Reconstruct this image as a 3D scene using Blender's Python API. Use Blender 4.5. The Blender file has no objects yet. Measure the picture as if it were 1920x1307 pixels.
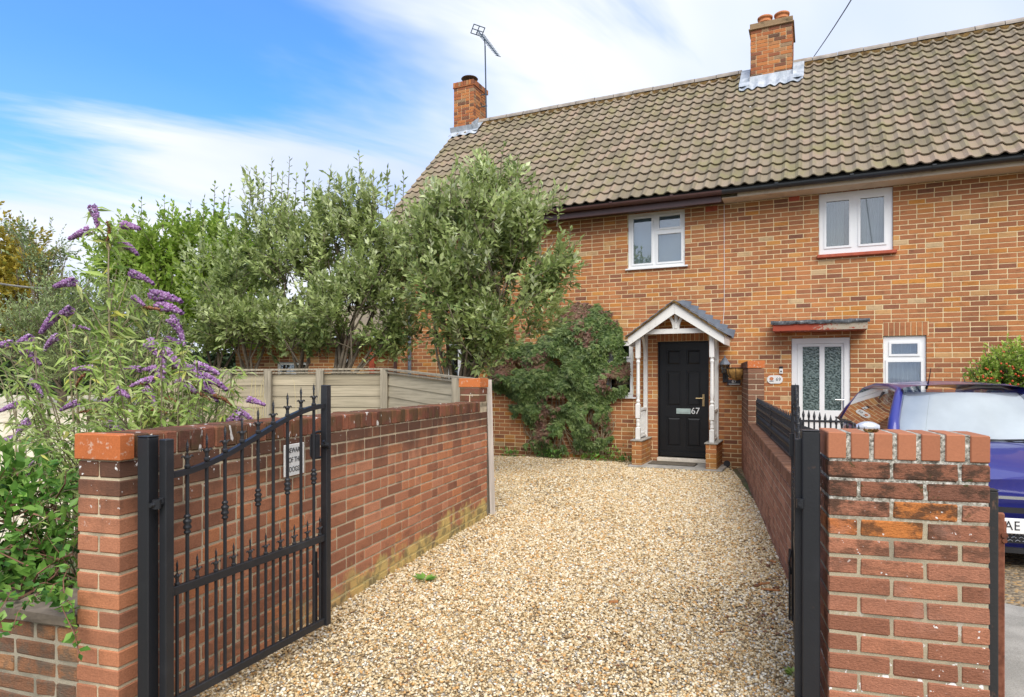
import bpy, math, random
import numpy as np
from mathutils import Vector, Matrix
S = bpy.context.scene
COL = S.collection
R = math.radians
rnd = random.Random(7)
nr = np.random.default_rng(11)

# ------------------------------------------------------------------ camera, sky, sun, exposure
F_PX = 1220.0; CAM_Z = 1.45; HOR = 704.0
cd = bpy.data.cameras.new('camera'); cam = bpy.data.objects.new('camera', cd); COL.objects.link(cam)
cam.location = (0, 0, CAM_Z); cam.rotation_euler = (R(90), 0, 0)
cd.sensor_width = 36; cd.lens = F_PX / 1920 * 36; cd.shift_y = (HOR - 653.5) / 1920
cd.clip_start = 0.05; cd.clip_end = 3000
S.camera = cam
SUN_EL, SUN_AZ = 48.0, 174.0          # azimuth clockwise from +Y (behind the camera, a little or slightly to either side)
w = bpy.data.worlds.new('World'); S.world = w; w.use_nodes = True
wt = w.node_tree; wt.nodes.clear(); WN = wt.nodes.new; WL = wt.links.new
sky = WN('ShaderNodeTexSky'); sky.sky_type = 'NISHITA'; sky.sun_disc = False
sky.sun_elevation = R(SUN_EL); sky.sun_rotation = R(SUN_AZ); sky.air_density = 1.0; sky.dust_density = 0.3; sky.ozone_density = 3.0
bg1 = WN('ShaderNodeBackground'); bg1.inputs[1].default_value = 0.15
bg2 = WN('ShaderNodeBackground'); bg2.inputs[1].default_value = 0.60
sat = WN('ShaderNodeHueSaturation'); sat.inputs['Saturation'].default_value = 1.38; sat.inputs['Value'].default_value = 1.0
WL(sky.outputs[0], sat.inputs['Color']); tn = WN('ShaderNodeMix'); tn.data_type = 'RGBA'; tn.blend_type = 'MULTIPLY'; tn.inputs[0].default_value = 1.0; tn.inputs[7].default_value = (1.15, 0.93, 1.02, 1)
WL(sat.outputs[0], tn.inputs[6]); WL(tn.outputs[2], bg1.inputs[0])
tc = WN('ShaderNodeTexCoord'); sx = WN('ShaderNodeSeparateXYZ'); WL(tc.outputs['Generated'], sx.inputs[0])
def wm(op, a, b=None, c=None):
    n = WN('ShaderNodeMath'); n.operation = op
    for i, v in enumerate((a, b, c)):
        if v is None: continue
        if isinstance(v, (int, float)): n.inputs[i].default_value = v
        else: WL(v, n.inputs[i])
    return n.outputs[0]
zz = wm('ADD', wm('MAXIMUM', sx.outputs[2], 0.0), 0.22)
cx = WN('ShaderNodeCombineXYZ'); WL(wm('DIVIDE', sx.outputs[0], zz), cx.inputs[0]); WL(wm('DIVIDE', sx.outputs[1], zz), cx.inputs[1])
def wnoise(rot, sc, loc, scale, detail, rough, dist):
    r_ = WN('ShaderNodeMapping'); r_.inputs['Rotation'].default_value = (0, 0, R(rot)); WL(cx.outputs[0], r_.inputs[0])
    m = WN('ShaderNodeMapping'); m.inputs['Scale'].default_value = sc; m.inputs['Location'].default_value = loc
    WL(r_.outputs[0], m.inputs[0])
    n = WN('ShaderNodeTexNoise'); n.inputs['Scale'].default_value = scale; n.inputs['Detail'].default_value = detail
    n.inputs['Roughness'].default_value = rough; n.inputs['Distortion'].default_value = dist; WL(m.outputs[0], n.inputs[0]); return n.outputs[0]
n1 = wnoise(-42, (0.42, 1.5, 1), (5.1, 2.6, 0), 1.25, 6, 0.58, 0.5)
n2 = wnoise(-35, (0.9, 1.1, 1), (7.3, 4.1, 0), 0.75, 3, 0.5, 0.2)
# more cloud towards the right and low down: the blue gap lies up and to the left; cloud behind the camera and overhead is added to neutralise the light
bias = wm('ADD', wm('MAXIMUM', wm('MULTIPLY', wm('SUBTRACT', sx.outputs[1], 0.6), -0.6), 0.0), wm('ADD', wm('MULTIPLY', sx.outputs[0], 0.75), wm('ADD', wm('MULTIPLY', wm('MINIMUM', sx.outputs[2], 0.46), -1.75), 0.56)))
cov = wm('ADD', wm('ADD', wm('MULTIPLY', n1, 1.7), wm('MULTIPLY', n2, 0.6)), wm('ADD', bias, -0.17))
mr = WN('ShaderNodeMapRange'); mr.interpolation_type = 'SMOOTHSTEP'
mr.inputs[1].default_value = 0.42; mr.inputs[2].default_value = 0.90; mr.inputs[3].default_value = 0.10; mr.inputs[4].default_value = 1.0; WL(cov, mr.inputs[0])
cr = WN('ShaderNodeValToRGB'); cr.color_ramp.elements[0].position = 0.3; cr.color_ramp.elements[0].color = (0.50, 0.62, 0.90, 1)
cr.color_ramp.elements[1].position = 0.62; cr.color_ramp.elements[1].color = (0.86, 0.89, 0.96, 1)
n3 = wnoise(-46, (0.5, 1.2, 1), (1.3, 8.1, 0), 1.3, 4, 0.5, 0.3); WL(n3, cr.inputs[0]); WL(cr.outputs[0], bg2.inputs[0])
mx = WN('ShaderNodeMixShader'); WL(mr.outputs[0], mx.inputs[0]); WL(bg1.outputs[0], mx.inputs[1]); WL(bg2.outputs[0], mx.inputs[2])
wo = WN('ShaderNodeOutputWorld'); WL(mx.outputs[0], wo.inputs[0])
sd = bpy.data.lights.new('sun', 'SUN'); sun = bpy.data.objects.new('sun', sd); COL.objects.link(sun)
sd.energy = 2.0; sd.angle = R(50); sd.color = (1.0, 0.95, 0.87)
az, el = R(SUN_AZ), R(SUN_EL)
to_sun = Vector((math.sin(az) * math.cos(el), math.cos(az) * math.cos(el), math.sin(el)))
sun.rotation_euler = to_sun.to_track_quat('Z', 'Y').to_euler()
S.view_settings.view_transform = 'Standard'; S.view_settings.look = 'None'; S.view_settings.gamma = 1
S.view_settings.use_curve_mapping = False; S.view_settings.exposure = 1.02

# ------------------------------------------------------------------ measuring helpers
def ray(px, py, Y):                    # a point at distance Y that the photograph shows at px, py
    return Vector(((px - 960) / F_PX * Y, Y, CAM_Z + (HOR - py) / F_PX * Y))
def gz(Y): return -0.013 * (Y - 3.0)   # the ground falls very slightly towards the house
def proj(p):
    return (960 + p[0] / p[1] * F_PX, HOR - (p[2] - CAM_Z) / p[1] * F_PX) if p[1] > 0.1 else (-9999, -9999)
HC, HS, HZ0 = 0.9059, 0.4235, 12.70    # the house front: direction and distance
HROT = -math.atan2(HS, HC)
def hp(px, py, t=0.0):                 # house coordinates (along, in, up) on the plane at depth t
    a = (px - 960) / F_PX
    s = (a * (HZ0 + t * HC) - t * HS) / (HC + a * HS)
    Y = HZ0 - s * HS + t * HC
    return s, CAM_Z + (HOR - py) / F_PX * Y
def hw(s, t, z): return Vector((s * HC + t * HS, HZ0 - s * HS + t * HC, z))
U = Vector((0.288, 0.958, 0)).normalized(); V = Vector((U.y, -U.x, 0))      # along and across the drive
DROT = -math.atan2(U.x, U.y)

# ------------------------------------------------------------------ object helpers
def new_obj(name, mesh, parent=None):
    o = bpy.data.objects.new(name, mesh); COL.objects.link(o)
    if parent is not None: o.parent = parent
    return o
def thing(name, label, cat, loc=(0, 0, 0), rz=0.0, group=None):
    o = bpy.data.objects.new(name, None); COL.objects.link(o); o.location = loc; o.rotation_euler = (0, 0, rz)
    o.empty_display_size = 0.1
    o['label'] = label; o['category'] = cat
    if group: o['group'] = group
    return o
def tag(o, label=None, cat=None, group=None, kind=None):
    for k, v in (('label', label), ('category', cat), ('group', group), ('kind', kind)):
        if v: o[k] = v
    return o
class MB:
    def __init__(s): s.v = []; s.f = []; s.t = []; s.m = Matrix.Identity(4)
    def add(s, vs, fs, tint=0.5):
        b = len(s.v); m = s.m
        s.v.extend(tuple(m @ Vector(p)) for p in vs)
        s.f.extend(tuple(b + i for i in f) for f in fs); s.t.extend([tint] * len(fs)); return s
    def box(s, x0, x1, y0, y1, z0, z1, tint=0.5):
        vs = [(x, y, z) for z in (z0, z1) for y in (y0, y1) for x in (x0, x1)]
        return s.add(vs, [(0, 2, 3, 1), (4, 5, 7, 6), (0, 1, 5, 4), (2, 6, 7, 3), (0, 4, 6, 2), (1, 3, 7, 5)], tint)
    def cbox(s, x0, x1, y0, y1, z0, z1, c=0.003, tint=0.5, jit=0.0):   # chamfered box
        vs, idx = [], {}
        for ix in (0, 1):
            for iy in (0, 1):
                for iz in (0, 1):
                    X, Y, Z = (x0, x1)[ix], (y0, y1)[iy], (z0, z1)[iz]
                    dx, dy, dz = c * (1 - 2 * ix), c * (1 - 2 * iy), c * (1 - 2 * iz)
                    for k, p in enumerate(((X, Y + dy, Z + dz), (X + dx, Y, Z + dz), (X + dx, Y + dy, Z))):
                        idx[(ix, iy, iz, k)] = len(vs)
                        vs.append(tuple(q + (rnd.uniform(-jit, jit) if jit else 0) for q in p))
        f = []
        for i in (0, 1):
            f.append(tuple(idx[(i, a, b, 0)] for a, b in ((0, 0), (0, 1), (1, 1), (1, 0))[::1 if i == 0 else -1]))
            f.append(tuple(idx[(a, i, b, 1)] for a, b in ((0, 0), (1, 0), (1, 1), (0, 1))[::1 if i == 0 else -1]))
            f.append(tuple(idx[(a, b, i, 2)] for a, b in ((0, 0), (0, 1), (1, 1), (1, 0))[::1 if i == 0 else -1]))
        for a in (0, 1):
            for b in (0, 1):
                f.append((idx[(a, b, 0, 0)], idx[(a, b, 1, 0)], idx[(a, b, 1, 1)], idx[(a, b, 0, 1)]))
                f.append((idx[(a, 0, b, 0)], idx[(a, 1, b, 0)], idx[(a, 1, b, 2)], idx[(a, 0, b, 2)]))
                f.append((idx[(0, a, b, 1)], idx[(1, a, b, 1)], idx[(1, a, b, 2)], idx[(0, a, b, 2)]))
                for c_ in (0, 1): f.append(tuple(idx[(a, b, c_, k)] for k in range(3)))
        return s.add(vs, f, tint)
    def tube(s, pts, r, n=8, cap=True, tint=0.5):
        pts = [Vector(p) for p in pts]; rs = r if isinstance(r, (list, tuple)) else [r] * len(pts)
        vs, f = [], []; prev = None
        for i, p in enumerate(pts):
            d = (pts[min(i + 1, len(pts) - 1)] - pts[max(i - 1, 0)])
            d = d.normalized() if d.length > 1e-9 else Vector((0, 0, 1))
            a = prev if prev is not None else (Vector((0, 0, 1)) if abs(d.z) < 0.9 else Vector((1, 0, 0)))
            a = (a - d * a.dot(d)); a = a.normalized() if a.length > 1e-6 else d.orthogonal().normalized(); prev = a
            b = d.cross(a)
            for k in range(n):
                t = 2 * math.pi * k / n; vs.append(tuple(p + (a * math.cos(t) + b * math.sin(t)) * rs[i]))
        for i in range(len(pts) - 1):
            for k in range(n):
                f.append((i * n + k, i * n + (k + 1) % n, (i + 1) * n + (k + 1) % n, (i + 1) * n + k))
        if cap: f.append(tuple(range(n))[::-1]); f.append(tuple((len(pts) - 1) * n + k for k in range(n)))
        return s.add(vs, f, tint)
    def lathe(s, prof, c=(0, 0, 0), n=16, tint=0.5):       # (radius, height) pairs about a vertical axis
        vs, f = [], []
        for r_, z in prof:
            for k in range(n):
                t = 2 * math.pi * k / n; vs.append((c[0] + r_ * math.cos(t), c[1] + r_ * math.sin(t), c[2] + z))
        for i in range(len(prof) - 1):
            for k in range(n): f.append((i * n + k, i * n + (k + 1) % n, (i + 1) * n + (k + 1) % n, (i + 1) * n + k))
        if prof[0][0] > 1e-5: f.append(tuple(range(n))[::-1])
        if prof[-1][0] > 1e-5: f.append(tuple((len(prof) - 1) * n + k for k in range(n)))
        return s.add(vs, f, tint)
    def prism(s, poly, y0, y1, tint=0.5):                  # polygon in x,z pushed along y
        n = len(poly); vs = [(x, y0, z) for x, z in poly] + [(x, y1, z) for x, z in poly]
        f = [tuple(range(n)), tuple(range(2 * n - 1, n - 1, -1))] + [(i, i + n, (i + 1) % n + n, (i + 1) % n) for i in range(n)]
        return s.add(vs, f, tint)
    def bar(s, a, b, w, h, up=(0, 0, 1), tint=0.5):        # rectangular bar from a to b, centred
        a, b = Vector(a), Vector(b); d = (b - a).normalized(); u = Vector(up); u = (u - d * u.dot(d)).normalized(); x = d.cross(u)
        vs = [tuple(p + x * (w / 2 * i) + u * (h / 2 * j)) for p in (a, b) for i, j in ((-1, -1), (1, -1), (1, 1), (-1, 1))]
        return s.add(vs, [(3, 2, 1, 0), (4, 5, 6, 7), (0, 1, 5, 4), (1, 2, 6, 5), (2, 3, 7, 6), (3, 0, 4, 7)], tint)
    def strip(s, rows, tint=0.5):                          # grid of points, rows of equal length
        n = len(rows[0]); vs = [p for r_ in rows for p in r_]
        return s.add(vs, [(i * n + j, i * n + j + 1, (i + 1) * n + j + 1, (i + 1) * n + j) for i in range(len(rows) - 1) for j in range(n - 1)], tint)
    def mesh(s, name, mat=None, smooth=False):
        me = bpy.data.meshes.new(name); me.from_pydata(s.v, [], s.f)
        a = me.attributes.new('tint', 'FLOAT', 'FACE'); a.data.foreach_set('value', s.t)
        if mat: me.materials.append(mat)
        if smooth: me.polygons.foreach_set('use_smooth', [True] * len(me.polygons))
        me.update(); return me
    def build(s, name, mat, parent=None, smooth=False):
        return new_obj(name, s.mesh(name, mat, smooth), parent)
def np_mesh(name, V_, F_, mat, tints=None, smooth=False, k=3):
    me = bpy.data.meshes.new(name); V_ = np.asarray(V_, dtype=np.float32).reshape(-1, 3); F_ = np.asarray(F_, dtype=np.int32).reshape(-1, k)
    me.vertices.add(len(V_)); me.vertices.foreach_set('co', V_.ravel())
    me.loops.add(F_.size); me.loops.foreach_set('vertex_index', F_.ravel())
    me.polygons.add(len(F_)); me.polygons.foreach_set('loop_start', np.arange(0, F_.size, k, dtype=np.int32))
    me.polygons.foreach_set('loop_total', np.full(len(F_), k, dtype=np.int32))
    me.update(calc_edges=True)
    if tints is not None:
        a = me.attributes.new('tint', 'FLOAT', 'FACE'); a.data.foreach_set('value', np.asarray(tints, dtype=np.float32))
    if smooth: me.polygons.foreach_set('use_smooth', np.ones(len(F_), dtype=bool))
    me.materials.append(mat); return me
def text_mesh(name, body, size, mat, parent=None, depth=0.002, spacing=1.0, align='CENTER'):
    c = bpy.data.curves.new(name + '_text', 'FONT'); c.body = body; c.size = size; c.extrude = depth; c.align_x = align; c.align_y = 'CENTER'; c.space_character = spacing
    c.space_line = 1.05
    o = bpy.data.objects.new(name + '_tmp', c); COL.objects.link(o)
    bpy.context.view_layer.update()
    me = bpy.data.meshes.new_from_object(o.evaluated_get(bpy.context.evaluated_depsgraph_get()))
    me.name = name; me.transform(Matrix.Rotation(R(90), 4, 'X')); me.materials.clear(); me.materials.append(mat)
    bpy.data.objects.remove(o); bpy.data.curves.remove(c)
    return new_obj(name, me, parent)

# ------------------------------------------------------------------ materials
class NT:
    def __init__(s, name):
        s.mat = bpy.data.materials.new(name); s.mat.use_nodes = True; s.t = s.mat.node_tree; s.t.nodes.clear()
        s.out = s.n('ShaderNodeOutputMaterial'); s.b = s.n('ShaderNodeBsdfPrincipled'); s.l(s.b.outputs[0], s.out.inputs[0])
        s.pos = s.n('ShaderNodeNewGeometry').outputs['Position']
    def n(s, k): return s.t.nodes.new(k)
    def l(s, a, b): s.t.links.new(a, b)
    def put(s, sock, v):
        if isinstance(v, (int, float)): sock.default_value = v
        elif isinstance(v, tuple): sock.default_value = v if len(v) == 4 or sock.type == 'VECTOR' else v + (1,)
        else: s.l(v, sock)
    def math(s, op, a, b=0.0, c=None, clamp=False):
        m = s.n('ShaderNodeMath'); m.operation = op; m.use_clamp = clamp; s.put(m.inputs[0], a); s.put(m.inputs[1], b)
        if c is not None: s.put(m.inputs[2], c)
        return m.outputs[0]
    def noise(s, scale, detail=3, rough=0.55, vec=None, stretch=None, dist=0.0, out=0):
        t = s.n('ShaderNodeTexNoise'); t.inputs['Scale'].default_value = scale; t.inputs['Detail'].default_value = detail
        t.inputs['Roughness'].default_value = rough; t.inputs['Distortion'].default_value = dist
        v = vec if vec is not None else s.pos
        if stretch:
            m = s.n('ShaderNodeMapping'); m.inputs['Scale'].default_value = stretch; s.l(v, m.inputs[0]); v = m.outputs[0]
        s.l(v, t.inputs['Vector']); return t.outputs[out]
    def voro(s, scale, feature='F1', out='Distance', vec=None):
        t = s.n('ShaderNodeTexVoronoi'); t.feature = feature; t.inputs['Scale'].default_value = scale
        s.l(vec if vec is not None else s.pos, t.inputs['Vector']); return t.outputs[out]
    def ramp(s, fac, stops, interp='LINEAR'):
        r_ = s.n('ShaderNodeValToRGB'); e = r_.color_ramp; e.interpolation = interp
        while len(e.elements) < len(stops): e.elements.new(0.5)
        for el_, (p, c) in zip(e.elements, stops):
            el_.position = p; el_.color = (c if isinstance(c, tuple) else (c, c, c)) + (1,)
        s.put(r_.inputs[0], fac); return r_.outputs[0]
    def mix(s, fac, a, b, mode='MIX'):
        m = s.n('ShaderNodeMix'); m.data_type = 'RGBA'; m.blend_type = mode
        s.put(m.inputs[0], fac); s.put(m.inputs[6], a); s.put(m.inputs[7], b); return m.outputs[2]
    def rng(s, v, a, b, c=0.0, d=1.0, smooth=True):
        m = s.n('ShaderNodeMapRange'); m.interpolation_type = 'SMOOTHSTEP' if smooth else 'LINEAR'
        for i, q in enumerate((a, b, c, d)): m.inputs[i + 1].default_value = q
        s.put(m.inputs[0], v); return m.outputs[0]
    def attr(s, name='tint'):
        a = s.n('ShaderNodeAttribute'); a.attribute_name = name; return a.outputs['Fac']
    def sep(s, v=None):
        q = s.n('ShaderNodeSeparateXYZ'); s.l(v if v is not None else s.pos, q.inputs[0]); return q.outputs
    def bump(s, h, strength=0.3, dist=0.005):
        b = s.n('ShaderNodeBump'); b.inputs['Strength'].default_value = strength; b.inputs['Distance'].default_value = dist
        s.put(b.inputs['Height'], h); s.l(b.outputs[0], s.b.inputs['Normal']); return s
    def fin(s, col, rough=0.8, metal=0.0, spec=0.3, **k):
        s.put(s.b.inputs['Base Color'], col); s.put(s.b.inputs['Roughness'], rough); s.b.inputs['Metallic'].default_value = metal
        s.b.inputs['Specular IOR Level'].default_value = spec
        for n_, v in k.items(): s.put(s.b.inputs[n_.replace('_', ' ')], v)
        return s.mat
def mat_brick(name, pal, patch=0.35, grain=0.3, dark=(0.05, 0.03, 0.022), extra=None, bump=0.35, patch_scale=9):
    m = NT(name); t = m.attr()
    c = m.ramp(t, [(i / (len(pal) - 1), p) for i, p in enumerate(pal)])
    g = m.noise(120, 3, 0.7); c = m.mix(grain, c, m.mix(1.0, c, m.ramp(g, [(0.3, 0.45), (0.7, 1.6)]), 'MULTIPLY'))
    p = m.noise(patch_scale, 4, 0.6, stretch=(1, 1, 1.6)); c = m.mix(m.rng(p, 0.5, 0.75, 0, patch), c, dark)
    if extra: c = extra(m, c)
    h = m.math('ADD', m.noise(70, 3, 0.6, stretch=(1, 1, 2.5)), m.math('MULTIPLY', m.noise(260, 2), 0.5))
    return m.bump(h, bump, 0.006).fin(c, 0.88, spec=0.2)
def mat_mortar(name, col, dk=(0.12, 0.11, 0.09), amt=0.4, extra=None):
    m = NT(name); n = m.noise(6, 4); c = m.mix(m.rng(n, 0.45, 0.7, 0, amt), col, dk)
    c = m.mix(0.5, c, m.mix(1.0, c, m.ramp(m.noise(300, 2), [(0.3, 0.6), (0.7, 1.3)]), 'MULTIPLY'))
    if extra: c = extra(m, c)
    return m.bump(m.noise(220, 3), 0.5, 0.004).fin(c, 0.95, spec=0.1)
def mat_leaf(name, pal, trans=0.25, rough=0.42, spec=0.35, patch=None):
    m = NT(name); c = m.ramp(m.attr(), [(i / (len(pal) - 1), p) for i, p in enumerate(pal)])
    c = m.mix(0.6, c, m.mix(1.0, c, m.ramp(m.noise(3.0, 3), [(0.3, 0.55), (0.7, 1.4)]), 'MULTIPLY'))
    if patch: c = patch(m, c)
    m.fin(c, rough, spec=spec)
    tr = m.n('ShaderNodeBsdfTranslucent'); m.l(c, tr.inputs[0]); ms = m.n('ShaderNodeMixShader'); ms.inputs[0].default_value = trans
    m.l(m.b.outputs[0], ms.inputs[1]); m.l(tr.outputs[0], ms.inputs[2]); m.l(ms.outputs[0], m.out.inputs[0]); return m.mat
def mat_plain(name, col, rough=0.5, var=0.15, scale=8, metal=0, spec=0.4, bump=0.0, bscale=60, **k):
    m = NT(name); n = m.noise(scale, 4)
    c = m.mix(1.0, col, m.ramp(n, [(0.3, 1 - var), (0.7, 1 + var)]), 'MULTIPLY')
    if bump: m.bump(m.noise(bscale, 3), bump, 0.003)
    return m.fin(c, rough, metal, spec, **k)

def facade_x(m, c):       # pale efflorescent bricks here and there, a little darker towards the eaves
    xyz = m.sep(); z = xyz[2]
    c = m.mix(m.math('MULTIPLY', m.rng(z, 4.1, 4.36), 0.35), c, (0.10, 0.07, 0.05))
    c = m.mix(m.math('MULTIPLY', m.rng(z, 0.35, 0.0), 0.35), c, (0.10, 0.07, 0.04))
    e = m.noise(5, 4, 0.7, stretch=(1, 1, 0.4)); c = m.mix(m.rng(e, 0.62, 0.8, 0, 0.35), c, (0.50, 0.33, 0.17))
    s_ = m.noise(0.9, 4, 0.6, stretch=(1, 1, 0.5)); return m.mix(1.0, c, m.ramp(s_, [(0.3, 0.80), (0.7, 1.12)]), 'MULTIPLY')
FAC_PAL = [(0.23, 0.098, 0.06), (0.30, 0.125, 0.066), (0.36, 0.148, 0.07), (0.405, 0.165, 0.073), (0.43, 0.176, 0.076), (0.455, 0.188, 0.077), (0.49, 0.205, 0.07), (0.56, 0.235, 0.053), (0.52, 0.36, 0.20)]
M = {}
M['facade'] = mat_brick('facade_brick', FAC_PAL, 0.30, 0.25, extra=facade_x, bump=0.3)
M['facade_mortar'] = mat_mortar('facade_mortar', (0.74, 0.59, 0.35), (0.50, 0.36, 0.20), 0.5)
def lwall_x(m, c):
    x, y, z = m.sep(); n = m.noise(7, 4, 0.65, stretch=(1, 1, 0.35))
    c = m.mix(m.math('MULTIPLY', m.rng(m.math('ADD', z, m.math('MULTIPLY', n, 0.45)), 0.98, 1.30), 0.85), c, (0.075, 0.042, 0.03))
    yl = m.math('SUBTRACT', m.math('ADD', z, m.math('MULTIPLY', m.noise(5, 4, 0.65, stretch=(1, 1, 0.8)), 0.75)), m.math('MULTIPLY', m.math('SUBTRACT', y, 3.0), 0.012))
    c = m.mix(m.math('MULTIPLY', m.rng(yl, 0.54, 0.40), m.rng(y, 3.2, 4.6, 0, 0.8)), c, (0.60, 0.46, 0.16))
    gr = m.math('MULTIPLY', m.rng(z, 0.22, 0.02), m.rng(m.noise(11, 3), 0.45, 0.6, 0, 0.7)); c = m.mix(gr, c, (0.12, 0.11, 0.07))
    sp = m.math('MULTIPLY', m.rng(m.noise(34, 3, 0.6), 0.655, 0.68), m.rng(m.math('ADD', z, m.math('MULTIPLY', y, -0.12)), 0.45, 0.75)); return m.mix(sp, c, (0.75, 0.73, 0.70))
LW_PAL = [(0.26, 0.112, 0.066), (0.33, 0.14, 0.078), (0.38, 0.158, 0.085), (0.42, 0.178, 0.098), (0.48, 0.19, 0.085), (0.48, 0.22, 0.13)]
M['lwall'] = mat_brick('garden_wall_brick', LW_PAL, 0.3, 0.3, extra=lwall_x, bump=0.35)
def lmort_x(m, c):
    x, y, z = m.sep(); yl = m.math('SUBTRACT', m.math('ADD', z, m.math('MULTIPLY', m.noise(5, 4, 0.65, stretch=(1, 1, 0.8)), 0.75)), m.math('MULTIPLY', m.math('SUBTRACT', y, 3.0), 0.012))
    return m.mix(m.math('MULTIPLY', m.rng(yl, 0.54, 0.40), m.rng(y, 3.2, 4.6, 0, 0.8)), c, (0.62, 0.52, 0.2))
M['lmortar'] = mat_mortar('garden_wall_mortar', (0.60, 0.50, 0.34), (0.18, 0.15, 0.11), 0.6, extra=lmort_x)
COP_PAL = [(0.10, 0.045, 0.03), (0.15, 0.06, 0.038), (0.20, 0.075, 0.045), (0.27, 0.10, 0.055), (0.13, 0.06, 0.045)]
def cop_x(m, c):
    x, y, z = m.sep(m.n('ShaderNodeNewGeometry').outputs['Normal'])
    n = m.noise(9, 4); c = m.mix(m.math('MULTIPLY', m.rng(n, 0.42, 0.6), 0.45), c, (0.09, 0.075, 0.03))
    sp = m.rng(m.noise(26, 3, 0.5, stretch=(1, 1, 0.4)), 0.66, 0.70); return m.mix(m.math('MULTIPLY', sp, 0.8), c, (0.72, 0.70, 0.66))
M['coping'] = mat_brick('coping_brick', COP_PAL, 0.5, 0.35, extra=cop_x, bump=0.6)
M['coptop'] = M['coping']
def pillar_x(m, c):
    x, y, z = m.sep(); n = m.noise(10, 5, 0.7, stretch=(1, 1, 1.6))
    c = m.mix(m.math('MULTIPLY', m.rng(n, 0.44, 0.60), m.rng(z, 0.45, 1.02, 0.05, 0.9)), c, (0.06, 0.038, 0.026))
    mo = m.math('MULTIPLY', m.rng(m.noise(16, 4, 0.7), 0.60, 0.70), m.rng(z, 0.75, 1.02)); c = m.mix(mo, c, (0.05, 0.05, 0.015))
    pk = m.rng(m.noise(4.5, 4, 0.6), 0.55, 0.68, 0, 0.4); c = m.mix(pk, c, (0.42, 0.22, 0.16))
    sp = m.math('MULTIPLY', m.rng(m.noise(60, 2, 0.5), 0.68, 0.72), m.rng(m.noise(3.1, 2), 0.5, 0.6)); return m.mix(sp, c, (0.78, 0.76, 0.72))
PI_PAL = [(0.16, 0.075, 0.05), (0.25, 0.105, 0.062), (0.31, 0.13, 0.076), (0.35, 0.15, 0.09), (0.38, 0.165, 0.10), (0.45, 0.15, 0.045), (0.52, 0.19, 0.05)]
M['pillar'] = mat_brick('pillar_brick', PI_PAL, 0.25, 0.3, extra=pillar_x, bump=0.75)
def pmort_x(m, c):
    x, y, z = m.sep(); n = m.rng(z, 0.82, 1.02)
    c = m.mix(n, c, m.ramp(m.noise(70, 3, 0.7), [(0.35, (0.09, 0.085, 0.07)), (0.55, (0.42, 0.40, 0.34)), (0.7, (0.8, 0.78, 0.72))]))
    sp = m.math('MULTIPLY', m.rng(m.noise(22, 3), 0.60, 0.64), m.rng(z, 0.6, 0.3)); return m.mix(sp, c, (0.85, 0.84, 0.82))
M['pmortar'] = mat_mortar('pillar_mortar', (0.42, 0.36, 0.25), (0.2, 0.18, 0.14), 0.6, extra=pmort_x)
M['capbrick'] = mat_brick('smooth_cap_brick', [(0.36, 0.14, 0.075), (0.40, 0.16, 0.085), (0.43, 0.17, 0.09)], 0.05, 0.12, bump=0.12)
M['orangecap'] = mat_brick('orange_cap_brick', [(0.45, 0.13, 0.045), (0.55, 0.17, 0.05)], 0.1, 0.2, bump=0.15,
    extra=lambda m, c: m.mix(m.rng(m.noise(30, 4, 0.7), 0.56, 0.66, 0, 0.7), c, (0.6, 0.45, 0.35)))
RW_PAL = [(0.25, 0.12, 0.075), (0.31, 0.145, 0.088), (0.36, 0.17, 0.105), (0.41, 0.20, 0.125), (0.44, 0.22, 0.13)]
def rwall_x(m, c):
    x, y, z = m.sep(); n = m.noise(8, 4, 0.7, stretch=(1, 1, 0.3))
    return m.mix(m.math('MULTIPLY', m.rng(m.math('ADD', z, m.math('MULTIPLY', n, 0.4)), 0.72, 0.98), 0.6), c, (0.09, 0.05, 0.03))
M['rwall'] = mat_brick('right_wall_brick', RW_PAL, 0.35, 0.35, extra=rwall_x, bump=0.5)
M['rmortar'] = mat_mortar('right_wall_mortar', (0.58, 0.46, 0.32), (0.18, 0.13, 0.09), 0.6)
def old_x(m, c):
    return m.mix(m.rng(m.noise(9, 5, 0.7), 0.45, 0.62, 0, 0.75), c, (0.12, 0.105, 0.08))
M['lowwall'] = mat_brick('low_wall_brick', [(0.14, 0.08, 0.055), (0.20, 0.10, 0.06), (0.30, 0.14, 0.07), (0.38, 0.19, 0.09)], 0.4, 0.35, extra=old_x, bump=0.8)
M['lowmortar'] = mat_mortar('low_wall_mortar', (0.40, 0.35, 0.26), (0.15, 0.14, 0.11), 0.6)
M['stone'] = mat_plain('weathered_coping_stone', (0.18, 0.145, 0.11), 0.95, 0.4, 12, bump=0.8, bscale=40)
M['chimney'] = mat_brick('chimney_brick', [(0.13, 0.075, 0.05), (0.26, 0.10, 0.055), (0.36, 0.12, 0.05), (0.44, 0.16, 0.06), (0.50, 0.20, 0.07), (0.30, 0.20, 0.12)], 0.35, 0.3, bump=0.6)
M['chimcap'] = mat_brick('chimney_cap', [(0.24, 0.17, 0.10), (0.34, 0.22, 0.12)], 0.8, 0.5, dark=(0.07, 0.06, 0.035), bump=0.8, patch_scale=6)
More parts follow.
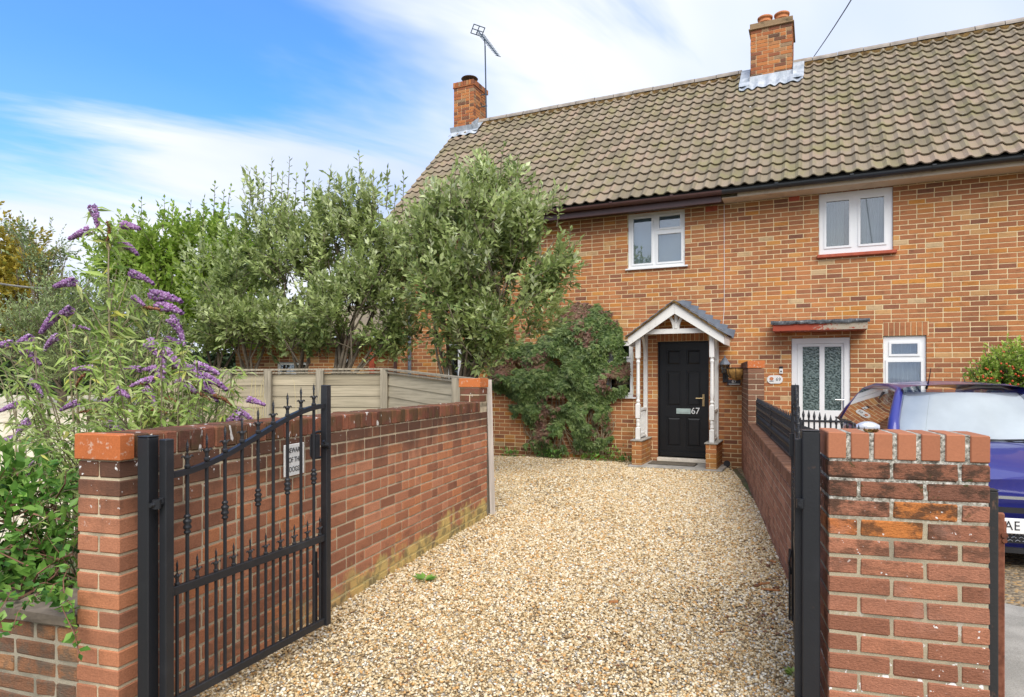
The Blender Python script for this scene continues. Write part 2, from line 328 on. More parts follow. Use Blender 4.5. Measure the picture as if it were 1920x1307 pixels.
# roof tiles
m = NT('roof_tile'); t = m.attr()
c = m.ramp(t, [(0, (0.20, 0.165, 0.115)), (0.35, (0.245, 0.20, 0.14)), (0.7, (0.29, 0.235, 0.17)), (1, (0.33, 0.245, 0.18))])
c = m.mix(m.rng(m.noise(2.6, 4, 0.65), 0.45, 0.7, 0, 0.55), c, (0.25, 0.23, 0.10))
c = m.mix(m.rng(m.noise(5, 3, 0.6), 0.62, 0.75, 0, 0.7), c, (0.13, 0.105, 0.075))
x, y, z = m.sep(); c = m.mix(m.math('MULTIPLY', m.rng(m.noise(14, 4, 0.7), 0.50, 0.62), m.rng(z, 7.35, 7.62, 0, 0.9)), c, (0.10, 0.07, 0.02))
c = m.mix(m.rng(m.noise(9, 5, 0.8, stretch=(1, 1, 0.6)), 0.655, 0.70, 0, 0.85), c, (0.55, 0.53, 0.47))
c = m.mix(0.6, c, m.mix(1.0, c, m.ramp(m.noise(160, 3, 0.7), [(0.3, 0.6), (0.7, 1.3)]), 'MULTIPLY'))
M['tile'] = m.bump(m.noise(120, 4, 0.7), 0.45, 0.006).fin(c, 0.95, spec=0.15)
M['underlay'] = mat_plain('roof_underlay', (0.03, 0.028, 0.025), 0.95)
m = NT('mossy_ridge_bedding'); c = m.ramp(m.noise(11, 5, 0.75), [(0.35, (0.05, 0.035, 0.02)), (0.5, (0.14, 0.09, 0.04)), (0.60, (0.20, 0.12, 0.035)), (0.72, (0.36, 0.29, 0.2))])
M['moss'] = m.bump(m.noise(60, 4, 0.7), 1.0, 0.02).fin(c, 1.0, spec=0.05)
M['ridge'] = mat_plain('ridge_tile', (0.30, 0.26, 0.22), 0.9, 0.3, 5, bump=0.4)
m = NT('lead_flashing'); c = m.ramp(m.noise(7, 4, 0.6, stretch=(1, 1, 0.5)), [(0.35, (0.28, 0.32, 0.36)), (0.65, (0.50, 0.53, 0.57))])
M['lead'] = m.bump(m.noise(20, 3), 0.5, 0.01).fin(c, 0.6, 0.1)
M['terracotta'] = mat_plain('terracotta', (0.50, 0.19, 0.075), 0.8, 0.25, 14)
M['darkmetal'] = mat_plain('dark_metal', (0.10, 0.09, 0.075), 0.6, 0.3, 20, metal=0.4)
M['aerial'] = mat_plain('aerial_metal', (0.03, 0.06, 0.09), 0.5, 0.1)
# joinery and metal
M['upvc'] = mat_plain('white_upvc', (0.80, 0.81, 0.81), 0.3, 0.03, 4, spec=0.5)
m = NT('weathered_white_paint'); n = m.noise(22, 5, 0.75, stretch=(1, 1, 0.35)); c = m.mix(m.rng(n, 0.62, 0.66, 0, 0.65), (0.76, 0.75, 0.72), (0.30, 0.26, 0.21))
c = m.mix(m.rng(m.noise(3, 3), 0.5, 0.75, 0, 0.3), c, (0.5, 0.48, 0.42)); M['wpaint'] = m.bump(n, 0.4, 0.003).fin(c, 0.55)
M['blackdoor'] = mat_plain('black_door_paint', (0.009, 0.010, 0.012), 0.38, 0.2, 4, spec=0.35, bump=0.12, bscale=25)
m = NT('black_iron_paint'); n = m.noise(40, 4, 0.7); c = m.mix(m.rng(n, 0.72, 0.76, 0, 0.5), (0.017, 0.018, 0.021), (0.16, 0.16, 0.165))
c = m.mix(m.rng(m.noise(5, 3), 0.5, 0.8, 0, 0.5), c, (0.04, 0.042, 0.047)); c = m.mix(m.rng(m.noise(14, 5, 0.8), 0.66, 0.72, 0, 0.35), c, (0.10, 0.055, 0.035)); M['iron'] = m.bump(m.noise(90, 3), 0.3, 0.002).fin(c, 0.42, spec=0.45)
m = NT('rusty_iron'); c = m.ramp(m.noise(25, 5, 0.7), [(0.3, (0.10, 0.04, 0.025)), (0.5, (0.22, 0.08, 0.045)), (0.7, (0.30, 0.13, 0.08))]); M['rust'] = m.bump(m.noise(70, 4), 0.6, 0.003).fin(c, 0.85)
m = NT('worn_black_post'); c = m.mix(m.rng(m.noise(9, 5, 0.75, stretch=(1, 1, 0.4)), 0.55, 0.64, 0, 0.8), (0.03, 0.03, 0.03), (0.16, 0.09, 0.06)); M['wornpost'] = m.bump(m.noise(60, 4), 0.5, 0.003).fin(c, 0.75)
M['browngutter'] = mat_plain('brown_plastic', (0.075, 0.034, 0.030), 0.35, 0.1, spec=0.5)
M['blackgutter'] = mat_plain('black_plastic', (0.022, 0.026, 0.030), 0.35, 0.1, spec=0.5)
m = NT('cream_soffit'); c = m.mix(m.rng(m.noise(4, 4, 0.7), 0.5, 0.7, 0, 0.5), (0.62, 0.52, 0.40), (0.38, 0.28, 0.2)); M['cream'] = m.fin(c, 0.8)
M['redpaint'] = mat_plain('red_painted_timber', (0.36, 0.075, 0.035), 0.5, 0.3, 10)
m = NT('peeling_red_paint'); x, y, z = m.sep(); n = m.noise(16, 5, 0.8, stretch=(1, 1, 2)); k = m.math('ADD', n, m.rng(x, 4.25, 5.1, -0.25, 0.12))
c = m.mix(m.rng(k, 0.50, 0.56), (0.34, 0.065, 0.035), (0.42, 0.36, 0.27)); M['peel'] = m.bump(n, 0.6, 0.006).fin(c, 0.8)
m = NT('roofing_felt'); c = m.ramp(m.noise(18, 4, 0.7, stretch=(1, 1, 0.5)), [(0.35, (0.05, 0.055, 0.06)), (0.6, (0.15, 0.16, 0.17)), (0.72, (0.42, 0.43, 0.42))]); M['felt'] = m.bump(m.noise(50, 4), 0.8, 0.006).fin(c, 0.85)
M['slate'] = mat_plain('blue_slate', (0.155, 0.175, 0.21), 0.55, 0.25, 10, bump=0.4, bscale=30)
M['redsill'] = mat_plain('red_tile_sill', (0.40, 0.085, 0.04), 0.6, 0.2, 12)
M['concrete'] = mat_plain('concrete', (0.34, 0.32, 0.285), 0.9, 0.25, 7, bump=0.5, bscale=90)
M['threshold'] = mat_plain('painted_threshold', (0.60, 0.55, 0.47), 0.8, 0.15, 12)
M['brass'] = mat_plain('brass', (0.45, 0.34, 0.18), 0.35, 0.15, 30, metal=0.8)
M['chrome'] = mat_plain('chrome', (0.62, 0.63, 0.63), 0.22, 0.05, metal=0.9)
M['letterbox'] = mat_plain('letterbox_metal', (0.42, 0.52, 0.50), 0.4, 0.1, metal=0.3)
M['numeral'] = mat_plain('numeral_silver', (0.72, 0.74, 0.74), 0.35, 0.05, metal=0.2)
M['mat'] = mat_plain('coir_mat', (0.13, 0.11, 0.085), 1.0, 0.3, 40, bump=1.0, bscale=200)
M['slatesign'] = mat_plain('slate_sign', (0.05, 0.055, 0.075), 0.6)
M['white'] = mat_plain('white_plastic', (0.80, 0.80, 0.78), 0.4, 0.04)
M['signwhite'] = mat_plain('sign_white', (0.72, 0.72, 0.69), 0.5, 0.06, 20)
M['ink'] = mat_plain('black_print', (0.02, 0.02, 0.022), 0.6)
M['emblem'] = mat_plain('orange_print', (0.55, 0.20, 0.09), 0.6)
M['coir'] = mat_plain('coir_liner', (0.36, 0.20, 0.06), 1.0, 0.35, 25, bump=1.0, bscale=120)
M['curtain'] = mat_plain('net_curtain', (0.60, 0.62, 0.63), 0.9, 0.1, 3)
M['greycurtain'] = mat_plain('grey_curtain', (0.34, 0.38, 0.37), 0.9, 0.15, 3)
M['blind'] = mat_plain('pale_blind', (0.48, 0.54, 0.60), 0.8, 0.08, 1.5)
M['room'] = mat_plain('dark_room', (0.035, 0.036, 0.038), 0.9)
m = NT('fence_timber'); g = m.noise(5, 5, 0.6, stretch=(0.35, 0.35, 9)); c = m.ramp(m.attr(), [(0, (0.31, 0.265, 0.185)), (0.5, (0.37, 0.32, 0.23)), (1, (0.44, 0.38, 0.27))])
c = m.mix(1.0, c, m.ramp(g, [(0.3, 0.70), (0.55, 1.05), (0.75, 1.15)]), 'MULTIPLY'); c = m.mix(m.rng(m.noise(1.6, 3), 0.5, 0.8, 0, 0.35), c, (0.21, 0.20, 0.13)); M['fence'] = m.bump(g, 0.5, 0.006).fin(c, 0.9, spec=0.15)
m = NT('post_timber'); g = m.noise(6, 5, 0.6, stretch=(7, 7, 0.5)); c = m.mix(1.0, (0.33, 0.29, 0.22), m.ramp(g, [(0.3, 0.62), (0.7, 1.2)]), 'MULTIPLY'); M['post'] = m.bump(g, 0.6, 0.006).fin(c, 0.9, spec=0.15)
m = NT('bleached_board'); g = m.noise(6, 5, 0.6, stretch=(7, 7, 0.4)); c = m.mix(1.0, (0.56, 0.50, 0.44), m.ramp(g, [(0.3, 0.75), (0.7, 1.12)]), 'MULTIPLY'); M['board'] = m.bump(g, 0.5, 0.005).fin(c, 0.85, spec=0.2)
def mat_glass(name, refl=0.14, tint=(0.8, 0.85, 0.86), base=0.0):
    m = NT(name); m.t.nodes.remove(m.b); gl = m.n('ShaderNodeBsdfGlossy'); gl.inputs['Roughness'].default_value = 0.02; gl.inputs['Color'].default_value = (1, 1, 1, 1)
    tr = m.n('ShaderNodeBsdfTransparent'); tr.inputs[0].default_value = tint + (1,)
    fr = m.n('ShaderNodeFresnel'); fr.inputs[0].default_value = 1.52; k = m.math('ADD', m.math('MULTIPLY', fr.outputs[0], 0.7), refl, clamp=True)
    mxx = m.n('ShaderNodeMixShader'); m.l(k, mxx.inputs[0]); m.l(tr.outputs[0], mxx.inputs[1]); m.l(gl.outputs[0], mxx.inputs[2]); m.l(mxx.outputs[0], m.out.inputs[0]); return m.mat
M['glass'] = mat_glass('window_glass'); M['carglass'] = mat_glass('car_glass', 0.02, (0.55, 0.6, 0.6)); M['screenglass'] = mat_glass('windscreen_glass', 0.22, (0.85, 0.88, 0.88))
m = NT('obscure_glass'); n = m.voro(38, 'SMOOTH_F1'); c = m.mix(m.rng(n, 0.25, 0.6), (0.035, 0.06, 0.055), (0.15, 0.20, 0.19)); M['obscure'] = m.bump(n, 0.9, 0.01).fin(c, 0.22, spec=0.6)
# ------------------------------------------------------------------ bricks
BR_MESH = {}
def brick_mesh(mat, L, D, Hh, n=8, ch=0.004, jit=0.0012, key=''):
    k = (mat.name, round(L, 4), round(D, 4), round(Hh, 4), key)
    if k not in BR_MESH:
        out = []
        for i in range(n):
            b = MB(); b.cbox(-L / 2, L / 2, 0, D, -Hh / 2, Hh / 2, ch, (i + 0.5) / n, jit); out.append(b.mesh('brick', mat))
        BR_MESH[k] = out
    return BR_MESH[k]
def emit_bricks(parent, W, bricks, mat, cap=300, name='brick', ch=0.004, jit=0.0012, tintf=None):
    """bricks: (x0,x1,y0,y1,z0,z1). The largest in view become parts, the rest one part of kind stuff."""
    sc = []
    for b in bricks:
        p = W @ Vector(((b[0] + b[1]) / 2, b[2], (b[4] + b[5]) / 2)); q = proj(p)
        inn = -30 < q[0] < 1950 and -30 < q[1] < 1337
        sc.append(((b[1] - b[0]) / max(p.y, 0.5) if inn else -1, b))
    sc.sort(key=lambda e: -e[0]); rest = MB()
    for i, (k, b) in enumerate(sc):
        L, D, Hh = b[1] - b[0], b[3] - b[2], b[5] - b[4]
        if i < cap and k > 0:
            std = 0.215 if L > 0.16 else 0.1025
            ms = brick_mesh(mat, std, D, Hh, ch=ch, jit=jit)
            t = rnd.random() if tintf is None else tintf(b)
            o = new_obj(name, ms[min(int(t * len(ms)), len(ms) - 1)], parent)
            o.location = ((b[0] + b[1]) / 2, b[2] + rnd.uniform(-0.0015, 0.0015), (b[4] + b[5]) / 2); o.scale = (L / std, 1, 1)
            o.rotation_euler = (rnd.uniform(-.004, .004), 0, rnd.uniform(-.006, .006))
        else: rest.cbox(*b, ch, rnd.random() if tintf is None else tintf(b))
    if rest.v: rest.build(name + '_courses', mat, parent)['kind'] = 'stuff'
def cut(b, holes):
    out = [b]
    for hx0, hx1, hz0, hz1 in holes:
        nx = []
        for (x0, x1, y0, y1, z0, z1) in out:
            if x1 <= hx0 or x0 >= hx1 or z1 <= hz0 or z0 >= hz1: nx.append((x0, x1, y0, y1, z0, z1)); continue
            if hx0 - x0 > 0.022: nx.append((x0, hx0, y0, y1, z0, z1))
            if x1 - hx1 > 0.022: nx.append((hx1, x1, y0, y1, z0, z1))
            a, c = max(x0, hx0), min(x1, hx1)
            if hz0 - z0 > 0.018: nx.append((a, c, y0, y1, z0, hz0))
            if z1 - hz1 > 0.018: nx.append((a, c, y0, y1, hz1, z1))
        out = nx
    return out
def face_bricks(x0, x1, z0, n, holes=(), course=0.075, j=0.0115, depth=0.09, proud=0.004, L=0.212):
    out = []
    for r_ in range(n):
        zb = z0 + r_ * course; x = x0 - (0.1125 if r_ % 2 else 0)
        while x < x1:
            ln = L
            if rnd.random() < 0.02: ln = 0.1025
            a, b = max(x, x0), min(x + ln, x1)
            if b - a > 0.03: out += cut((a, b, -proud, depth, zb + j / 2, zb + course - j / 2), holes)
            x += ln + j
    return out
def solid_bricks(L, z0, n, thick=0.215, seqf=None, course=0.075, j=0.01):
    """A one-brick wall along x, faces at y=0 and y=thick: pairs of stretchers and through headers."""
    out = []
    for r_ in range(n):
        zb = z0 + r_ * course; x = 0.0; k = 0
        seq = seqf(r_) if seqf else None
        while x < L - 0.03:
            ty = seq[k % len(seq)] if seq else ('H' if (k == 0 and r_ % 2) else ('S' if rnd.random() < 0.62 or k == 0 else 'H'))
            ln = 0.215 if ty == 'S' else 0.1025
            b = min(x + ln, L)
            if ty == 'S':
                out.append((x, b, 0, 0.1025, zb + j / 2, zb + course - j / 2)); out.append((x, b, thick - 0.1025, thick, zb + j / 2, zb + course - j / 2))
            else: out.append((x, b, 0, thick, zb + j / 2, zb + course - j / 2))
            x += ln + j; k += 1
    return out
def coping_bricks(L, z0, y0, y1, h=0.1025, wdt=0.065, j=0.01, rough=0.0):
    out = []; x = 0.0
    while x < L - 0.02:
        d = rnd.uniform(0, rough); out.append((x, min(x + wdt, L), y0 - d, y1 + d, z0, z0 + h + rnd.uniform(-rough, rough) * 0.6)); x += wdt + j
    return out
def frame_at(o):
    bpy.context.view_layer.update(); return o.matrix_world.copy()
def backing(x0, x1, z0, z1, holes, y0, y1):      # a wall sheet with real openings and reveals
    b = MB(); xs = sorted({x0, x1, *[h[0] for h in holes], *[h[1] for h in holes]}); zs = sorted({z0, z1, *[h[2] for h in holes], *[h[3] for h in holes]})
    xs = [x for x in xs if x0 <= x <= x1]; zs = [z for z in zs if z0 <= z <= z1]
    def hole(x, z): return any(h[0] < x < h[1] and h[2] < z < h[3] for h in holes)
    for i in range(len(xs) - 1):
        for k in range(len(zs) - 1):
            a, c, d, e = xs[i], xs[i + 1], zs[k], zs[k + 1]; mx_, mz_ = (a + c) / 2, (d + e) / 2
            if hole(mx_, mz_): continue
            b.add([(a, y0, d), (c, y0, d), (c, y0, e), (a, y0, e)], [(0, 1, 2, 3)]); b.add([(a, y1, d), (c, y1, d), (c, y1, e), (a, y1, e)], [(3, 2, 1, 0)])
            if i == 0 or hole((xs[i - 1] + a) / 2, mz_): b.add([(a, y0, d), (a, y1, d), (a, y1, e), (a, y0, e)], [(3, 2, 1, 0)])
            if i == len(xs) - 2 or hole((xs[i + 1] + xs[i + 2]) / 2, mz_): b.add([(c, y0, d), (c, y1, d), (c, y1, e), (c, y0, e)], [(0, 1, 2, 3)])
            if k == 0 or hole(mx_, (zs[k - 1] + d) / 2): b.add([(a, y0, d), (c, y0, d), (c, y1, d), (a, y1, d)], [(3, 2, 1, 0)])
            if k == len(zs) - 2 or hole(mx_, (zs[k + 1] + zs[k + 2]) / 2): b.add([(a, y0, e), (c, y0, e), (c, y1, e), (a, y1, e)], [(0, 1, 2, 3)])
    return b

# ------------------------------------------------------------------ ground, drive, paths
def poly_obj(name, pts, mat, z=0.0, sub=0.0, kind='structure'):
    b = MB(); b.add([(x, y, gz(y) + z) for x, y in pts], [tuple(range(len(pts)))]); o = b.build(name, mat); o['kind'] = kind; return o
m = NT('rough_ground'); c = m.ramp(m.noise(3, 5, 0.7), [(0.35, (0.10, 0.085, 0.05)), (0.5, (0.16, 0.14, 0.08)), (0.65, (0.09, 0.12, 0.04))]); M['ground'] = m.bump(m.noise(40, 4), 0.8, 0.02).fin(c, 1.0)
b = MB(); b.add([(-400, -60, gz(-60) - 0.02), (400, -60, gz(-60) - 0.02), (400, 900, gz(900) - 0.02), (-400, 900, gz(900) - 0.02)], [(0, 1, 2, 3)]); g = b.build('ground', M['ground']); g['kind'] = 'structure'
m = NT('gravel_bed'); v1 = m.voro(62, out='Color'); d1 = m.voro(62); sp = m.n('ShaderNodeSeparateColor'); m.l(v1, sp.inputs[0])
GP = [(0, (0.20, 0.15, 0.09)), (0.18, (0.34, 0.255, 0.155)), (0.4, (0.48, 0.385, 0.26)), (0.62, (0.56, 0.48, 0.355)), (0.75, (0.50, 0.32, 0.14)), (0.85, (0.62, 0.57, 0.48)), (1, (0.68, 0.65, 0.58))]
c = m.ramp(sp.outputs[0], GP); c = m.mix(m.rng(d1, 0.35, 0.75, 0, 0.55), c, (0.12, 0.09, 0.05)); c = m.mix(1.0, c, m.ramp(m.noise(1.2, 4), [(0.3, 0.72), (0.7, 1.12)]), 'MULTIPLY')
M['gravelbed'] = m.bump(m.math('SUBTRACT', 1.0, d1), 1.0, 0.012).fin(c, 0.9, spec=0.2)
LW0 = Vector((-1.559, 2.57, 0)); LWL = 4.50                     # left wall: near corner on the drive side, length
RW_A = Vector((1.93, 4.53, 0))                                  # a point on the drive face of the right wall
RWs = RW_A - U * 2.02; RWL = 10.86 - 0                           # its near end
def fl(s, t): p = hw(s, t, 0); return (p.x, p.y)
e = LW0 + U * (LWL + 0.1); e2 = hw(-2.2, 0.02, 0)
r_far = hw(3.92, 0.02, 0); r0 = RW_A - U * 4.2
DRIVE = [(LW0.x - 0.9 * U.x, LW0.y - 0.9), (r0.x - 0.2, r0.y), (RW_A.x, RW_A.y), (r_far.x, r_far.y), (e2.x, e2.y), (-3.2, 9.6), (-1.9, 9.0), (e.x, e.y), (LW0.x, LW0.y)]
DRIVE[1] = (r0.x + 0.15, r0.y); DRIVE[2] = (RW_A.x + 0.15, RW_A.y); DRIVE[3] = (r_far.x + 0.15, r_far.y)
poly_obj('gravel_drive', DRIVE, M['gravelbed'], 0.004)
m = NT('concrete_path'); c = m.mix(m.rng(m.noise(3, 4, 0.6), 0.4, 0.65), (0.40, 0.37, 0.32), (0.30, 0.28, 0.24)); c = m.mix(0.6, c, m.mix(1.0, c, m.ramp(m.noise(160, 3, 0.7), [(0.35, 0.6), (0.65, 1.3)]), 'MULTIPLY'))
M['path'] = m.bump(m.noise(130, 4, 0.7), 0.8, 0.006).fin(c, 0.95)
PR0 = Vector((1.85, 2.1, 0))
a1, a2 = PR0 - U * 0.6, PR0 + V * 2.9 - U * 0.6
poly_obj('concrete_crossing', [(a1.x, a1.y), (a2.x, a2.y), ((PR0 + V * 2.9 + U * 1.2).x, (PR0 + V * 2.9 + U * 1.2).y), (3.55, 3.72), (2.92, 4.42), (2.6, 4.6), ((PR0 + U * 2.5).x, (PR0 + U * 2.5).y)], M['path'], 0.008)
m = NT('dark_shingle'); v1 = m.voro(45, out='Color'); d1 = m.voro(45); sp = m.n('ShaderNodeSeparateColor'); m.l(v1, sp.inputs[0])
c = m.ramp(sp.outputs[0], [(0, (0.10, 0.075, 0.045)), (0.5, (0.22, 0.17, 0.11)), (0.8, (0.36, 0.28, 0.18)), (1, (0.42, 0.24, 0.08))]); M['shingle'] = m.bump(m.math('SUBTRACT', 1.0, d1), 1.0, 0.012).fin(c, 0.9)
q = [hw(4.15, 0, 0), hw(12.5, 0, 0)]
poly_obj('shingle_forecourt', [(2.15, 4.0), (6.5, 2.6), (q[1].x, q[1].y), (q[0].x, q[0].y)], M['shingle'], 0.0)
# pale parched bank beyond the left wall
m = NT('parched_bank'); c = m.ramp(m.noise(9, 5, 0.7), [(0.3, (0.50, 0.41, 0.27)), (0.5, (0.66, 0.58, 0.42)), (0.7, (0.72, 0.66, 0.52))]); M['bank'] = m.bump(m.noise(60, 4), 0.7, 0.02).fin(c, 1.0)
b = MB(); rows = []
for i in range(16):
    Y = 5.6 + i * 0.4; rows.append([(-13 + j * 0.45, Y + 0.1 * math.sin(j), gz(Y) + 0.01 + 1.3 * (1 - math.exp(-max(0, Y - 5.8) * 0.45)) * min(1, max(0, (21 - j) / 5)) + 0.03 * math.sin(i * 1.7 + j)) for j in range(22)])
b.strip(rows); o = b.build('parched_bank', M['bank'], smooth=True); o['kind'] = 'structure'

# ------------------------------------------------------------------ the two houses
PARTY = hp(1358, 500)[0]
SE = hp(1177, 400)[0]
def roofhit(px, py):
    lo, hi = -0.4, 6.0
    f = lambda t: hp(px, py, t)[1] - (4.50 + 0.9657 * (t + 0.4))
    for _ in range(50):
        mid = (lo + hi) / 2
        if f(mid) > 0: lo = mid
        else: hi = mid
    return hp(px, py, lo)[0], lo
S_LEFT = roofhit(846, 262)[0]; S_WL = S_LEFT + 0.12; S_RIGHT = 11.2
PITCH = 44.0; SLOPE = 4.70; GAUGE = SLOPE / 17; TW = 0.2035
RIDGE_T, RIDGE_Z = -0.4 + SLOPE * math.cos(R(PITCH)), 4.50 + SLOPE * math.sin(R(PITCH))
print('party', PARTY, 'left', S_LEFT, 'ridge', RIDGE_T, RIDGE_Z)
h67 = thing('brick_house', 'orange brick cottage with the black front door and white gabled porch, brown gutter', 'house', (0, HZ0, 0), HROT, 'semi-detached pair of brick cottages')
h69 = thing('brick_house', 'orange brick cottage on the right with the white glazed door and black gutter', 'house', (0, HZ0, 0), HROT, 'semi-detached pair of brick cottages')
HW_ = frame_at(h67)
def rect(x0, y0, x1, y1, t=0.0):
    xc, yc = (x0 + x1) / 2, (y0 + y1) / 2
    return hp(x0, yc, t)[0], hp(x1, yc, t)[0], hp(xc, y1, t)[1], hp(xc, y0, t)[1]
W1 = rect(1177, 396, 1284, 501); W2 = rect(1535.5, 357, 1674.5, 474); W3 = rect(1656, 630, 1737, 812); W4 = rect(1095, 640, 1187, 744)
W5 = rect(858, 430, 925, 512); W6 = rect(836, 642, 884, 745)
D67 = rect(1233, 640, 1329, 869); D67 = (D67[0], D67[1], -0.2, D67[3]); D69 = rect(1484, 633.5, 1594, 850); D69 = (D69[0], D69[1], -0.2, D69[3])
W1 = (W1[0], W1[1], W1[2], 4.352); W2 = (W2[0], W2[1], W2[2], 4.352)
ZT, ZB = 4.355, -0.16
def shrink(h, e=0.004): return (h[0] - e, h[1] + e, h[2] - e, h[3] + e)
NR = int((ZT - ZB) / 0.075) + 1
for root, x0, x1, holes in ((h67, S_WL, PARTY, [W1, W4, W5, W6, D67]), (h69, PARTY, S_RIGHT, [W2, W3, D69])):
    sold = []
    if root is h69:
        L0 = (W3[0] - 0.0, W3[1] + 0.03, W3[3] + 0.003, W3[3] + 0.215); hb = holes + [L0]
        x = L0[0] + 0.004
        while x < L0[1] - 0.03: sold.append((x, x + 0.064, -0.006, 0.09, L0[2] + 0.004, L0[3] - 0.006)); x += 0.0735
        hb.append(rect(1478, 368, 1500, 378))
    else:
        L0 = (D67[0] - 0.02, D67[1] + 0.02, D67[3] + 0.003, D67[3] + 0.21); hb = holes + [L0]
        x = L0[0] + 0.004
        while x < L0[1] - 0.03: sold.append((x, x + 0.064, -0.006, 0.09, L0[2] + 0.004, L0[3] - 0.006)); x += 0.0735
        hb.append(rect(1322, 386, 1346, 397))
    wl = backing(x0, x1, ZB, ZT + 0.3, [shrink(h) for h in holes], 0.0, 0.28)
    # gables, back and inner floor so that the house is a closed body
    if root is h67: wl.add([(x0, 0, ZB), (x0, 2 * RIDGE_T, ZB), (x0, 2 * RIDGE_T, 4.4), (x0, RIDGE_T, RIDGE_Z - 0.12), (x0, 0, 4.4)], [(4, 3, 2, 1, 0)])
    else: wl.add([(x1, 0, ZB), (x1, 2 * RIDGE_T, ZB), (x1, 2 * RIDGE_T, 4.4), (x1, RIDGE_T, RIDGE_Z - 0.12), (x1, 0, 4.4)], [(0, 1, 2, 3, 4)])
    wl.add([(x0, 2 * RIDGE_T, ZB), (x1, 2 * RIDGE_T, ZB), (x1, 2 * RIDGE_T, 4.4), (x0, 2 * RIDGE_T, 4.4)], [(3, 2, 1, 0)])
    wo_ = wl.build('wall', M['facade_mortar'], root)
    bs = []
    for zc in range(NR): pass
    bs = face_bricks(x0, x1, ZB, NR, [h for h in hb]) 
    bs = [b_ for b_ in bs if b_[4] < ZT]
    bs = [(b_[0], b_[1], b_[2], b_[3], b_[4], min(b_[5], ZT)) for b_ in bs]
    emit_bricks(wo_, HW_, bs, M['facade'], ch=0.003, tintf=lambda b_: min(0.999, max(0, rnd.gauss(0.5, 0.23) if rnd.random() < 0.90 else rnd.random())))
    for q_ in sold:
        b = MB(); b.cbox(*q_, 0.003, rnd.uniform(0.2, 0.7)); b.build('lintel_brick', M['facade'], wo_)
    for (hx0, hx1, hz0, hz1) in [hb[-1]]:      # air brick
        b = MB(); b.box(hx0 + 0.004, hx1 - 0.004, -0.002, 0.05, hz0 + 0.004, hz1 - 0.004)
        for i in range(7):
            for k in range(2):
                xx = hx0 + 0.02 + i * (hx1 - hx0 - 0.04) / 6; z_ = hz0 + 0.025 + k * (hz1 - hz0 - 0.05)
                b.box(xx - 0.006, xx + 0.006, -0.007, 0.0, z_ - 0.012, z_ + 0.012)
        b.build('air_brick', M['redsill'], wo_)

# -------- windows
def window(root, r, panes, recess=0.035, fw=None, mats=('upvc', 'glass'), back='curtain', sill=None, label=None, sash=0.028, mull=True, backf=None):
    s0, s1, z0, z1 = r; s0 += 0.003; s1 -= 0.003; z0 += 0.003; z1 -= 0.003; W_, H_ = s1 - s0, z1 - z0
    ps = [(s0 + a * W_, s0 + b_ * W_, z0 + c_ * H_, z0 + d * H_) for a, b_, c_, d in panes]
    f = backing(s0, s1, z0, z1, ps, recess, recess + 0.06).build('window', M[mats[0]], root)
    if label: f['label'] = label
    for p in ps:
        b = MB(); e_ = 0.002; w_ = sash; y0, y1 = recess - 0.014, recess + 0.03
        a, c_, d, e2_ = p[0] - w_, p[1] + w_, p[2] - w_, p[3] + w_
        b.box(a, c_, y0, y1, d, p[2] + e_); b.box(a, c_, y0, y1, p[3] - e_, e2_); b.box(a, p[0] + e_, y0, y1, p[2] + e_, p[3] - e_); b.box(p[1] - e_, c_, y0, y1, p[2] + e_, p[3] - e_)
        b.build('sash', M[mats[0]], f)
        g_ = MB(); g_.box(p[0], p[1], recess + 0.018, recess + 0.024, p[2], p[3]); g_.build('pane', M[mats[1]], f)
    if back in ('curtain', 'greycurtain'):
        rows = []; n = 60; parts = [(0.0, 1.0)] if back == 'curtain' else [(0.0, 0.34), (0.60, 1.0)]
        for (u0, u1) in parts:
            rows = [[(s0 + 0.03 + (W_ - 0.06) * (u0 + (u1 - u0) * i / n), recess + 0.14 + 0.022 * math.sin(i * 0.85 + 0.5 * math.sin(i * 0.31)), z) for i in range(n + 1)] for z in (z0 + 0.02, z1 - 0.02)]
            b = MB(); b.strip(rows); b.build('curtain', M[back], f, smooth=True)
    if back == 'blind':
        b = MB(); b.box(s0 + 0.02, s1 - 0.02, recess + 0.10, recess + 0.11, z0 + 0.02, z1 - 0.02); b.build('blind', M['blind'], f)
    b = MB(); b.box(s0 - 0.0, s1 + 0.0, 0.285, 1.6, z0 - 0.2, z1 + 0.1); o = b.build('room', M['room'], f)
    if sill: sill(f, s0, s1, z0)
    return f
def sill_white(f, s0, s1, z0): b = MB(); b.cbox(s0 - 0.04, s1 + 0.06, -0.05, 0.04, z0 - 0.03, z0 - 0.004, 0.004); b.build('sill', M['upvc'], f)
def sill_red(f, s0, s1, z0):
    b = MB(); b.cbox(s0 - 0.03, s1 + 0.05, -0.07, 0.04, z0 - 0.055, z0 - 0.004, 0.006); b.build('sill', M['redsill'], f)
window(h67, W1, [(.09, .42, .085, .915), (.55, .92, .70, .915), (.53, .94, .085, .59)], back='blind', sill=sill_white)
window(h69, W2, [(.10, .42, .13, .87), (.57, .89, .13, .87)], back='greycurtain', sill=sill_red, sash=0.03)
window(h69, W3, [(.19, .81, .815, .925), (.11, .89, .06, .735)], back='curtain', sash=0.03)
window(h67, W4, [(.06, .46, .08, .92), (.54, .94, .08, .62), (.56, .92, .72, .92)], back='room', sill=sill_white)
window(h67, W5, [(.08, .46, .08, .92), (.54, .92, .08, .92)], back='blind', sill=sill_white)
window(h67, W6, [(.08, .46, .06, .94), (.54, .92, .06, .94)], back='room', sill=sill_white)

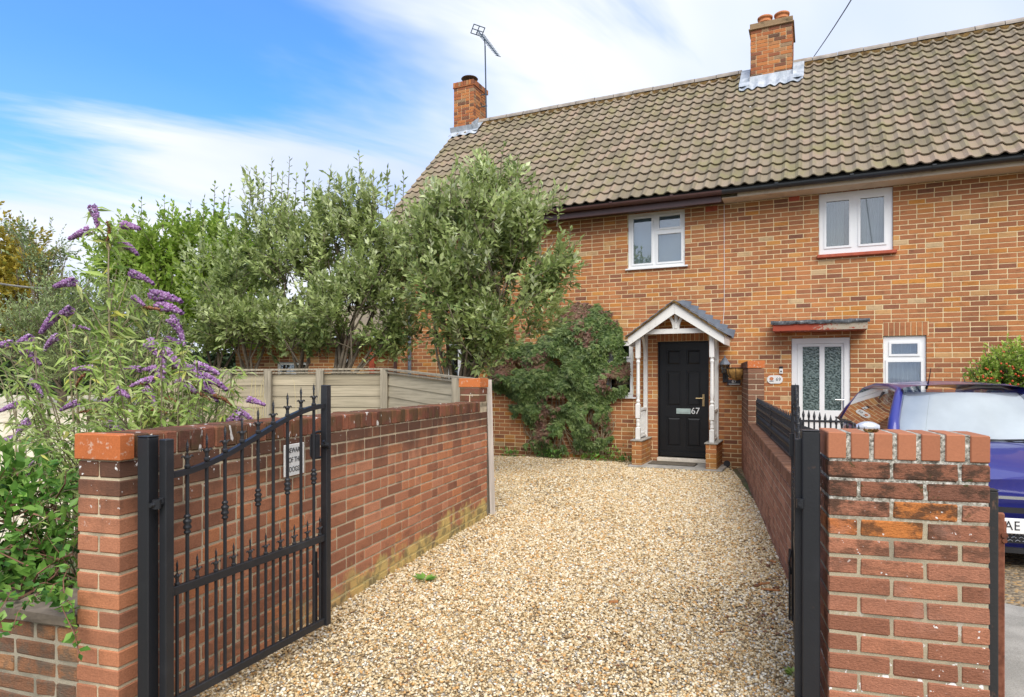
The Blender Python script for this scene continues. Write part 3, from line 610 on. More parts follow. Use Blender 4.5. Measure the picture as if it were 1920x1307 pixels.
# -------- front door of the left house
t_ = 0.07
dl = rect(1237, 642.5, 1327, 856, t_); s0, s1, z0, z1 = dl
door = backing(D67[0] - 0.002, D67[1] + 0.002, z0 - 0.02, D67[3] - 0.002, [(s0, s1, z0 - 0.03, z1)], t_ - 0.03, t_ + 0.05).build('door', M['blackdoor'], h67)
def pz(x, y, t=t_): return hp(x, y, t)
dw = (s1 - s0)
cols = [(s0 + dw * 0.15, s0 + dw * 0.455), (s0 + dw * 0.565, s0 + dw * 0.87)]
rows_ = [(pz(1280, 685)[1], pz(1280, 655)[1]), (pz(1280, 762)[1], pz(1280, 696)[1]), (pz(1280, 838)[1], pz(1280, 782)[1])]
ph = [(a, b_, c_, d) for a, b_ in cols for c_, d in rows_]
leaf = backing(s0 + 0.003, s1 - 0.003, z0 + 0.004, z1 - 0.003, ph, t_ + 0.001, t_ + 0.04).build('door_leaf', M['blackdoor'], door)
b = MB()
for a, b_, c_, d in ph:
    for k, (e_, y_) in enumerate(((0.0, 0.012), (0.018, 0.004), (0.03, 0.016))):
        pass
    b.box(a + 0.0, b_ - 0.0, t_ + 0.018, t_ + 0.03, c_, d)
    b.add([(a + 0.022, t_ + 0.017, c_ + 0.022), (b_ - 0.022, t_ + 0.017, c_ + 0.022), (b_ - 0.022, t_ + 0.017, d - 0.022), (a + 0.022, t_ + 0.017, d - 0.022),
           (a + 0.045, t_ + 0.006, c_ + 0.045), (b_ - 0.045, t_ + 0.006, c_ + 0.045), (b_ - 0.045, t_ + 0.006, d - 0.045), (a + 0.045, t_ + 0.006, d - 0.045)],
          [(0, 1, 5, 4), (1, 2, 6, 5), (2, 3, 7, 6), (3, 0, 4, 7), (4, 5, 6, 7)])
b.build('door_panel', M['blackdoor'], door)
lb = rect(1268, 766, 1295, 776, t_ - 0.01); b = MB(); b.cbox(lb[0], lb[1], t_ - 0.012, t_ + 0.0, lb[2], lb[3], 0.003); b.box(lb[0] + 0.03, lb[1] - 0.03, t_ - 0.017, t_ - 0.011, lb[2] + 0.03, lb[3] - 0.03); b.build('letterbox', M['letterbox'], door)
o = text_mesh('door_number', '67', 0.155, M['numeral'], door, 0.004, 0.95); p = pz(1304, 771); o.location = (p[0], t_ - 0.006, p[1])
b = MB(); hx, hz = pz(1319, 750); b.cbox(hx - 0.02, hx + 0.02, t_ - 0.012, t_, hz - 0.11, hz + 0.10, 0.004); b.tube([(hx, t_ - 0.01, hz + 0.03), (hx, t_ - 0.055, hz + 0.03), (hx - 0.12, t_ - 0.06, hz + 0.028)], 0.010, 8); b.build('handle', M['brass'], door)
b = MB(); b.box(s0 + 0.02, s1 - 0.02, t_ - 0.05, t_ + 0.0, pz(1280, 856)[1] + 0.005, pz(1280, 847)[1]); b.build('drip_bar', M['blackdoor'], door)
b = MB(); b.cbox(D67[0] + 0.002, D67[1] - 0.002, -0.07, 0.14, -0.05, z0 - 0.022, 0.006); b.build('threshold', M['threshold'], door)
# -------- white door of the right house
dl = rect(1486, 636, 1592, 850, 0.05); s0, s1, _, z1 = dl; z0 = 0.0
g1 = rect(1505, 650, 1536.5, 769.5, 0.05); g2 = rect(1546, 650, 1577.5, 769.5, 0.05)
door2 = backing(D69[0] + 0.003, D69[1] - 0.003, z0, D69[3] - 0.003, [(s0 + 0.07, s1 - 0.07, z0 + 0.02, z1 - 0.07)], 0.02, 0.10).build('door', M['upvc'], h69)
leaf = backing(s0 + 0.073, s1 - 0.073, z0 + 0.03, z1 - 0.073, [g1, g2, (g1[0], g2[1], 0.12, g1[2] - 0.18)], 0.04, 0.09).build('door_leaf', M['upvc'], door2)
for g_ in (g1, g2):
    b = MB(); b.box(g_[0] - 0.004, g_[1] + 0.004, 0.055, 0.065, g_[2] - 0.004, g_[3] + 0.004); b.build('pane', M['obscure'], door2)
b = MB(); b.box(g1[0], g2[1], 0.055, 0.075, 0.12, g1[2] - 0.18); b.build('door_panel', M['upvc'], door2)
hx, hz = hp(1582, 752, 0.04); b = MB(); b.cbox(hx - 0.016, hx + 0.016, 0.028, 0.04, hz - 0.13, hz + 0.05, 0.004); b.tube([(hx, 0.03, hz + 0.02), (hx, -0.01, hz + 0.02), (hx - 0.12, -0.015, hz + 0.02)], 0.009, 8); b.build('handle', M['chrome'], door2)
# -------- flat canopy over the white door
c0, zt0 = hp(1449, 604, -0.42); c1, _ = hp(1627, 600, -0.42); zt = (hp(1540, 602.0, -0.42))[1]
can = MB(); can.box(c0, c1, -0.42, 0.0, zt - 0.135, zt); can = can.build('canopy', M['peel'], h69)
b = MB()
n = 26; rr = []
for k, (yy, zz_) in enumerate(((-0.445, -0.035), (-0.455, -0.005), (-0.44, 0.022), (0.0, 0.045))):
    rr.append([(c0 - 0.03 + (c1 - c0 + 0.06) * i / n, yy + rnd.uniform(-.006, .006), zt + zz_ + rnd.uniform(-.006, .006) * (k < 3)) for i in range(n + 1)])
b.strip(rr); b.box(c0 - 0.028, c1 + 0.028, -0.45, 0.0, zt + 0.001, zt + 0.018); b.build('roofing_felt', M['felt'], can)
b = MB()
for i in range(12):
    a = c0 + 0.01 + (c1 - c0 - 0.02) * i / 12; b.box(a, a + (c1 - c0) / 12 - 0.008, -0.41, -0.004, zt - 0.143, zt - 0.1355)
b.build('soffit_board', M['redpaint'], can)

# -------- roofs
def tile_mesh(n=6):
    out = []
    for v in range(n):
        b = MB(); N = 9; ov = 0.05; th = 0.015
        def h(x): u = x / TW; return 0.021 * math.cos(2 * math.pi * (u - 0.80)) + 0.006 * math.cos(4 * math.pi * (u - 0.80))
        xs = [TW * i / (N - 1) for i in range(N)]
        jz = rnd.uniform(-0.002, 0.003)
        fr = [(x, -0.012, 0.064 + h(x) + jz) for x in xs]; bk = [(x, GAUGE + ov, 0.024 + h(x)) for x in xs]; lo = [(x, -0.012, 0.064 + h(x) + jz - th - 0.004) for x in xs]; lb_ = [(x, 0.10, 0.060 + h(x) - th) for x in xs]
        b.strip([lb_, lo, fr, bk], (v + 0.5) / n)
        out.append(b.mesh('roof_tile', M['tile'], smooth=False))
    return out
TM = tile_mesh()
RT = Matrix.Translation((0, -0.4, 4.50)) @ Matrix.Rotation(R(PITCH), 4, 'X')
CH2a = hp(1406, 100, 2.35); CH2b = hp(1485, 100, 2.35)
ch2 = (CH2a[0], CH2b[0]); CH1 = (hp(851, 200, 2.65)[0], hp(888.5, 200, 2.65)[0])
print('chim', CH1, ch2)
for root, x0, x1 in ((h67, S_LEFT, PARTY), (h69, PARTY, S_RIGHT)):
    b = MB(); b.box(x0, x1, 0.0, SLOPE, -0.02, 0.004)
    roof = b.build('roof', M['underlay'], root); roof.matrix_local = RT
    # far slope as one plain sheet of the same tiles' colour
    bb = MB(); bb.m = Matrix.Translation((0, 2 * RIDGE_T + 0.4, 4.50)) @ Matrix.Rotation(R(180), 4, 'Z') @ Matrix.Rotation(R(PITCH), 4, 'X'); bb.box(-x1, -x0, 0, SLOPE - 0.02, -0.02, 0.02); bb.m = Matrix.Identity(4)
    o = bb.build('rear_roof_slope', M['tile'], root)
    W_ = HW_ @ RT; lst = []
    nc = int(round((x1 - x0) / TW)); tw = (x1 - x0) / nc
    for i in range(nc):
        for k in range(17):
            x, y = x0 + i * tw, k * GAUGE
            if root is h69 and ch2[0] - 0.05 < x + tw / 2 < ch2[1] + 0.05 and y > SLOPE - 0.75: continue
            if root is h67 and CH1[0] - 0.1 < x + tw / 2 < CH1[1] + 0.02 and y > SLOPE - 0.42: continue
            p = W_ @ Vector((x, y, 0)); q = proj(p); inn = -20 < q[0] < 1940
            lst.append((1 / p.y if inn else 0, x, y))
    lst.sort(key=lambda e_: -e_[0]); rest = MB()
    for i, (k, x, y) in enumerate(lst):
        me = TM[rnd.randrange(len(TM))]
        if i < 300 and k > 0:
            o = new_obj('roof_tile', me, roof); o.location = (x, y, rnd.uniform(-0.002, 0.002)); o.scale = (tw / TW * 1.01, 1, 1); o.rotation_euler = (0, 0, rnd.uniform(-0.006, 0.006))
        else:
            mm = Matrix.Translation((x, y, rnd.uniform(-0.002, 0.002))) @ Matrix.Diagonal((tw / TW * 1.01, 1, 1, 1)); rest.m = mm
            rest.add([v.co[:] for v in me.vertices], [tuple(f_.vertices) for f_ in me.polygons], rnd.random())
    rest.m = Matrix.Identity(4); rest.build('roof_tiles', M['tile'], roof)['kind'] = 'stuff'
    # ridge: bedding mortar full of moss and half-round ridge tiles
    n = 90; rr = []
    for (yy, zz_) in ((SLOPE - 0.20, 0.03), (SLOPE - 0.15, 0.06), (SLOPE - 0.05, 0.075), (SLOPE + 0.02, 0.05)):
        rr.append([(x0 + (x1 - x0) * i / n, yy + rnd.uniform(-.03, .03), zz_ + rnd.uniform(-.012, .012)) for i in range(n + 1)])
    b = MB(); b.strip(rr); b.build('ridge_bedding', M['moss'], roof, smooth=True)
    k = 0; x = x0
    Ri = RT.inverted()
    while x < x1 - 0.05:
        xe = min(x + 0.445, x1)
        if not (root is h69 and ch2[0] - 0.3 < x and xe < ch2[1] + 0.3) and not (root is h67 and xe < CH1[1] + 0.15):
            b = MB(); b.m = Ri
            prof = [(RIDGE_T + 0.125 * math.cos(a_), RIDGE_Z + 0.0 + 0.115 * math.sin(a_)) for a_ in [math.pi * j / 8 for j in range(9)]]
            e_ = rnd.uniform(-0.004, 0.004)
            b.strip([[(x, y_, z_ + e_) for y_, z_ in prof], [(xe - 0.006, y_, z_ + e_) for y_, z_ in prof]], rnd.random()); b.strip([[(x, y_, z_ + e_) for y_, z_ in prof], [(x, y_ * 0 + RIDGE_T, RIDGE_Z - 0.05) for y_, z_ in prof]])
            b.m = Matrix.Identity(4); b.build('ridge_tile', M['ridge'], roof)
        x += 0.45
    # gutter, fascia, soffit
    gm = M['browngutter'] if root is h67 else M['blackgutter']
    gx0, gx1 = (x0 - 0.05, x1 + 0.02) if root is h67 else (x0 + 0.02, x1)
    b = MB(); gp = [(-0.445 + 0.062 * math.cos(a_), 4.46 + 0.062 * math.sin(a_)) for a_ in [math.pi + math.pi * j / 8 for j in range(9)]]
    gi = [(-0.445 + 0.056 * math.cos(a_), 4.462 + 0.056 * math.sin(a_)) for a_ in [2 * math.pi - math.pi * j / 8 for j in range(9)]]
    full = gp + gi + [gp[0]]
    b.strip([[(gx0, y_, z_) for y_, z_ in full], [(gx1, y_, z_) for y_, z_ in full]])
    b.add([(gx0, y_, z_) for y_, z_ in gp], [tuple(range(9))]); b.add([(gx1, y_, z_) for y_, z_ in gp], [tuple(range(9))])
    gut = b.build('gutter', gm, root)
    xx = gx0 + 0.8
    while xx < gx1:
        b = MB(); gq = [(-0.445 + 0.068 * math.cos(a_), 4.46 + 0.068 * math.sin(a_)) for a_ in [math.pi + math.pi * j / 8 for j in range(9)]]
        b.strip([[(xx, y_, z_) for y_, z_ in gq], [(xx + 0.05, y_, z_) for y_, z_ in gq]]); b.box(xx, xx + 0.05, -0.52, -0.505, 4.455, 4.475); b.build('gutter_bracket', gm, gut); xx += 1.05
    if root is h67:
        b = MB(); b.box(x0 - 0.02, x1 - 0.003, -0.372, -0.35, 4.30, 4.475); b.build('fascia', M['browngutter'], root)
        b = MB(); b.box(x0 - 0.02, x1 - 0.003, -0.349, -0.002, 4.358, 4.372); b.build('soffit', M['browngutter'], root)
    else:
        b = MB(); b.box(x0 + 0.25, x1, -0.372, -0.35, 4.352, 4.475); b.build('fascia', M['cream'], root)
        b = MB(); b.box(x0 + 0.003, x1, -0.349, -0.002, 4.357, 4.372); b.build('soffit', M['cream'], root)
# left verge: mortar edge
b = MB(); b.m = RT; b.box(S_LEFT - 0.012, S_LEFT - 0.001, -0.01, SLOPE, -0.08, 0.035); b.build('verge', M['ridge'], h67)
# chimneys
def chimney(root, x0, x1, t0, t1, z0, z1, cap_n, flash=True):
    b = MB(); b.box(x0 + 0.006, x1 - 0.006, t0 + 0.006, t1 - 0.006, z0, z1 - 0.01)
    ch = b.build('chimney', M['facade_mortar'], root)
    bs = MB(); n = int((z1 - z0 - cap_n) / 0.075)
    for r_ in range(n):
        zb = z1 - cap_n - (r_ + 1) * 0.075
        for (ax, a0, a1, fix, dr) in (('x', x0, x1, t0, 1), ('y', t0, t1, x1, -1), ('y', t0, t1, x0, 1)):
            x = a0 - (0.1125 if r_ % 2 else 0.0)
            while x < a1:
                ln = rnd.choice((0.215, 0.215, 0.1025)); p, q_ = max(x, a0), min(x + ln, a1)
                if q_ - p > 0.02:
                    e_ = rnd.uniform(0, 0.004)
                    if ax == 'x': bs.cbox(p, q_, fix - e_, fix + 0.1, zb + 0.004, zb + 0.071, 0.004, rnd.random())
                    elif dr < 0: bs.cbox(fix - 0.1, fix + e_, p + 0.1 * (p == a0) * 0.0, q_, zb + 0.004, zb + 0.071, 0.004, rnd.random())
                    else: bs.cbox(fix - e_, fix + 0.1, p, q_, zb + 0.004, zb + 0.071, 0.004, rnd.random())
                x += ln + 0.009
    bs.build('brick_courses', M['chimney'], ch)['kind'] = 'stuff'
    return ch
c2 = chimney(h69, ch2[0], ch2[1], 2.50, 3.35, 6.6, hp(1445, 38, 2.5)[1], 0.13)
z2 = hp(1445, 38, 2.5)[1]
b = MB(); b.cbox(ch2[0] - 0.035, ch2[1] + 0.035, 2.46, 3.39, z2 - 0.13, z2 - 0.105, 0.005); b.cbox(ch2[0] - 0.012, ch2[1] + 0.012, 2.485, 3.365, z2 - 0.104, z2, 0.006); b.build('chimney_cap', M['chimcap'], c2)
for k, xx in enumerate((ch2[0] + 0.26, ch2[1] - 0.20)):
    b = MB(); b.lathe([(0.135, -0.05), (0.125, 0.06), (0.14, 0.065), (0.14, 0.085), (0.125, 0.09), (0.125, 0.14), (0.145, 0.145), (0.148, 0.18), (0.135, 0.19), (0.115, 0.19), (0.11, 0.0)], (xx, 2.72, z2), 20); b.build('chimney_pot', M['terracotta'], c2, smooth=True)
# lead flashing draped over the tiles below the stack
b = MB(); n = 40; zf = 4.50 + 0.9657 * (2.5 + 0.4)
def wav(x, y): return 0.021 * math.cos(2 * math.pi * ((x - PARTY) / TW - 0.80))
y_s = (2.5 + 0.4) / math.cos(R(PITCH)); rr = []
for dy, h_ in ((-0.27, 0.075), (-0.18, 0.085), (-0.08, 0.09), (0.0, 0.10), (0.012, 0.24)):
    row = []
    for i in range(n + 1):
        x = ch2[0] - 0.2 + (ch2[1] - ch2[0] + 0.4) * i / n
        if dy < 0.01: p = RT @ Vector((x, y_s + dy + (0.02 * math.sin(i * 1.3) if dy < -0.2 else 0), h_ + wav(x, 0) * (1.0 if dy < -0.05 else 0.3)))
        else: p = Vector((min(max(x, ch2[0] - 0.03), ch2[1] + 0.03), 2.485, zf + 0.20))
        row.append(tuple(p))
    rr.append(row)
b.strip(rr)
for sx_ in (ch2[0] - 0.012, ch2[1] + 0.012):
    sg = -1 if sx_ < ch2[0] + 0.1 else 1
    pl = [tuple(RT @ Vector((sx_, y_s - 0.02, 0.05))), tuple(RT @ Vector((sx_, SLOPE + 0.05, 0.05))), tuple(RT @ Vector((sx_, SLOPE + 0.05, 0.2))), tuple(RT @ Vector((sx_, y_s + 0.03, 0.22)))]
    b.add(pl, [(0, 1, 2, 3)])
    b.strip([[tuple(RT @ Vector((sx_ + sg * dx, yy, 0.10 + 0.012 * math.sin(yy * 30)))) for yy in (y_s - 0.18, y_s, y_s + 0.15, SLOPE)] for dx in (0.0, 0.08, 0.2)])
b.build('lead_flashing', M['lead'], c2)
# white runs of lime below the flashing are real thin deposits
b = MB()
for i, (xx, ln) in enumerate(((ch2[0] - 0.1, 0.5), (ch2[0] + 0.10, 1.15), (ch2[0] + 0.31, 0.6), (ch2[0] + 0.52, 0.75), (ch2[0] + 0.72, 0.4))):
    k0 = 10
    xv = PARTY + (math.floor((xx - PARTY) / TW) + 0.30) * TW
    nseg = int(ln / 0.06); rr = [[], []]
    for j in range(nseg):
        yy = y_s - 0.26 - j * 0.06; ph_ = (yy % GAUGE) / GAUGE
        zt_ = 0.048 + wav(xv, 0) - 0.022 * ph_ * 0.8 + 0.002; w_ = 0.05 * (1 - j / nseg) + 0.012
        rr[0].append(tuple(RT @ Vector((xv - w_ / 2 + rnd.uniform(-.008, .008), yy, zt_)))); rr[1].append(tuple(RT @ Vector((xv + w_ / 2 + rnd.uniform(-.008, .008), yy, zt_))))
    b.strip(rr)
b.build('lime_streaks', M['white'], c2)
z1_ = hp(870, 152, 2.65)[1]
c1 = chimney(h67, CH1[0], CH1[1], 2.65, 3.30, 6.9, z1_, 0.14)
b = MB()
for (p, q_, ax) in ((CH1[0] - 0.015, CH1[1] + 0.015, 'x'), (2.64, 3.31, 'y')):
    x = p
    while x < q_ - 0.03:
        e_ = min(x + 0.064, q_)
        if ax == 'x': b.cbox(x, e_, 2.635, 2.75, z1_ - 0.115, z1_, 0.004, rnd.random())
        else: b.cbox(CH1[1] - 0.1, CH1[1] + 0.016, x + 0.11, e_ + 0.11, z1_ - 0.115, z1_, 0.004, rnd.random())
        x += 0.0735
b.box(CH1[0] - 0.02, CH1[1] + 0.02, 2.63, 3.32, z1_ - 0.14, z1_ - 0.12); b.box(CH1[0] + 0.05, CH1[1] - 0.05, 2.7, 3.25, z1_ - 0.1, z1_ + 0.01)
b.build('chimney_cap', M['chimney'], c1)
b = MB(); cxm = (CH1[0] + CH1[1]) / 2
b.lathe([(0.10, 0), (0.10, 0.06), (0.09, 0.06)], (cxm, 2.95, z1_), 16); b.lathe([(0.215, 0.17), (0.20, 0.19), (0.10, 0.225), (0.0, 0.235)], (cxm, 2.95, z1_), 20); b.lathe([(0.0, 0.165), (0.215, 0.17)], (cxm, 2.95, z1_), 20)
for k in range(4): a_ = k * math.pi / 2 + 0.5; b.tube([(cxm + 0.1 * math.cos(a_), 2.95 + 0.1 * math.sin(a_), z1_ + 0.03), (cxm + 0.13 * math.cos(a_), 2.95 + 0.13 * math.sin(a_), z1_ + 0.18)], 0.008, 5)
b.build('flue_cowl', M['darkmetal'], c1)
b = MB(); ys1 = (2.65 + 0.4) / math.cos(R(PITCH)); zf1 = 4.5 + 0.9657 * 3.05
rr = [[tuple(RT @ Vector((CH1[0] - 0.06 + (CH1[1] - CH1[0] + 0.22) * i / 20, ys1 + dy, h_ + (wav(CH1[0] + i * 0.03, 0) * 0.8 if dy < -0.05 else 0)))) for i in range(21)] for dy, h_ in ((-0.2, 0.075), (-0.1, 0.085), (0, 0.09), (0.05, 0.2))]
b.strip(rr)
pl = [tuple(RT @ Vector((CH1[1] + 0.012, ys1 - 0.02, 0.05))), tuple(RT @ Vector((CH1[1] + 0.012, SLOPE + 0.02, 0.05))), tuple(RT @ Vector((CH1[1] + 0.012, SLOPE + 0.02, 0.17))), tuple(RT @ Vector((CH1[1] + 0.012, ys1 + 0.03, 0.24)))]; b.add(pl, [(0, 1, 2, 3)])
b.strip([[tuple(RT @ Vector((CH1[1] + dx, yy, 0.09 + 0.01 * math.sin(yy * 40)))) for yy in (ys1 - 0.1, ys1 + 0.1, ys1 + 0.3, SLOPE)] for dx in (0.01, 0.07, 0.15)])
b.build('lead_flashing', M['lead'], c1)
# thin white cable down the party line, downpipes at the far left end
b = MB(); b.tube([(PARTY, -0.012, 4.34), (PARTY + 0.002, -0.012, 3.0), (PARTY, -0.012, 2.55), (PARTY - 0.02, -0.012, 2.3)], 0.004, 5); b.build('wall_cable', M['white'], h67)
for px_, mt, z_0, z_1 in ((741, 'browngutter', -0.1, 4.4), (768, 'slate', -0.1, 3.6)):
    s_ = hp(px_, 560, -0.09)[0]; b = MB(); b.tube([(s_, -0.09, z_0), (s_, -0.09, z_1)], 0.036, 10)
    for z_ in (0.6, 1.9, 3.0): b.tube([(s_, -0.09, z_), (s_, -0.09, z_ + 0.06)], 0.044, 10)
    b.build('downpipe', M[mt], h67)

# -------- porch
TF = -0.58
sL, sR = hp(1196.5, 700, TF)[0], hp(1335, 700, TF)[0]
plz = hp(1266, 829, TF)[1]; bmz = hp(1266, 625, TF)[1]; cS = (hp(1265, 600, TF - 0.12)[0])
porch = MB(); TB = TF - 0.14      # plane of the barge boards
eL, ezl = hp(1177, 630, TB); eR, ezr = hp(1358, 630, TB); apz = hp(1265, 565, TB)[1]; ez = (hp(1270, 627, TB)[1])
cS = (eL + eR) / 2
bw = 0.175
def barge(b, sa, sb, y0, y1):
    dx, dz = sb - sa, apz - ez; L_ = math.hypot(dx, dz); nx, nz = -dz / L_ * (1 if dx > 0 else -1), abs(dx) / L_
    b.add([(sa, y0, ez - bw * 0.1), (sb, y0, apz), (sb, y0, apz - bw * 1.15), (sa, y0, ez - bw), (sa, y1, ez - bw * 0.1), (sb, y1, apz), (sb, y1, apz - bw * 1.15), (sa, y1, ez - bw)],
          [(0, 1, 2, 3) if dx < 0 else (3, 2, 1, 0), (4, 5, 6, 7) if dx > 0 else (7, 6, 5, 4), (0, 4, 5, 1), (3, 2, 6, 7), (0, 3, 7, 4)])
barge(porch, eL, cS - 0.001, TB, TB + 0.03); barge(porch, eR, cS + 0.001, TB, TB + 0.03)
porch.box(eL, eL + 0.02, TB + 0.031, 0, ez - bw, ez - 0.03); porch.box(eR - 0.02, eR, TB + 0.031, 0, ez - bw, ez - 0.03)
porch = porch.build('porch', M['wpaint'], h67)
tb = bmz
b = MB(); b.box(sL - 0.06, sR + 0.06, TF - 0.035, TF + 0.035, tb - 0.005, tb + 0.075); b.build('tie_beam', M['wpaint'], porch)
for s_ in (sL, sR):
    b = MB(); b.box(s_ - 0.035, s_ + 0.035, TF + 0.036, -0.005, tb + 0.0, tb + 0.07); b.build('side_beam', M['wpaint'], porch)
b = MB(); b.lathe([(0.04, 0), (0.045, 0.02), (0.032, 0.05), (0.032, 0.30), (0.045, 0.36), (0.03, 0.40)], (cS, TF, tb + 0.07), 12); b.build('king_post', M['wpaint'], porch, smooth=True)
for sg in (-1, 1):
    b = MB(); pts = [(cS + sg * (0.03 + 0.20 * (1 - math.cos(a_))), TF, tb + 0.07 + 0.26 * math.sin(a_)) for a_ in [i * R(80) / 6 for i in range(7)]]
    for i in range(6): b.bar(pts[i], pts[i + 1], 0.045, 0.05, up=(0, 1, 0))
    b.build('curved_brace', M['wpaint'], porch)
def turned_post(s_, z0, z1):
    b = MB(); h = 0.038; b.cbox(s_ - h, s_ + h, TF - h, TF + h, z0, z0 + 0.20, 0.004); b.cbox(s_ - h, s_ + h, TF - h, TF + h, z0 + 0.36, z0 + 0.60, 0.004)
    b.lathe([(0.036, 0.2), (0.026, 0.215), (0.036, 0.235), (0.03, 0.28), (0.036, 0.325), (0.026, 0.345), (0.036, 0.36)], (s_, TF, z0), 12)
    zt_ = z1 - z0 - 0.40
    b.lathe([(0.036, 0.60), (0.025, 0.62), (0.037, 0.645), (0.026, 0.68), (0.034, 0.78), (0.030, 1.0), (0.026, zt_ - 0.10), (0.036, zt_ - 0.06), (0.026, zt_ - 0.03), (0.036, zt_)], (s_, TF, z0), 12)
    b.cbox(s_ - h, s_ + h, TF - h, TF + h, z0 + zt_, z1, 0.004)
    return b.build('turned_post', M['wpaint'], porch)
for s_, sg in ((sL, -1), (sR, 1)):
    turned_post(s_, plz + 0.02, tb - 0.006)
    b = MB(); b.cbox(s_ - 0.034, s_ + 0.034, -0.075, -0.008, plz + 0.02, tb - 0.002, 0.003); b.build('wall_post', M['wpaint'], porch)
    b = MB(); pts = [(s_, -0.08 - 0.22 * (1 - math.cos(a_)), tb - 0.42 + 0.40 * math.sin(a_)) for a_ in [i * R(88) / 6 for i in range(7)]]
    for i in range(6): b.bar(pts[i], pts[i + 1], 0.04, 0.05, up=(1, 0, 0))
    b.build('curved_brace', M['wpaint'], porch)
    b = MB(); b.cbox(s_ - 0.028, s_ + 0.028, TF + 0.038, -0.075, plz + 0.50, plz + 0.545, 0.004); b.cbox(s_ - 0.02, s_ + 0.02, TF + 0.038, -0.075, plz + 0.045, plz + 0.075, 0.003); b.build('handrail', M['wpaint'], porch)
    for i in range(6):
        y_ = TF + 0.085 + i * 0.068; b = MB(); b.lathe([(0.014, 0.0), (0.014, 0.06), (0.008, 0.075), (0.016, 0.11), (0.010, 0.18), (0.017, 0.25), (0.009, 0.33), (0.014, 0.36), (0.014, 0.425)], (s_, y_, plz + 0.075), 8); b.build('baluster', M['wpaint'], porch, smooth=True)
    # brick plinth
    x0, x1 = s_ - 0.085, s_ + 0.085; y0, y1 = TF - 0.11, -0.009
    b = MB(); b.cbox(x0 - 0.02, x1 + 0.02, y0 - 0.02, y1, plz, plz + 0.02, 0.004); b.build('plinth_cap', M['concrete'], porch)
    b = MB(); b.box(x0 + 0.006, x1 - 0.006, y0 + 0.006, y1, -0.16, plz - 0.002); pn = b.build('plinth_core', M['facade_mortar'], porch)
    n = int((plz + 0.14) / 0.075)
    for r_ in range(n):
        z_ = plz - 0.004 - (r_ + 1) * 0.075
        for (a0, a1, bx) in (((x0, x1, 0), ) if r_ % 2 else ((x0, x0 + 0.06, 0), (x0 + 0.07, x1, 0))):
            q_ = MB(); q_.cbox(a0, a1, y0, y0 + (0.2 if r_ % 2 else 0.1), z_ + 0.005, z_ + 0.07, 0.004, rnd.uniform(0.6, 0.95)); q_.build('brick', M['facade'], porch)
        yy = y0 + (0.21 if r_ % 2 else 0.11)
        while yy < y1 - 0.03:
            q_ = MB(); ye = min(yy + 0.2, y1); q_.cbox(x0, x1, yy, ye, z_ + 0.005, z_ + 0.07, 0.004, rnd.uniform(0.6, 0.95)); q_.build('brick', M['facade'], porch); yy = ye + 0.01
# porch roof: slates in overlapping courses, mossy verge, lead soaker steps on the wall
for sa, nm in ((eL - 0.04, 'left'), (eR + 0.04, 'right')):
    b = MB(); nrow = 6
    for i in range(nrow):
        u0, u1 = i / nrow, (i + 1.15) / nrow
        xa, za = sa + (cS - sa) * u0, ez - 0.03 + (apz + 0.02 - ez + 0.03) * u0; xb, zb = sa + (cS - sa) * min(u1, 1), ez - 0.03 + (apz + 0.02 - ez + 0.03) * min(u1, 1)
        yy = TB - 0.03; k = 0
        while yy < -0.01:
            ye = min(yy + 0.22, -0.006); d = 0.012
            b.add([(xa, yy, za + 0.02), (xa, ye - 0.004, za + 0.02), (xb, ye - 0.004, zb + 0.006), (xb, yy, zb + 0.006), (xa, yy, za + 0.02 - d), (xa, ye - 0.004, za + 0.02 - d), (xb, ye - 0.004, zb + 0.006 - d), (xb, yy, zb + 0.006 - d)],
                  [(0, 1, 2, 3), (7, 6, 5, 4), (0, 4, 5, 1), (1, 5, 6, 2), (2, 6, 7, 3), (3, 7, 4, 0)], rnd.random()); yy = ye
    b.build('slate_course', M['slate'], porch)
    b = MB(); b.add([(sa, TB - 0.035, ez - 0.035), (cS, TB - 0.035, apz + 0.018), (cS, TB - 0.035, apz - 0.02), (sa, TB - 0.035, ez - 0.065), (sa, TB + 0.02, ez - 0.035), (cS, TB + 0.02, apz + 0.018), (cS, TB + 0.02, apz - 0.02), (sa, TB + 0.02, ez - 0.065)],
                    [(0, 1, 2, 3), (7, 6, 5, 4), (0, 4, 5, 1), (1, 5, 6, 2), (3, 2, 6, 7), (0, 3, 7, 4)]); b.build('mossy_verge', M['moss'], porch)
    b = MB(); b.add([(sa + (0.03 if nm == 'left' else -0.03), TB + 0.03, ez - 0.06), (cS, TB + 0.03, apz - 0.015), (cS, -0.004, apz - 0.015), (sa + (0.03 if nm == 'left' else -0.03), -0.004, ez - 0.06)], [(0, 1, 2, 3)]); b.build('roof_lining', M['wpaint'], porch)
b = MB()
for (sa, sg) in ((eR + 0.06, 1), (eL - 0.06, -1)):
    n = 7
    for i in range(n):
        xa = cS + (sa - cS) * i / n; xb = cS + (sa - cS) * (i + 1) / n; zl = apz + 0.02 + (ez - apz - 0.05) * (i + 1) / n; zh = apz + 0.02 + (ez - apz - 0.05) * i / n
        top = zh + 0.075
        P_ = [(xa, -0.02, zh - 0.02), (xb, -0.02, zl - 0.02), (xb + sg * 0.035, -0.02, top - 0.035), (xb - sg * 0.02, -0.016, top - 0.02), (xa, -0.016, top)]
        b.add(P_, [tuple(range(5)) if sg < 0 else tuple(range(5))[::-1]]); b.add([(x_, -0.009, z_) for x_, _, z_ in P_], [tuple(range(5))])
b.build('stepped_flashing', M['slate'], porch)
# paving slab under the porch
b = MB(); b.cbox(sL - 0.13, sR + 0.18, TF - 0.2, -0.008, -0.16, hp(1270, 869, TF + 0.1)[1] * 0 - 0.055, 0.01); b.build('doorstep', M['concrete'], porch)
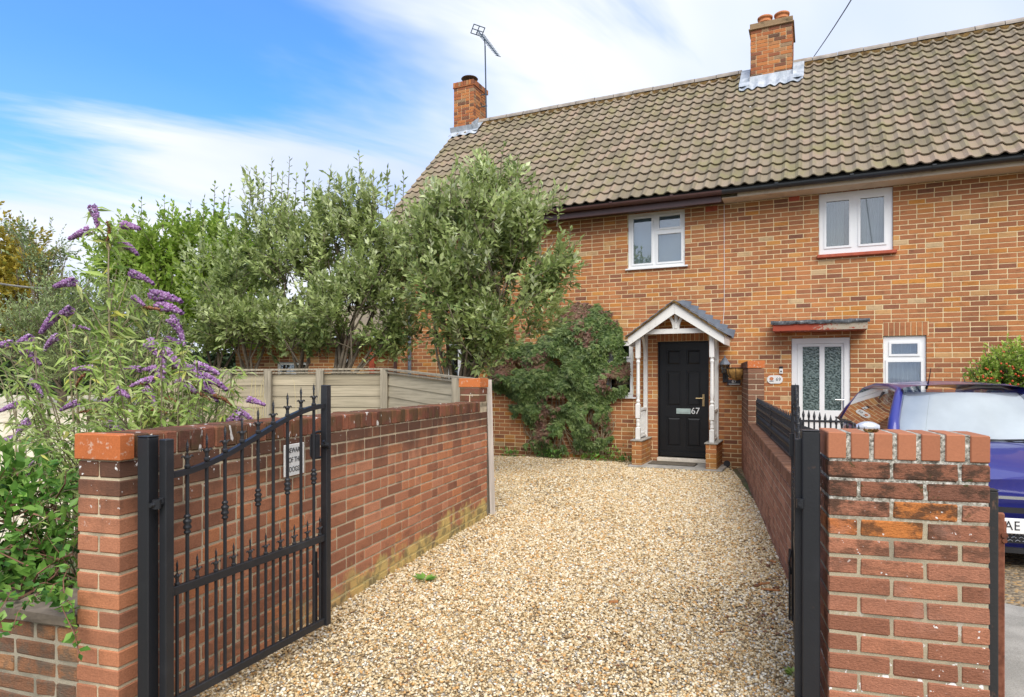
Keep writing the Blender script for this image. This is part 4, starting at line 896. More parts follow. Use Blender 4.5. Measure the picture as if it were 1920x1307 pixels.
# ------------------------------------------------------------------ drive walls
AU = math.atan2(U.y, U.x); AV = math.atan2(V.y, V.x)
lw = thing('garden_wall', 'long red brick garden wall left of the gravel drive, with dark brick-on-edge coping and yellow lichen at its foot', 'wall', (LW0.x, LW0.y, 0))
lw.rotation_euler = (0, 0.0085, AU)
LM = frame_at(lw)
ZC = 1.216 - 0.105
b = MB(); b.box(0.006, LWL - 0.006, 0.006, 0.209, -0.2, ZC + 0.09); b.build('mortar', M['lmortar'], lw)
emit_bricks(lw, LM, solid_bricks(LWL, ZC - 17 * 0.075, 17, j=0.0125), M['lwall'], ch=0.004)
cps = [q for q in coping_bricks(LWL - 0.25, ZC + 0.002, -0.003, 0.217, 0.1, rough=0.004) if q[0] > 0.06]
emit_bricks(lw, LM, cps, M['coping'], name='coping_brick', ch=0.006, jit=0.002)
b = MB(); b.cbox(-0.012, 0.062, -0.012, 0.222, ZC + 0.001, ZC + 0.104, 0.004, 0.3); b.build('end_cap_tile', M['orangecap'], lw)
b = MB(); b.box(LWL - 0.246, LWL - 0.006, 0.006, 0.209, ZC + 0.05, ZC + 0.27); b.build('mortar', M['lmortar'], lw)
e_ = [(q[0] + LWL - 0.25, q[1] + LWL - 0.25, q[2], q[3], q[4], q[5]) for q in solid_bricks(0.25, ZC + 0.1, 2)]
for q in e_: b = MB(); b.cbox(*q, 0.004, rnd.random(), 0.001); b.build('pier_brick', M['coping'], lw)
b = MB(); b.cbox(LWL - 0.26, LWL + 0.006, -0.01, 0.225, ZC + 0.253, ZC + 0.345, 0.004, 0.8); b.build('pier_cap_tile', M['orangecap'], lw)

pl = thing('gate_pillar', 'stubby red brick gate pillar on the right, capped with seven smooth bricks on edge', 'pillar', (1.240, 2.55, 0)); pl.rotation_euler = (0, 0, AV)
PM = frame_at(pl); PW = 0.5525 - 0.01; ZP = 1.228 - 0.105
b = MB(); b.box(0.004, PW - 0.004, 0.0045, 0.205, -0.2, ZP + 0.006)
b.box(0.006, PW - 0.006, 0.004, 0.208, ZP + 0.0061, ZP + 0.1035); b.build('mortar', M['pmortar'], pl)
emit_bricks(pl, PM, solid_bricks(PW, ZP - 17 * 0.075, 17, 0.21, lambda r_: ('S', 'S', 'H') if r_ % 2 == 0 else ('H', 'S', 'S'), j=0.011), M['pillar'], ch=0.005, jit=0.002,
            tintf=lambda b_: rnd.uniform(0.76, 0.99) if (b_[4] > 0.80 and b_[4] < 1.02 and b_[0] < 0.3 and rnd.random() < 0.75) else (rnd.uniform(0.0, 0.3) if b_[4] > 0.97 else rnd.uniform(0.12, 0.7)))
x = 0.0
for i in range(7):
    b = MB(); wd = 0.063; b.cbox(x - 0.002 * (i == 0), x + wd, -0.003, 0.215, ZP + 0.004, ZP + 0.105 + rnd.uniform(-.001, .001), 0.0035, rnd.random(), 0.0006); b.build('cap_brick', M['capbrick'], pl); x += wd + (PW - 7 * wd) / 6
# mortar top surface lies below the bricks; a little dead moss in the joint
b = MB()
for i in range(26):
    p = (0.155 + rnd.uniform(-.02, .02), 0.03 + rnd.random() * 0.02, ZP + 0.105); b.tube([p, (p[0] + rnd.uniform(-.015, .015), p[1] + rnd.uniform(-.01, .01), p[2] + rnd.uniform(0.004, 0.014))], 0.0025, 4)
b.build('dead_moss', M['moss'], pl)

rw = thing('garden_wall', 'low red brick wall right of the drive, carrying black iron railings', 'wall', (RWs.x, RWs.y, 0)); rw.rotation_euler = (0, 0, AU)
# x runs away along the drive, drive face at y=0, thickness towards -y
rw.location = (RWs.x, RWs.y, 0); RM = frame_at(rw)
RLEN = (9.15 - RWs.y) / U.y; RH = 0.78; RFULL = (hw(PARTY - 0.05, 0, 0).y - RWs.y) / U.y - 0.02
RFULL = None
# meet the facade: intersect the drive face line with the facade plane
k = ((HZ0 - RWs.y) * HC - RWs.x * HS) / (U.x * HS + U.y * HC); RFULL = k - 0.012
def shift(bs, dy=-0.215, dx=0.0): return [(q[0] + dx, q[1] + dx, q[2] + dy, q[3] + dy, q[4], q[5]) for q in bs]
b = MB(); b.box(0.006, RLEN, -0.209, -0.006, -0.25, RH - 0.01); b.box(RLEN + 0.006, RFULL, -0.209, -0.006, -0.25, 1.50); b.build('mortar', M['rmortar'], rw)
emit_bricks(rw, RM, shift(solid_bricks(RLEN, RH - 0.1 - 13 * 0.075, 13, j=0.014)), M['rwall'], cap=260, ch=0.004)
emit_bricks(rw, RM, [(q[0], q[1], -0.217 , 0.003, q[4], q[5]) for q in coping_bricks(RLEN, RH - 0.098, 0, 0, 0.1, rough=0.004)], M['rwall'], name='coping_brick', ch=0.006, jit=0.003)
hi = shift(solid_bricks(RFULL - RLEN, -0.25, 24), dx=RLEN)
rest = MB()
for q in hi:
    if q[4] > RH - 0.2 and q[0] < RLEN + 0.12: b = MB(); b.cbox(*q, 0.004, rnd.random()); b.build('pier_brick', M['rwall'], rw)
    else: rest.cbox(*q, 0.004, rnd.random())
rest.build('tall_section_brick_courses', M['rwall'], rw)['kind'] = 'stuff'
x = RLEN
while x < RFULL - 0.03:
    b = MB(); b.cbox(x, min(x + 0.064, RFULL), -0.222, 0.006, 1.552, 1.655, 0.004, 0.5); b.build('coping_brick', M['orangecap'] if x < RLEN + 0.05 else M['coping'], rw); x += 0.0735
# low wall at the far left, with a weathered stone coping
LV0 = LW0 - V * 0.235 + U * 0.03
lo = thing('low_wall', 'low weathered brick wall with grey stone coping at the bottom left corner', 'wall', (LV0.x, LV0.y, 0)); lo.rotation_euler = (0, 0, AV); OM = frame_at(lo)
ztop = CAM_Z + (HOR - 1150) / F_PX * 2.66; LL = 1.5
b = MB(); b.box(-LL, -0.002, 0.006, 0.2, -0.2, ztop - 0.06); b.build('mortar', M['lowmortar'], lo)
bb = [(q[0] - LL, q[1] - LL, q[2], q[3], q[4], q[5]) for q in solid_bricks(LL, ztop - 0.062 - 8 * 0.078, 8, 0.205, course=0.078, j=0.014)]
emit_bricks(lo, OM, bb, M['lowwall'], ch=0.007, jit=0.004)
x = -LL
while x < -0.02:
    b = MB(); xe = min(x + rnd.uniform(0.3, 0.45), -0.003); b.cbox(x, xe - 0.006, -0.03, 0.24, ztop - 0.06, ztop + rnd.uniform(-.006, .006), 0.012, 0.5, 0.006); b.build('coping_stone', M['stone'], lo); x = xe

# ------------------------------------------------------------------ gates and posts
FIN = None
def finial_mesh(sc, name, small=False):
    b = MB(); b.lathe([(0.010, 0), (0.012, 0.004), (0.012, 0.012), (0.008, 0.016), (0.0075, 0.035), (0.010, 0.045), (0.006, 0.055)], (0, 0, 0), 8)
    # twisted flame
    rows = []
    for i in range(9):
        t = i / 8; z = 0.05 + 0.07 * t; a = t * 2.6; w_ = 0.0095 * math.sin(math.pi * min(1, t * 0.9 + 0.18)) + 0.001
        rows.append((z, a, w_))
    vs, f = [], []
    for z, a, w_ in rows:
        for k in range(4):
            t = a + k * math.pi / 2; r_ = w_ if k % 2 == 0 else w_ * 0.45; vs.append((r_ * math.cos(t), r_ * math.sin(t), z))
    for i in range(8):
        for k in range(4): f.append((i * 4 + k, i * 4 + (k + 1) % 4, i * 4 + 4 + (k + 1) % 4, i * 4 + 4 + k))
    f.append((32, 33, 34, 35)); b.add(vs, f)
    for sg in (-1, 1):
        b.tube([(sg * 0.004, 0, 0.034), (sg * 0.012, 0, 0.045), (sg * 0.020, 0, 0.052), (sg * 0.027, 0, 0.050), (sg * 0.029, 0, 0.044)], [0.0045, 0.0045, 0.004, 0.003, 0.0015], 5)
    me = b.mesh(name, M['iron']); me.transform(Matrix.Diagonal((sc, sc, sc, 1))); return me
FB, FSM = finial_mesh(1.0, 'finial'), finial_mesh(0.88, 'small_finial')
b = MB(); b.lathe([(0.008, -0.042), (0.014, -0.036), (0.014, -0.030), (0.009, -0.024), (0.017, -0.016), (0.017, -0.010), (0.012, 0.0), (0.017, 0.010), (0.017, 0.016), (0.009, 0.024), (0.014, 0.030), (0.014, 0.036), (0.008, 0.042)], (0, 0, 0), 12); KN = b.mesh('collar', M['iron'], smooth=True)
def gate(label, p0, p1, latch_side=1):
    L = (Vector((p1[0], p1[1], 0)) - Vector((p0[0], p0[1], 0))).length
    g = thing('iron_gate', label, 'gate', (p0[0], p0[1], 0), math.atan2(p1[1] - p0[1], p1[0] - p0[0]), 'pair of black iron drive gates')
    b = MB(); b.cbox(-0.02, 0.02, -0.02, 0.02, 0.095, 1.194, 0.003); b.build('hinge_stile', M['iron'], g)
    b = MB(); b.cbox(L - 0.02, L + 0.02, -0.02, 0.02, 0.095, 1.398, 0.003); b.build('closing_stile', M['iron'], g)
    for z in (0.12, 0.572): b = MB(); b.cbox(0.0205, L - 0.0205, -0.011, 0.011, z - 0.018, z + 0.018, 0.002); b.build('rail', M['iron'], g)
    fz = lambda u: 1.047 + 0.235 * (0.5 - 0.5 * math.cos(math.pi * min(1, max(0, (u - 0.0) / 1.0)) ** 1.0)) if True else 0
    fz = lambda u: 1.045 + 0.23 * (u * u * (3 - 2 * u)) + 0.01 * u
    b = MB(); n = 28; rr = [[], [], [], []]
    for i in range(n + 1):
        u = i / n; x = 0.0205 + (L - 0.041) * u; z = fz(u)
        for k, (y_, dz) in enumerate(((-0.011, 0.012), (0.011, 0.012), (0.011, -0.012), (-0.011, -0.012))): rr[k].append((x, y_, z + dz))
    b.strip([rr[0], rr[1], rr[2], rr[3], rr[0]]); b.build('arched_top_rail', M['iron'], g)
    for i in range(1, 20):
        x = L * i / 20; y_ = 0
        if i % 2 == 0:
            zt_ = fz(i / 20); b = MB(); b.tube([(x, 0, 0.137), (x, 0, zt_ - 0.011)], 0.0078, 8); b.build('bar', M['iron'], g, smooth=False)
            o = new_obj('finial', FB, g); o.location = (x, 0, zt_ + 0.011)
            if i % 4 == 2:
                o = new_obj('collar', KN, g); o.location = (x, 0, 0.82 + 0.105 * (i / 20))
        else:
            b = MB(); b.tube([(x, 0, 0.137), (x, 0, 0.555)], 0.0070, 8); b.build('bar', M['iron'], g)
            o = new_obj('small_finial', FSM, g); o.location = (x, 0, 0.589)
    b = MB(); s = latch_side
    zc = 1.075; b.tube([(L, 0.02 * s, zc + 0.07), (L - 0.035, 0.03 * s, zc + 0.07), (L - 0.075, 0.03 * s, zc + 0.06), (L - 0.085, 0.03 * s, zc + 0.03), (L - 0.085, 0.03 * s, zc - 0.05), (L - 0.07, 0.03 * s, zc - 0.07), (L, 0.02 * s, zc - 0.07)], 0.007, 6)
    b.box(L - 0.09, L - 0.055, -0.004, 0.03, zc - 0.06, zc + 0.06); b.tube([(L - 0.03, 0.0, zc), (L - 0.03, -0.05, zc)], 0.012, 8); b.tube([(L - 0.045, -0.02, zc + 0.025), (L - 0.015, -0.03, zc - 0.02)], 0.008, 6)
    b.build('latch', M['iron'], g)
    b = MB(); b.tube([(L - 0.07, 0.02, 0.50), (L - 0.075, 0.03, 0.44), (L - 0.05, 0.03, 0.42), (L - 0.04, 0.02, 0.36)], 0.006, 6); b.tube([(L - 0.045, 0.028, 0.50), (L - 0.045, 0.028, 0.11)], 0.007, 6); b.build('drop_bolt', M['iron'], g)
    b = MB()
    for z in (0.94, 0.14): b.tube([(-0.075, 0, z), (0.03, 0, z)], 0.009, 8); b.tube([(-0.045, 0, z - 0.018), (-0.045, 0, z + 0.018)], 0.016, 8); b.tube([(-0.02, 0, z + 0.0), (-0.02, 0.0, z + 0.022)], 0.014, 6)
    b.build('hinge', M['iron'], g)
    return g
g1_ = gate('open black iron gate before the left brick wall, with spear finials facing the camera', (-1.391, 2.62), (-1.0126, 3.54))
g2_ = gate('open black iron gate seen almost edge-on beside the right gate pillar', (1.168, 2.64), (1.566, 3.60), -1)
def gate_post(name, label, x, y, w_, ztop_, ang, mat='iron', group=None):
    o = thing(name, label, 'post', (x, y, 0), ang, group)
    b = MB(); b.cbox(-w_ / 2, w_ / 2, -w_ / 2, w_ / 2, -0.2, ztop_ - 0.006, 0.004); b.build('shaft', M[mat], o)
    b = MB(); b.cbox(-w_ / 2 - 0.001, w_ / 2 + 0.001, -w_ / 2 - 0.001, w_ / 2 + 0.001, ztop_ - 0.0055, ztop_, 0.003); b.build('cap', M[mat], o)
    return o
gate_post('gate_post', 'square black steel post against the near end of the left brick wall', -1.462, 2.615, 0.056, 1.208, DROT, group='black posts carrying the drive gates')
gate_post('gate_post', 'square black steel post against the left side of the right brick pillar', 1.176 + 0.022, 2.615, 0.066, 1.232, DROT, group='black posts carrying the drive gates')
pr = PR0 - U * 0.0
px_ = ray(1860, 918, 2.43)
gate_post('iron_post', 'worn black post against the right side of the brick gate pillar', px_.x + 0.008, px_.y + 0.03, 0.05, 1.022, DROT, 'wornpost')
# rusty leaf of the neighbour's gate, seen edge-on behind that post
p0 = ray(1876, 960, 2.52)
ng = thing('rusty_gate', 'rusty neighbouring gate swung open behind the worn post at the right pillar', 'gate', (p0.x, p0.y, 0), math.atan2(0.99, 0.62))
b = MB(); b.cbox(-0.014, 0.014, -0.012, 0.012, 0.08, 0.918, 0.003); b.build('hinge_stile', M['rust'], ng)
b = MB(); b.tube([(0.008, -0.012, 0.84), (0.008, -0.012, 0.885)], 0.0075, 8); b.tube([(-0.02, -0.012, 0.835), (0.016, -0.012, 0.835)], 0.011, 8); b.tube([(-0.02, -0.012, 0.815), (0.016, -0.012, 0.815)], 0.009, 8); b.build('hinge', M['rust'], ng)

# neighbour's spear-topped railing behind the right pillar
def spear(b, x, z0, z1, r_=0.007, y=0.0):
    b.tube([(x, y, z0), (x, y, z1 - 0.05)], r_, 6); b.tube([(x, y, z1 - 0.052), (x, y, z1 - 0.035), (x, y, z1)], [r_ * 1.25, r_ * 1.6, 0.001], 6)
rp = ray(1500, 800, 4.2)
nb = thing('arched_railing', 'small black spear-topped gate dipping to the right in front of the white door', 'gate', (rp.x, rp.y, 0), DROT)
n = 13; xs0 = 0.02
b = MB(); rr = [[], []]
for i in range(n): pass
for i in range(n):
    u = i / (n - 1); x = xs0 + u * 0.385; zt_ = 1.232 - 0.10 * u ** 1.6 - 0.02 * u
    b = MB(); spear(b, x, 0.1, zt_, 0.0055); b.build('bar', M['iron'], nb)
b = MB(); b.cbox(0.0, 0.30, -0.007, 0.007, 1.152, 1.164, 0.001); b.cbox(0.0, 0.45, -0.007, 0.007, 0.30, 0.325, 0.001); b.cbox(-0.03, -0.002, -0.014, 0.014, -0.1, 1.25, 0.002); b.build('frame', M['iron'], nb)
pts = [(0.01 + 0.42 * i / 12, 0, 1.12 - 0.085 * math.sin(math.pi * 0.5 * i / 12)) for i in range(13)]
b = MB()
for i in range(12): b.bar(pts[i], pts[i + 1], 0.012, 0.018)
b.build('curved_rail', M['iron'], nb)

# railing standing on the right wall
def railing(label, x0, x1):
    r_ = thing('iron_railing', label, 'railing', tuple(RM @ Vector((x0, -0.11, RH))), AU, 'cast-iron railings on the right wall')
    L = x1 - x0
    for z, h, w_ in ((0.012, 0.02, 0.03), (0.225, 0.028, 0.024), (0.30, 0.012, 0.014), (0.16, 0.010, 0.012)):
        b = MB(); b.cbox(0, L, -w_ / 2, w_ / 2, z - h / 2, z + h / 2, 0.002); b.build('rail', M['iron'], r_)
    n = int(L / 0.062)
    bar = MB(); spear(bar, 0, 0.022, 0.345, 0.006); bm = bar.mesh('bar', M['iron'])
    orn = MB(); orn.lathe([(0.007, -0.03), (0.018, -0.01), (0.02, 0), (0.018, 0.01), (0.007, 0.03)], (0, 0, 0), 8)
    orn.tube([(0.0, 0, -0.015), (0.018, 0, -0.03), (0.03, 0, -0.01), (0.022, 0, 0.006)], 0.005, 5); om = orn.mesh('scroll_ornament', M['iron'])
    for i in range(n):
        x = 0.03 + (L - 0.06) * i / (n - 1)
        o = new_obj('bar', bm, r_); o.location = (x, 0, 0)
        o = new_obj('scroll_ornament', om, r_); o.location = (x, 0, 0.10)
        if i % 2 == 0: o = new_obj('finial', FSM, r_); o.location = (x + 0.031, 0, 0.305); o.scale = (0.6, 0.6, 0.6)
    for x in (0.0, L):
        b = MB(); b.cbox(x - 0.014, x + 0.014, -0.014, 0.014, -0.02, 0.335, 0.003); b.build('upright', M['iron'], r_)
def at_y(Y): return (Y - RWs.y) / U.y
railing('far black iron railing panel on the right wall, ending at the tall brick pier', at_y(7.0), at_y(9.0))
railing('near black iron railing panel on the right wall, beside the edge-on gate', at_y(4.75), at_y(6.96))

# ------------------------------------------------------------------ timber fence
fc = thing('timber_fence', 'weathered grey-brown board fence behind the left brick wall, turning away at a corner post', 'fence', (0, 0, 0))
PA, PC, PD = Vector((-0.262, 7.02, 1.404)), Vector((-1.757, 9.0, 1.553)), Vector((-5.2, 9.26, 1.53))
def fpt(px_, A, B):      # where the sight line at px meets the fence line
    a = (px_ - 960) / F_PX; d = B - A; t = (a * A.y - A.x) / (d.x - a * d.y); return A + d * t
stations = [PA, fpt(856, PA, PC), PC, fpt(602, PC, PD), fpt(505, PC, PD), fpt(430, PC, PD), fpt(345, PC, PD), PD]
for i in range(len(stations) - 1):
    A, B = stations[i], stations[i + 1]; d = (B - A).normalized(); nrm = Vector((-d.y, d.x, 0)).normalized()
    if nrm.y > 0: nrm = -nrm
    hgt = 0.155; zt_ = 0.075
    for k in range(10):
        za, zb = A.z - zt_ - k * hgt, B.z - zt_ - k * hgt
        if za < -0.2: break
        b = MB(); o_ = nrm * (-0.02)
        b.add([tuple(p) for p in (Vector((A.x, A.y, za)) + o_, Vector((B.x, B.y, zb)) + o_, Vector((B.x, B.y, zb - hgt - 0.0)) + o_ + nrm * 0.012, Vector((A.x, A.y, za - hgt)) + o_ + nrm * 0.012,
              Vector((A.x, A.y, za)) + o_ - nrm * 0.016, Vector((B.x, B.y, zb)) + o_ - nrm * 0.016, Vector((B.x, B.y, zb - hgt)) + o_ - nrm * 0.004, Vector((A.x, A.y, za - hgt)) + o_ - nrm * 0.004)],
              [(0, 1, 2, 3), (7, 6, 5, 4), (0, 4, 5, 1), (3, 2, 6, 7)], rnd.random()); b.build('board', M['fence'], fc)
    for dz, w_, h_ in ((-0.012, 0.075, 0.024), (-0.055, 0.04, 0.022)):
        b = MB(); b.bar((A.x, A.y, A.z + dz), (B.x, B.y, B.z + dz), w_, h_); b.build('rail', M['post'], fc)
for i, p in enumerate(stations[1:-1]):
    b = MB(); w_ = 0.05; b.cbox(p.x - w_, p.x + w_, p.y - 0.085, p.y - 0.02, -0.25, p.z - 0.026, 0.004); b.build('post', M['post'], fc)
pb = ray(924, 965, 6.98); pt_ = ray(917, 712, 6.98)
b = MB(); b.bar((pb.x, 6.98, gz(7) - 0.02), (pt_.x, 6.98, pt_.z), 0.055, 0.022, up=(0, 1, 0)); b.build('end_board', M['board'], fc)
b = MB(); b.bar((pb.x - 0.04, 7.05, gz(7) - 0.05), (pt_.x - 0.035, 7.05, pt_.z - 0.01), 0.05, 0.06, up=(0, 1, 0)); b.build('end_post', M['post'], fc)

# ------------------------------------------------------------------ low brick annexe behind the trees
an = thing('brick_annexe', 'low red brick annexe glimpsed through the trees above the fence, with white window frames', 'building', (0, 0, 0))
A, B = hw(S_WL - 0.02, 0.6, 0), Vector((-6.2, 14.6, 0))
ang = math.atan2(A.y - B.y, A.x - B.x); LA = (A - B).length; an.location = B; an.rotation_euler = (0, 0, ang)
def ax(px_): a = (px_ - 960) / F_PX; d = (A - B) / LA; return (a * B.y - B.x) / (d.x - a * d.y)
hl = [(ax(520), ax(577), 0.9, 1.75), (ax(633), ax(645), 1.2, 1.82), (ax(648), ax(658), 1.2, 1.82)]
wl = backing(0, LA, -0.2, 2.25, hl, 0.0, 0.25).build('wall', M['facade_mortar'], an)
emit_bricks(wl, frame_at(an), [(q[0], q[1], q[2], q[3], q[4], q[5]) for q in face_bricks(0, LA, 0.6, 22, hl)], M['facade'], ch=0.003, cap=200)
for h_ in hl:
    f = backing(h_[0], h_[1], h_[2], h_[3], [(h_[0] + 0.06, h_[1] - 0.06, h_[2] + 0.06, h_[3] - 0.06)], 0.03, 0.08).build('window', M['upvc'], an)
    b = MB(); b.box(h_[0] + 0.06, h_[1] - 0.06, 0.05, 0.056, h_[2] + 0.06, h_[3] - 0.06); b.build('pane', M['glass'], f)
    b = MB(); b.box(h_[0], h_[1], 0.26, 0.9, h_[2], h_[3]); b.build('room', M['room'], f)
b = MB(); b.box(-0.1, LA, -0.35, -0.33, 2.12, 2.28); b.box(-0.1, LA, -0.329, 0.0, 2.2, 2.22); b.build('fascia', M['browngutter'], an)
b = MB(); b.m = Matrix.Translation((0, -0.4, 2.29)) @ Matrix.Rotation(R(20), 4, 'X'); b.box(-0.1, LA, 0, 2.6, 0, 0.05); b.m = Matrix.Identity(4); b.build('roof', M['tile'], an)
b = MB(); b.box(ax(698), ax(708), -0.28, -0.18, -0.1, 2.11); b.build('post', M['redpaint'], an)

# ------------------------------------------------------------------ signs, lamp, basket and small things
def on_face(o, root_m, loc): o.matrix_world = root_m @ Matrix.Translation(loc)
# warning sign on the left wall: its face looks at the drive (local -y of the wall frame)
sx0, sx1 = 0.985, 1.19
def wall_x(px_): a = (px_ - 960) / F_PX; return (a * LW0.y - LW0.x) / (U.x - a * U.y)
sx0, sx1 = wall_x(528), wall_x(565.5); Ym = LW0.y + U.y * (sx0 + sx1) / 2; z1s, z0s = CAM_Z + (HOR - 829) / F_PX * Ym, CAM_Z + (HOR - 888) / F_PX * Ym
sg_ = thing('warning_sign', 'white plastic sign reading BEWARE OF THE DOGS! fixed to the left brick wall', 'sign', tuple(LM @ Vector(((sx0 + sx1) / 2, -0.008, (z0s + z1s) / 2))), AU)
hw_, hh_ = (sx1 - sx0) / 2, (z1s - z0s) / 2
b = MB(); b.cbox(-hw_, hw_, -0.004, 0.003, -hh_, hh_, 0.002); b.build('plate', M['signwhite'], sg_)
for tx, zz_ in (('BEWARE', 0.30), ('OF THE', 0.0), ('DOGS!', -0.30)):
    o = text_mesh('lettering', tx, 0.040, M['ink'], sg_, 0.0006); o.location = (0, -0.0052, zz_ * 2 * hh_); o.scale = (0.82, 1, 1)
def face_thing(name, label, cat, px_, py_, t=-0.006):
    s_, z_ = hp(px_, py_, t); p = hw(s_, t, z_); return thing(name, label, cat, tuple(p), HROT)
# house sign 67, oval 69, doorbell
o = face_thing('house_sign', 'small dark slate house sign reading 67 below the wall lantern', 'sign', 1377, 717, -0.01)
b = MB(); b.cbox(-0.115, 0.10, -0.008, 0.003, -0.05, 0.045, 0.003); b.build('plate', M['slatesign'], o)
t = text_mesh('lettering', '67', 0.075, M['white'], o, 0.0006); t.location = (-0.005, -0.009, 0.012)
b = MB(); b.box(-0.09, 0.085, -0.0095, -0.0085, -0.036, -0.024); b.build('small_print', M['white'], o)
o = face_thing('house_sign', 'white oval house sign with an orange emblem and the number 69', 'sign', 1453, 711.5, -0.012)
b = MB(); pts = [(math.copysign(1, math.cos(a_)) * 0.055 + 0.065 * math.cos(a_), 0.068 * math.sin(a_)) for a_ in [2 * math.pi * i / 40 for i in range(40)]]; b.prism(pts, -0.006, 0.004); b.build('plate', M['white'], o)
b = MB()
for i in range(7): a_ = i * 2 * math.pi / 7; q = [(-0.052 + 0.017 * math.cos(a_) + 0.016 * math.cos(t_2), 0.012 + 0.015 * math.sin(a_) + 0.014 * math.sin(t_2)) for t_2 in [2 * math.pi * j / 8 for j in range(8)]]; b.add([(x_, -0.0068 - 0.0003 * i, z_) for x_, z_ in q], [tuple(range(8))])
b.build('emblem', M['emblem'], o)
b = MB(); b.box(-0.085, -0.02, -0.0075, -0.0066, -0.034, -0.022); b.build('small_print', M['ink'], o)
t = text_mesh('lettering', '69', 0.078, M['ink'], o, 0.0006); t.location = (0.052, -0.0072, 0.0); t.rotation_euler = (0, 0.12, 0)
o = face_thing('doorbell', 'small white and black doorbell box left of the white door', 'doorbell', 1464.5, 694.5, -0.015)
b = MB(); b.cbox(-0.027, 0.027, -0.012, 0.012, -0.055, 0.028, 0.004); b.build('body', M['white'], o); b = MB(); b.cbox(-0.028, 0.028, -0.014, 0.012, 0.029, 0.065, 0.004); b.box(-0.012, 0.012, -0.0135, -0.0121, -0.03, -0.005); b.build('button', M['ink'], o)
# wall lantern
o = face_thing('wall_lantern', 'black coach lantern on the brick wall right of the porch', 'lantern', 1360.5, 707, 0.0)
b = MB(); b.cbox(-0.045, 0.045, -0.03, -0.003, -0.09, 0.06, 0.006); b.tube([(0, -0.03, 0.02), (0, -0.09, -0.02), (0, -0.12, 0.02), (0, -0.12, 0.06)], 0.011, 8); b.build('bracket', M['iron'], o)
b = MB(); b.lathe([(0.02, 0.05), (0.045, 0.06), (0.05, 0.075)], (0, -0.12, 0), 6)
for k in range(6): a_ = k * math.pi / 3; b.tube([(0.05 * math.cos(a_), -0.12 + 0.05 * math.sin(a_), 0.07), (0.078 * math.cos(a_), -0.12 + 0.078 * math.sin(a_), 0.215)], 0.005, 5)
b.build('cage', M['iron'], o)
b = MB(); b.lathe([(0.046, 0.072), (0.074, 0.213)], (0, -0.12, 0), 6); b.build('lantern_pane', M['carglass'], o)
b = MB(); b.lathe([(0.095, 0.21), (0.09, 0.225), (0.05, 0.28), (0.03, 0.315), (0.012, 0.325), (0.014, 0.345), (0.0, 0.365)], (0, -0.12, 0), 12); b.build('lantern_roof', M['slate'], o)
# hanging basket on the tall wall section, by the lantern
s_, z_ = hp(1376, 690, -0.35); p = hw(s_ + 0.045, -0.33, z_)
o = thing('hanging_basket', 'empty coir-lined hanging basket on an iron bracket by the tall brick pier', 'basket', tuple(p), HROT)
b = MB(); b.lathe([(0.0, -0.20), (0.06, -0.195), (0.12, -0.15), (0.155, -0.08), (0.165, 0.0), (0.15, 0.0), (0.13, -0.05), (0.0, -0.10)], (0, 0, 0), 16); b.build('liner', M['coir'], o, smooth=True)
b = MB(); b.lathe([(0.17, -0.006), (0.176, 0.0), (0.17, 0.006)], (0, 0, 0), 20)
for k in range(8): a_ = k * math.pi / 4; b.tube([(0.17 * math.cos(a_), 0.17 * math.sin(a_), 0), (0.16 * math.cos(a_), 0.16 * math.sin(a_), -0.08), (0.12 * math.cos(a_), 0.12 * math.sin(a_), -0.155), (0.0, 0.0, -0.21)], 0.004, 4)
b.tube([(0.17, 0, 0), (0.30, 0.05, 0.0)], 0.006, 5); b.build('wire_frame', M['iron'], o)
# door mat and ground spotlight
s_, _ = hp(1262, 868, -0.42); p = hw(s_, -0.36, -0.054); o = thing('door_mat', 'flat worn brown door mat on the step below the black door', 'mat', tuple(p), HROT)
b = MB(); b.cbox(-0.40, 0.36, -0.15, 0.17, 0.0, 0.018, 0.005); b.build('pile', M['mat'], o); b = MB(); b.cbox(-0.41, 0.37, -0.16, 0.18, -0.002, 0.006, 0.002); b.build('backing', M['ink'], o)
s_, _ = hp(1364, 873, -0.12); p = hw(s_, -0.14, gz(10.8)); o = thing('garden_spotlight', 'small black outdoor spotlight standing on the gravel by the brick wall', 'lamp', tuple(p), HROT)
b = MB(); b.lathe([(0.05, 0.0), (0.05, 0.015), (0.012, 0.02), (0.012, 0.05)], (0, 0, 0), 12); b.build('base', M['ink'], o)
b = MB(); b.tube([(0.0, 0.05, 0.075), (0.0, -0.055, 0.085)], [0.045, 0.055], 12); b.build('housing', M['ink'], o); b = MB(); b.tube([(0.0, -0.055, 0.085), (0.0, -0.058, 0.0853)], 0.046, 12); b.build('lens', M['trim'] if 'trim' in M else M['ink'], o)
# television aerial strapped to the left chimney
s_, _ = hp(912, 200, 3.0); base = hw(s_, 3.0, hp(912, 222, 3.0)[1]); top = hw(hp(909.5, 88, 3.0)[0], 3.0, hp(909.5, 86, 3.0)[1])
o = thing('tv_aerial', 'television aerial on a tall thin mast beside the left chimney', 'aerial', tuple(base), HROT)
L_ = top - base; Mi = Matrix.Rotation(-HROT, 4, 'Z'); lt = Mi @ L_
b = MB(); b.tube([(0, 0, 0), tuple(lt)], 0.018, 8); b.build('mast', M['aerial'], o)
b = MB(); b.box(-0.30, 0.02, -0.01, 0.01, 0.30, 0.32); b.box(-0.30, 0.02, -0.01, 0.01, 0.60, 0.62); b.build('bracket', M['aerial'], o)
Ya = top.y
hd = Mi @ (ray(934, 105, Ya - 0.55) - base); tl = Mi @ (ray(896, 57, Ya + 0.25) - base)
b = MB(); b.tube([tuple(hd), tuple(tl)], 0.014, 6); b.tube([tuple(lt), tuple(lt + Vector((-0.03, 0, 0.22))), tuple(tl.lerp(hd, 0.28))], 0.014, 6); b.build('boom', M['aerial'], o)
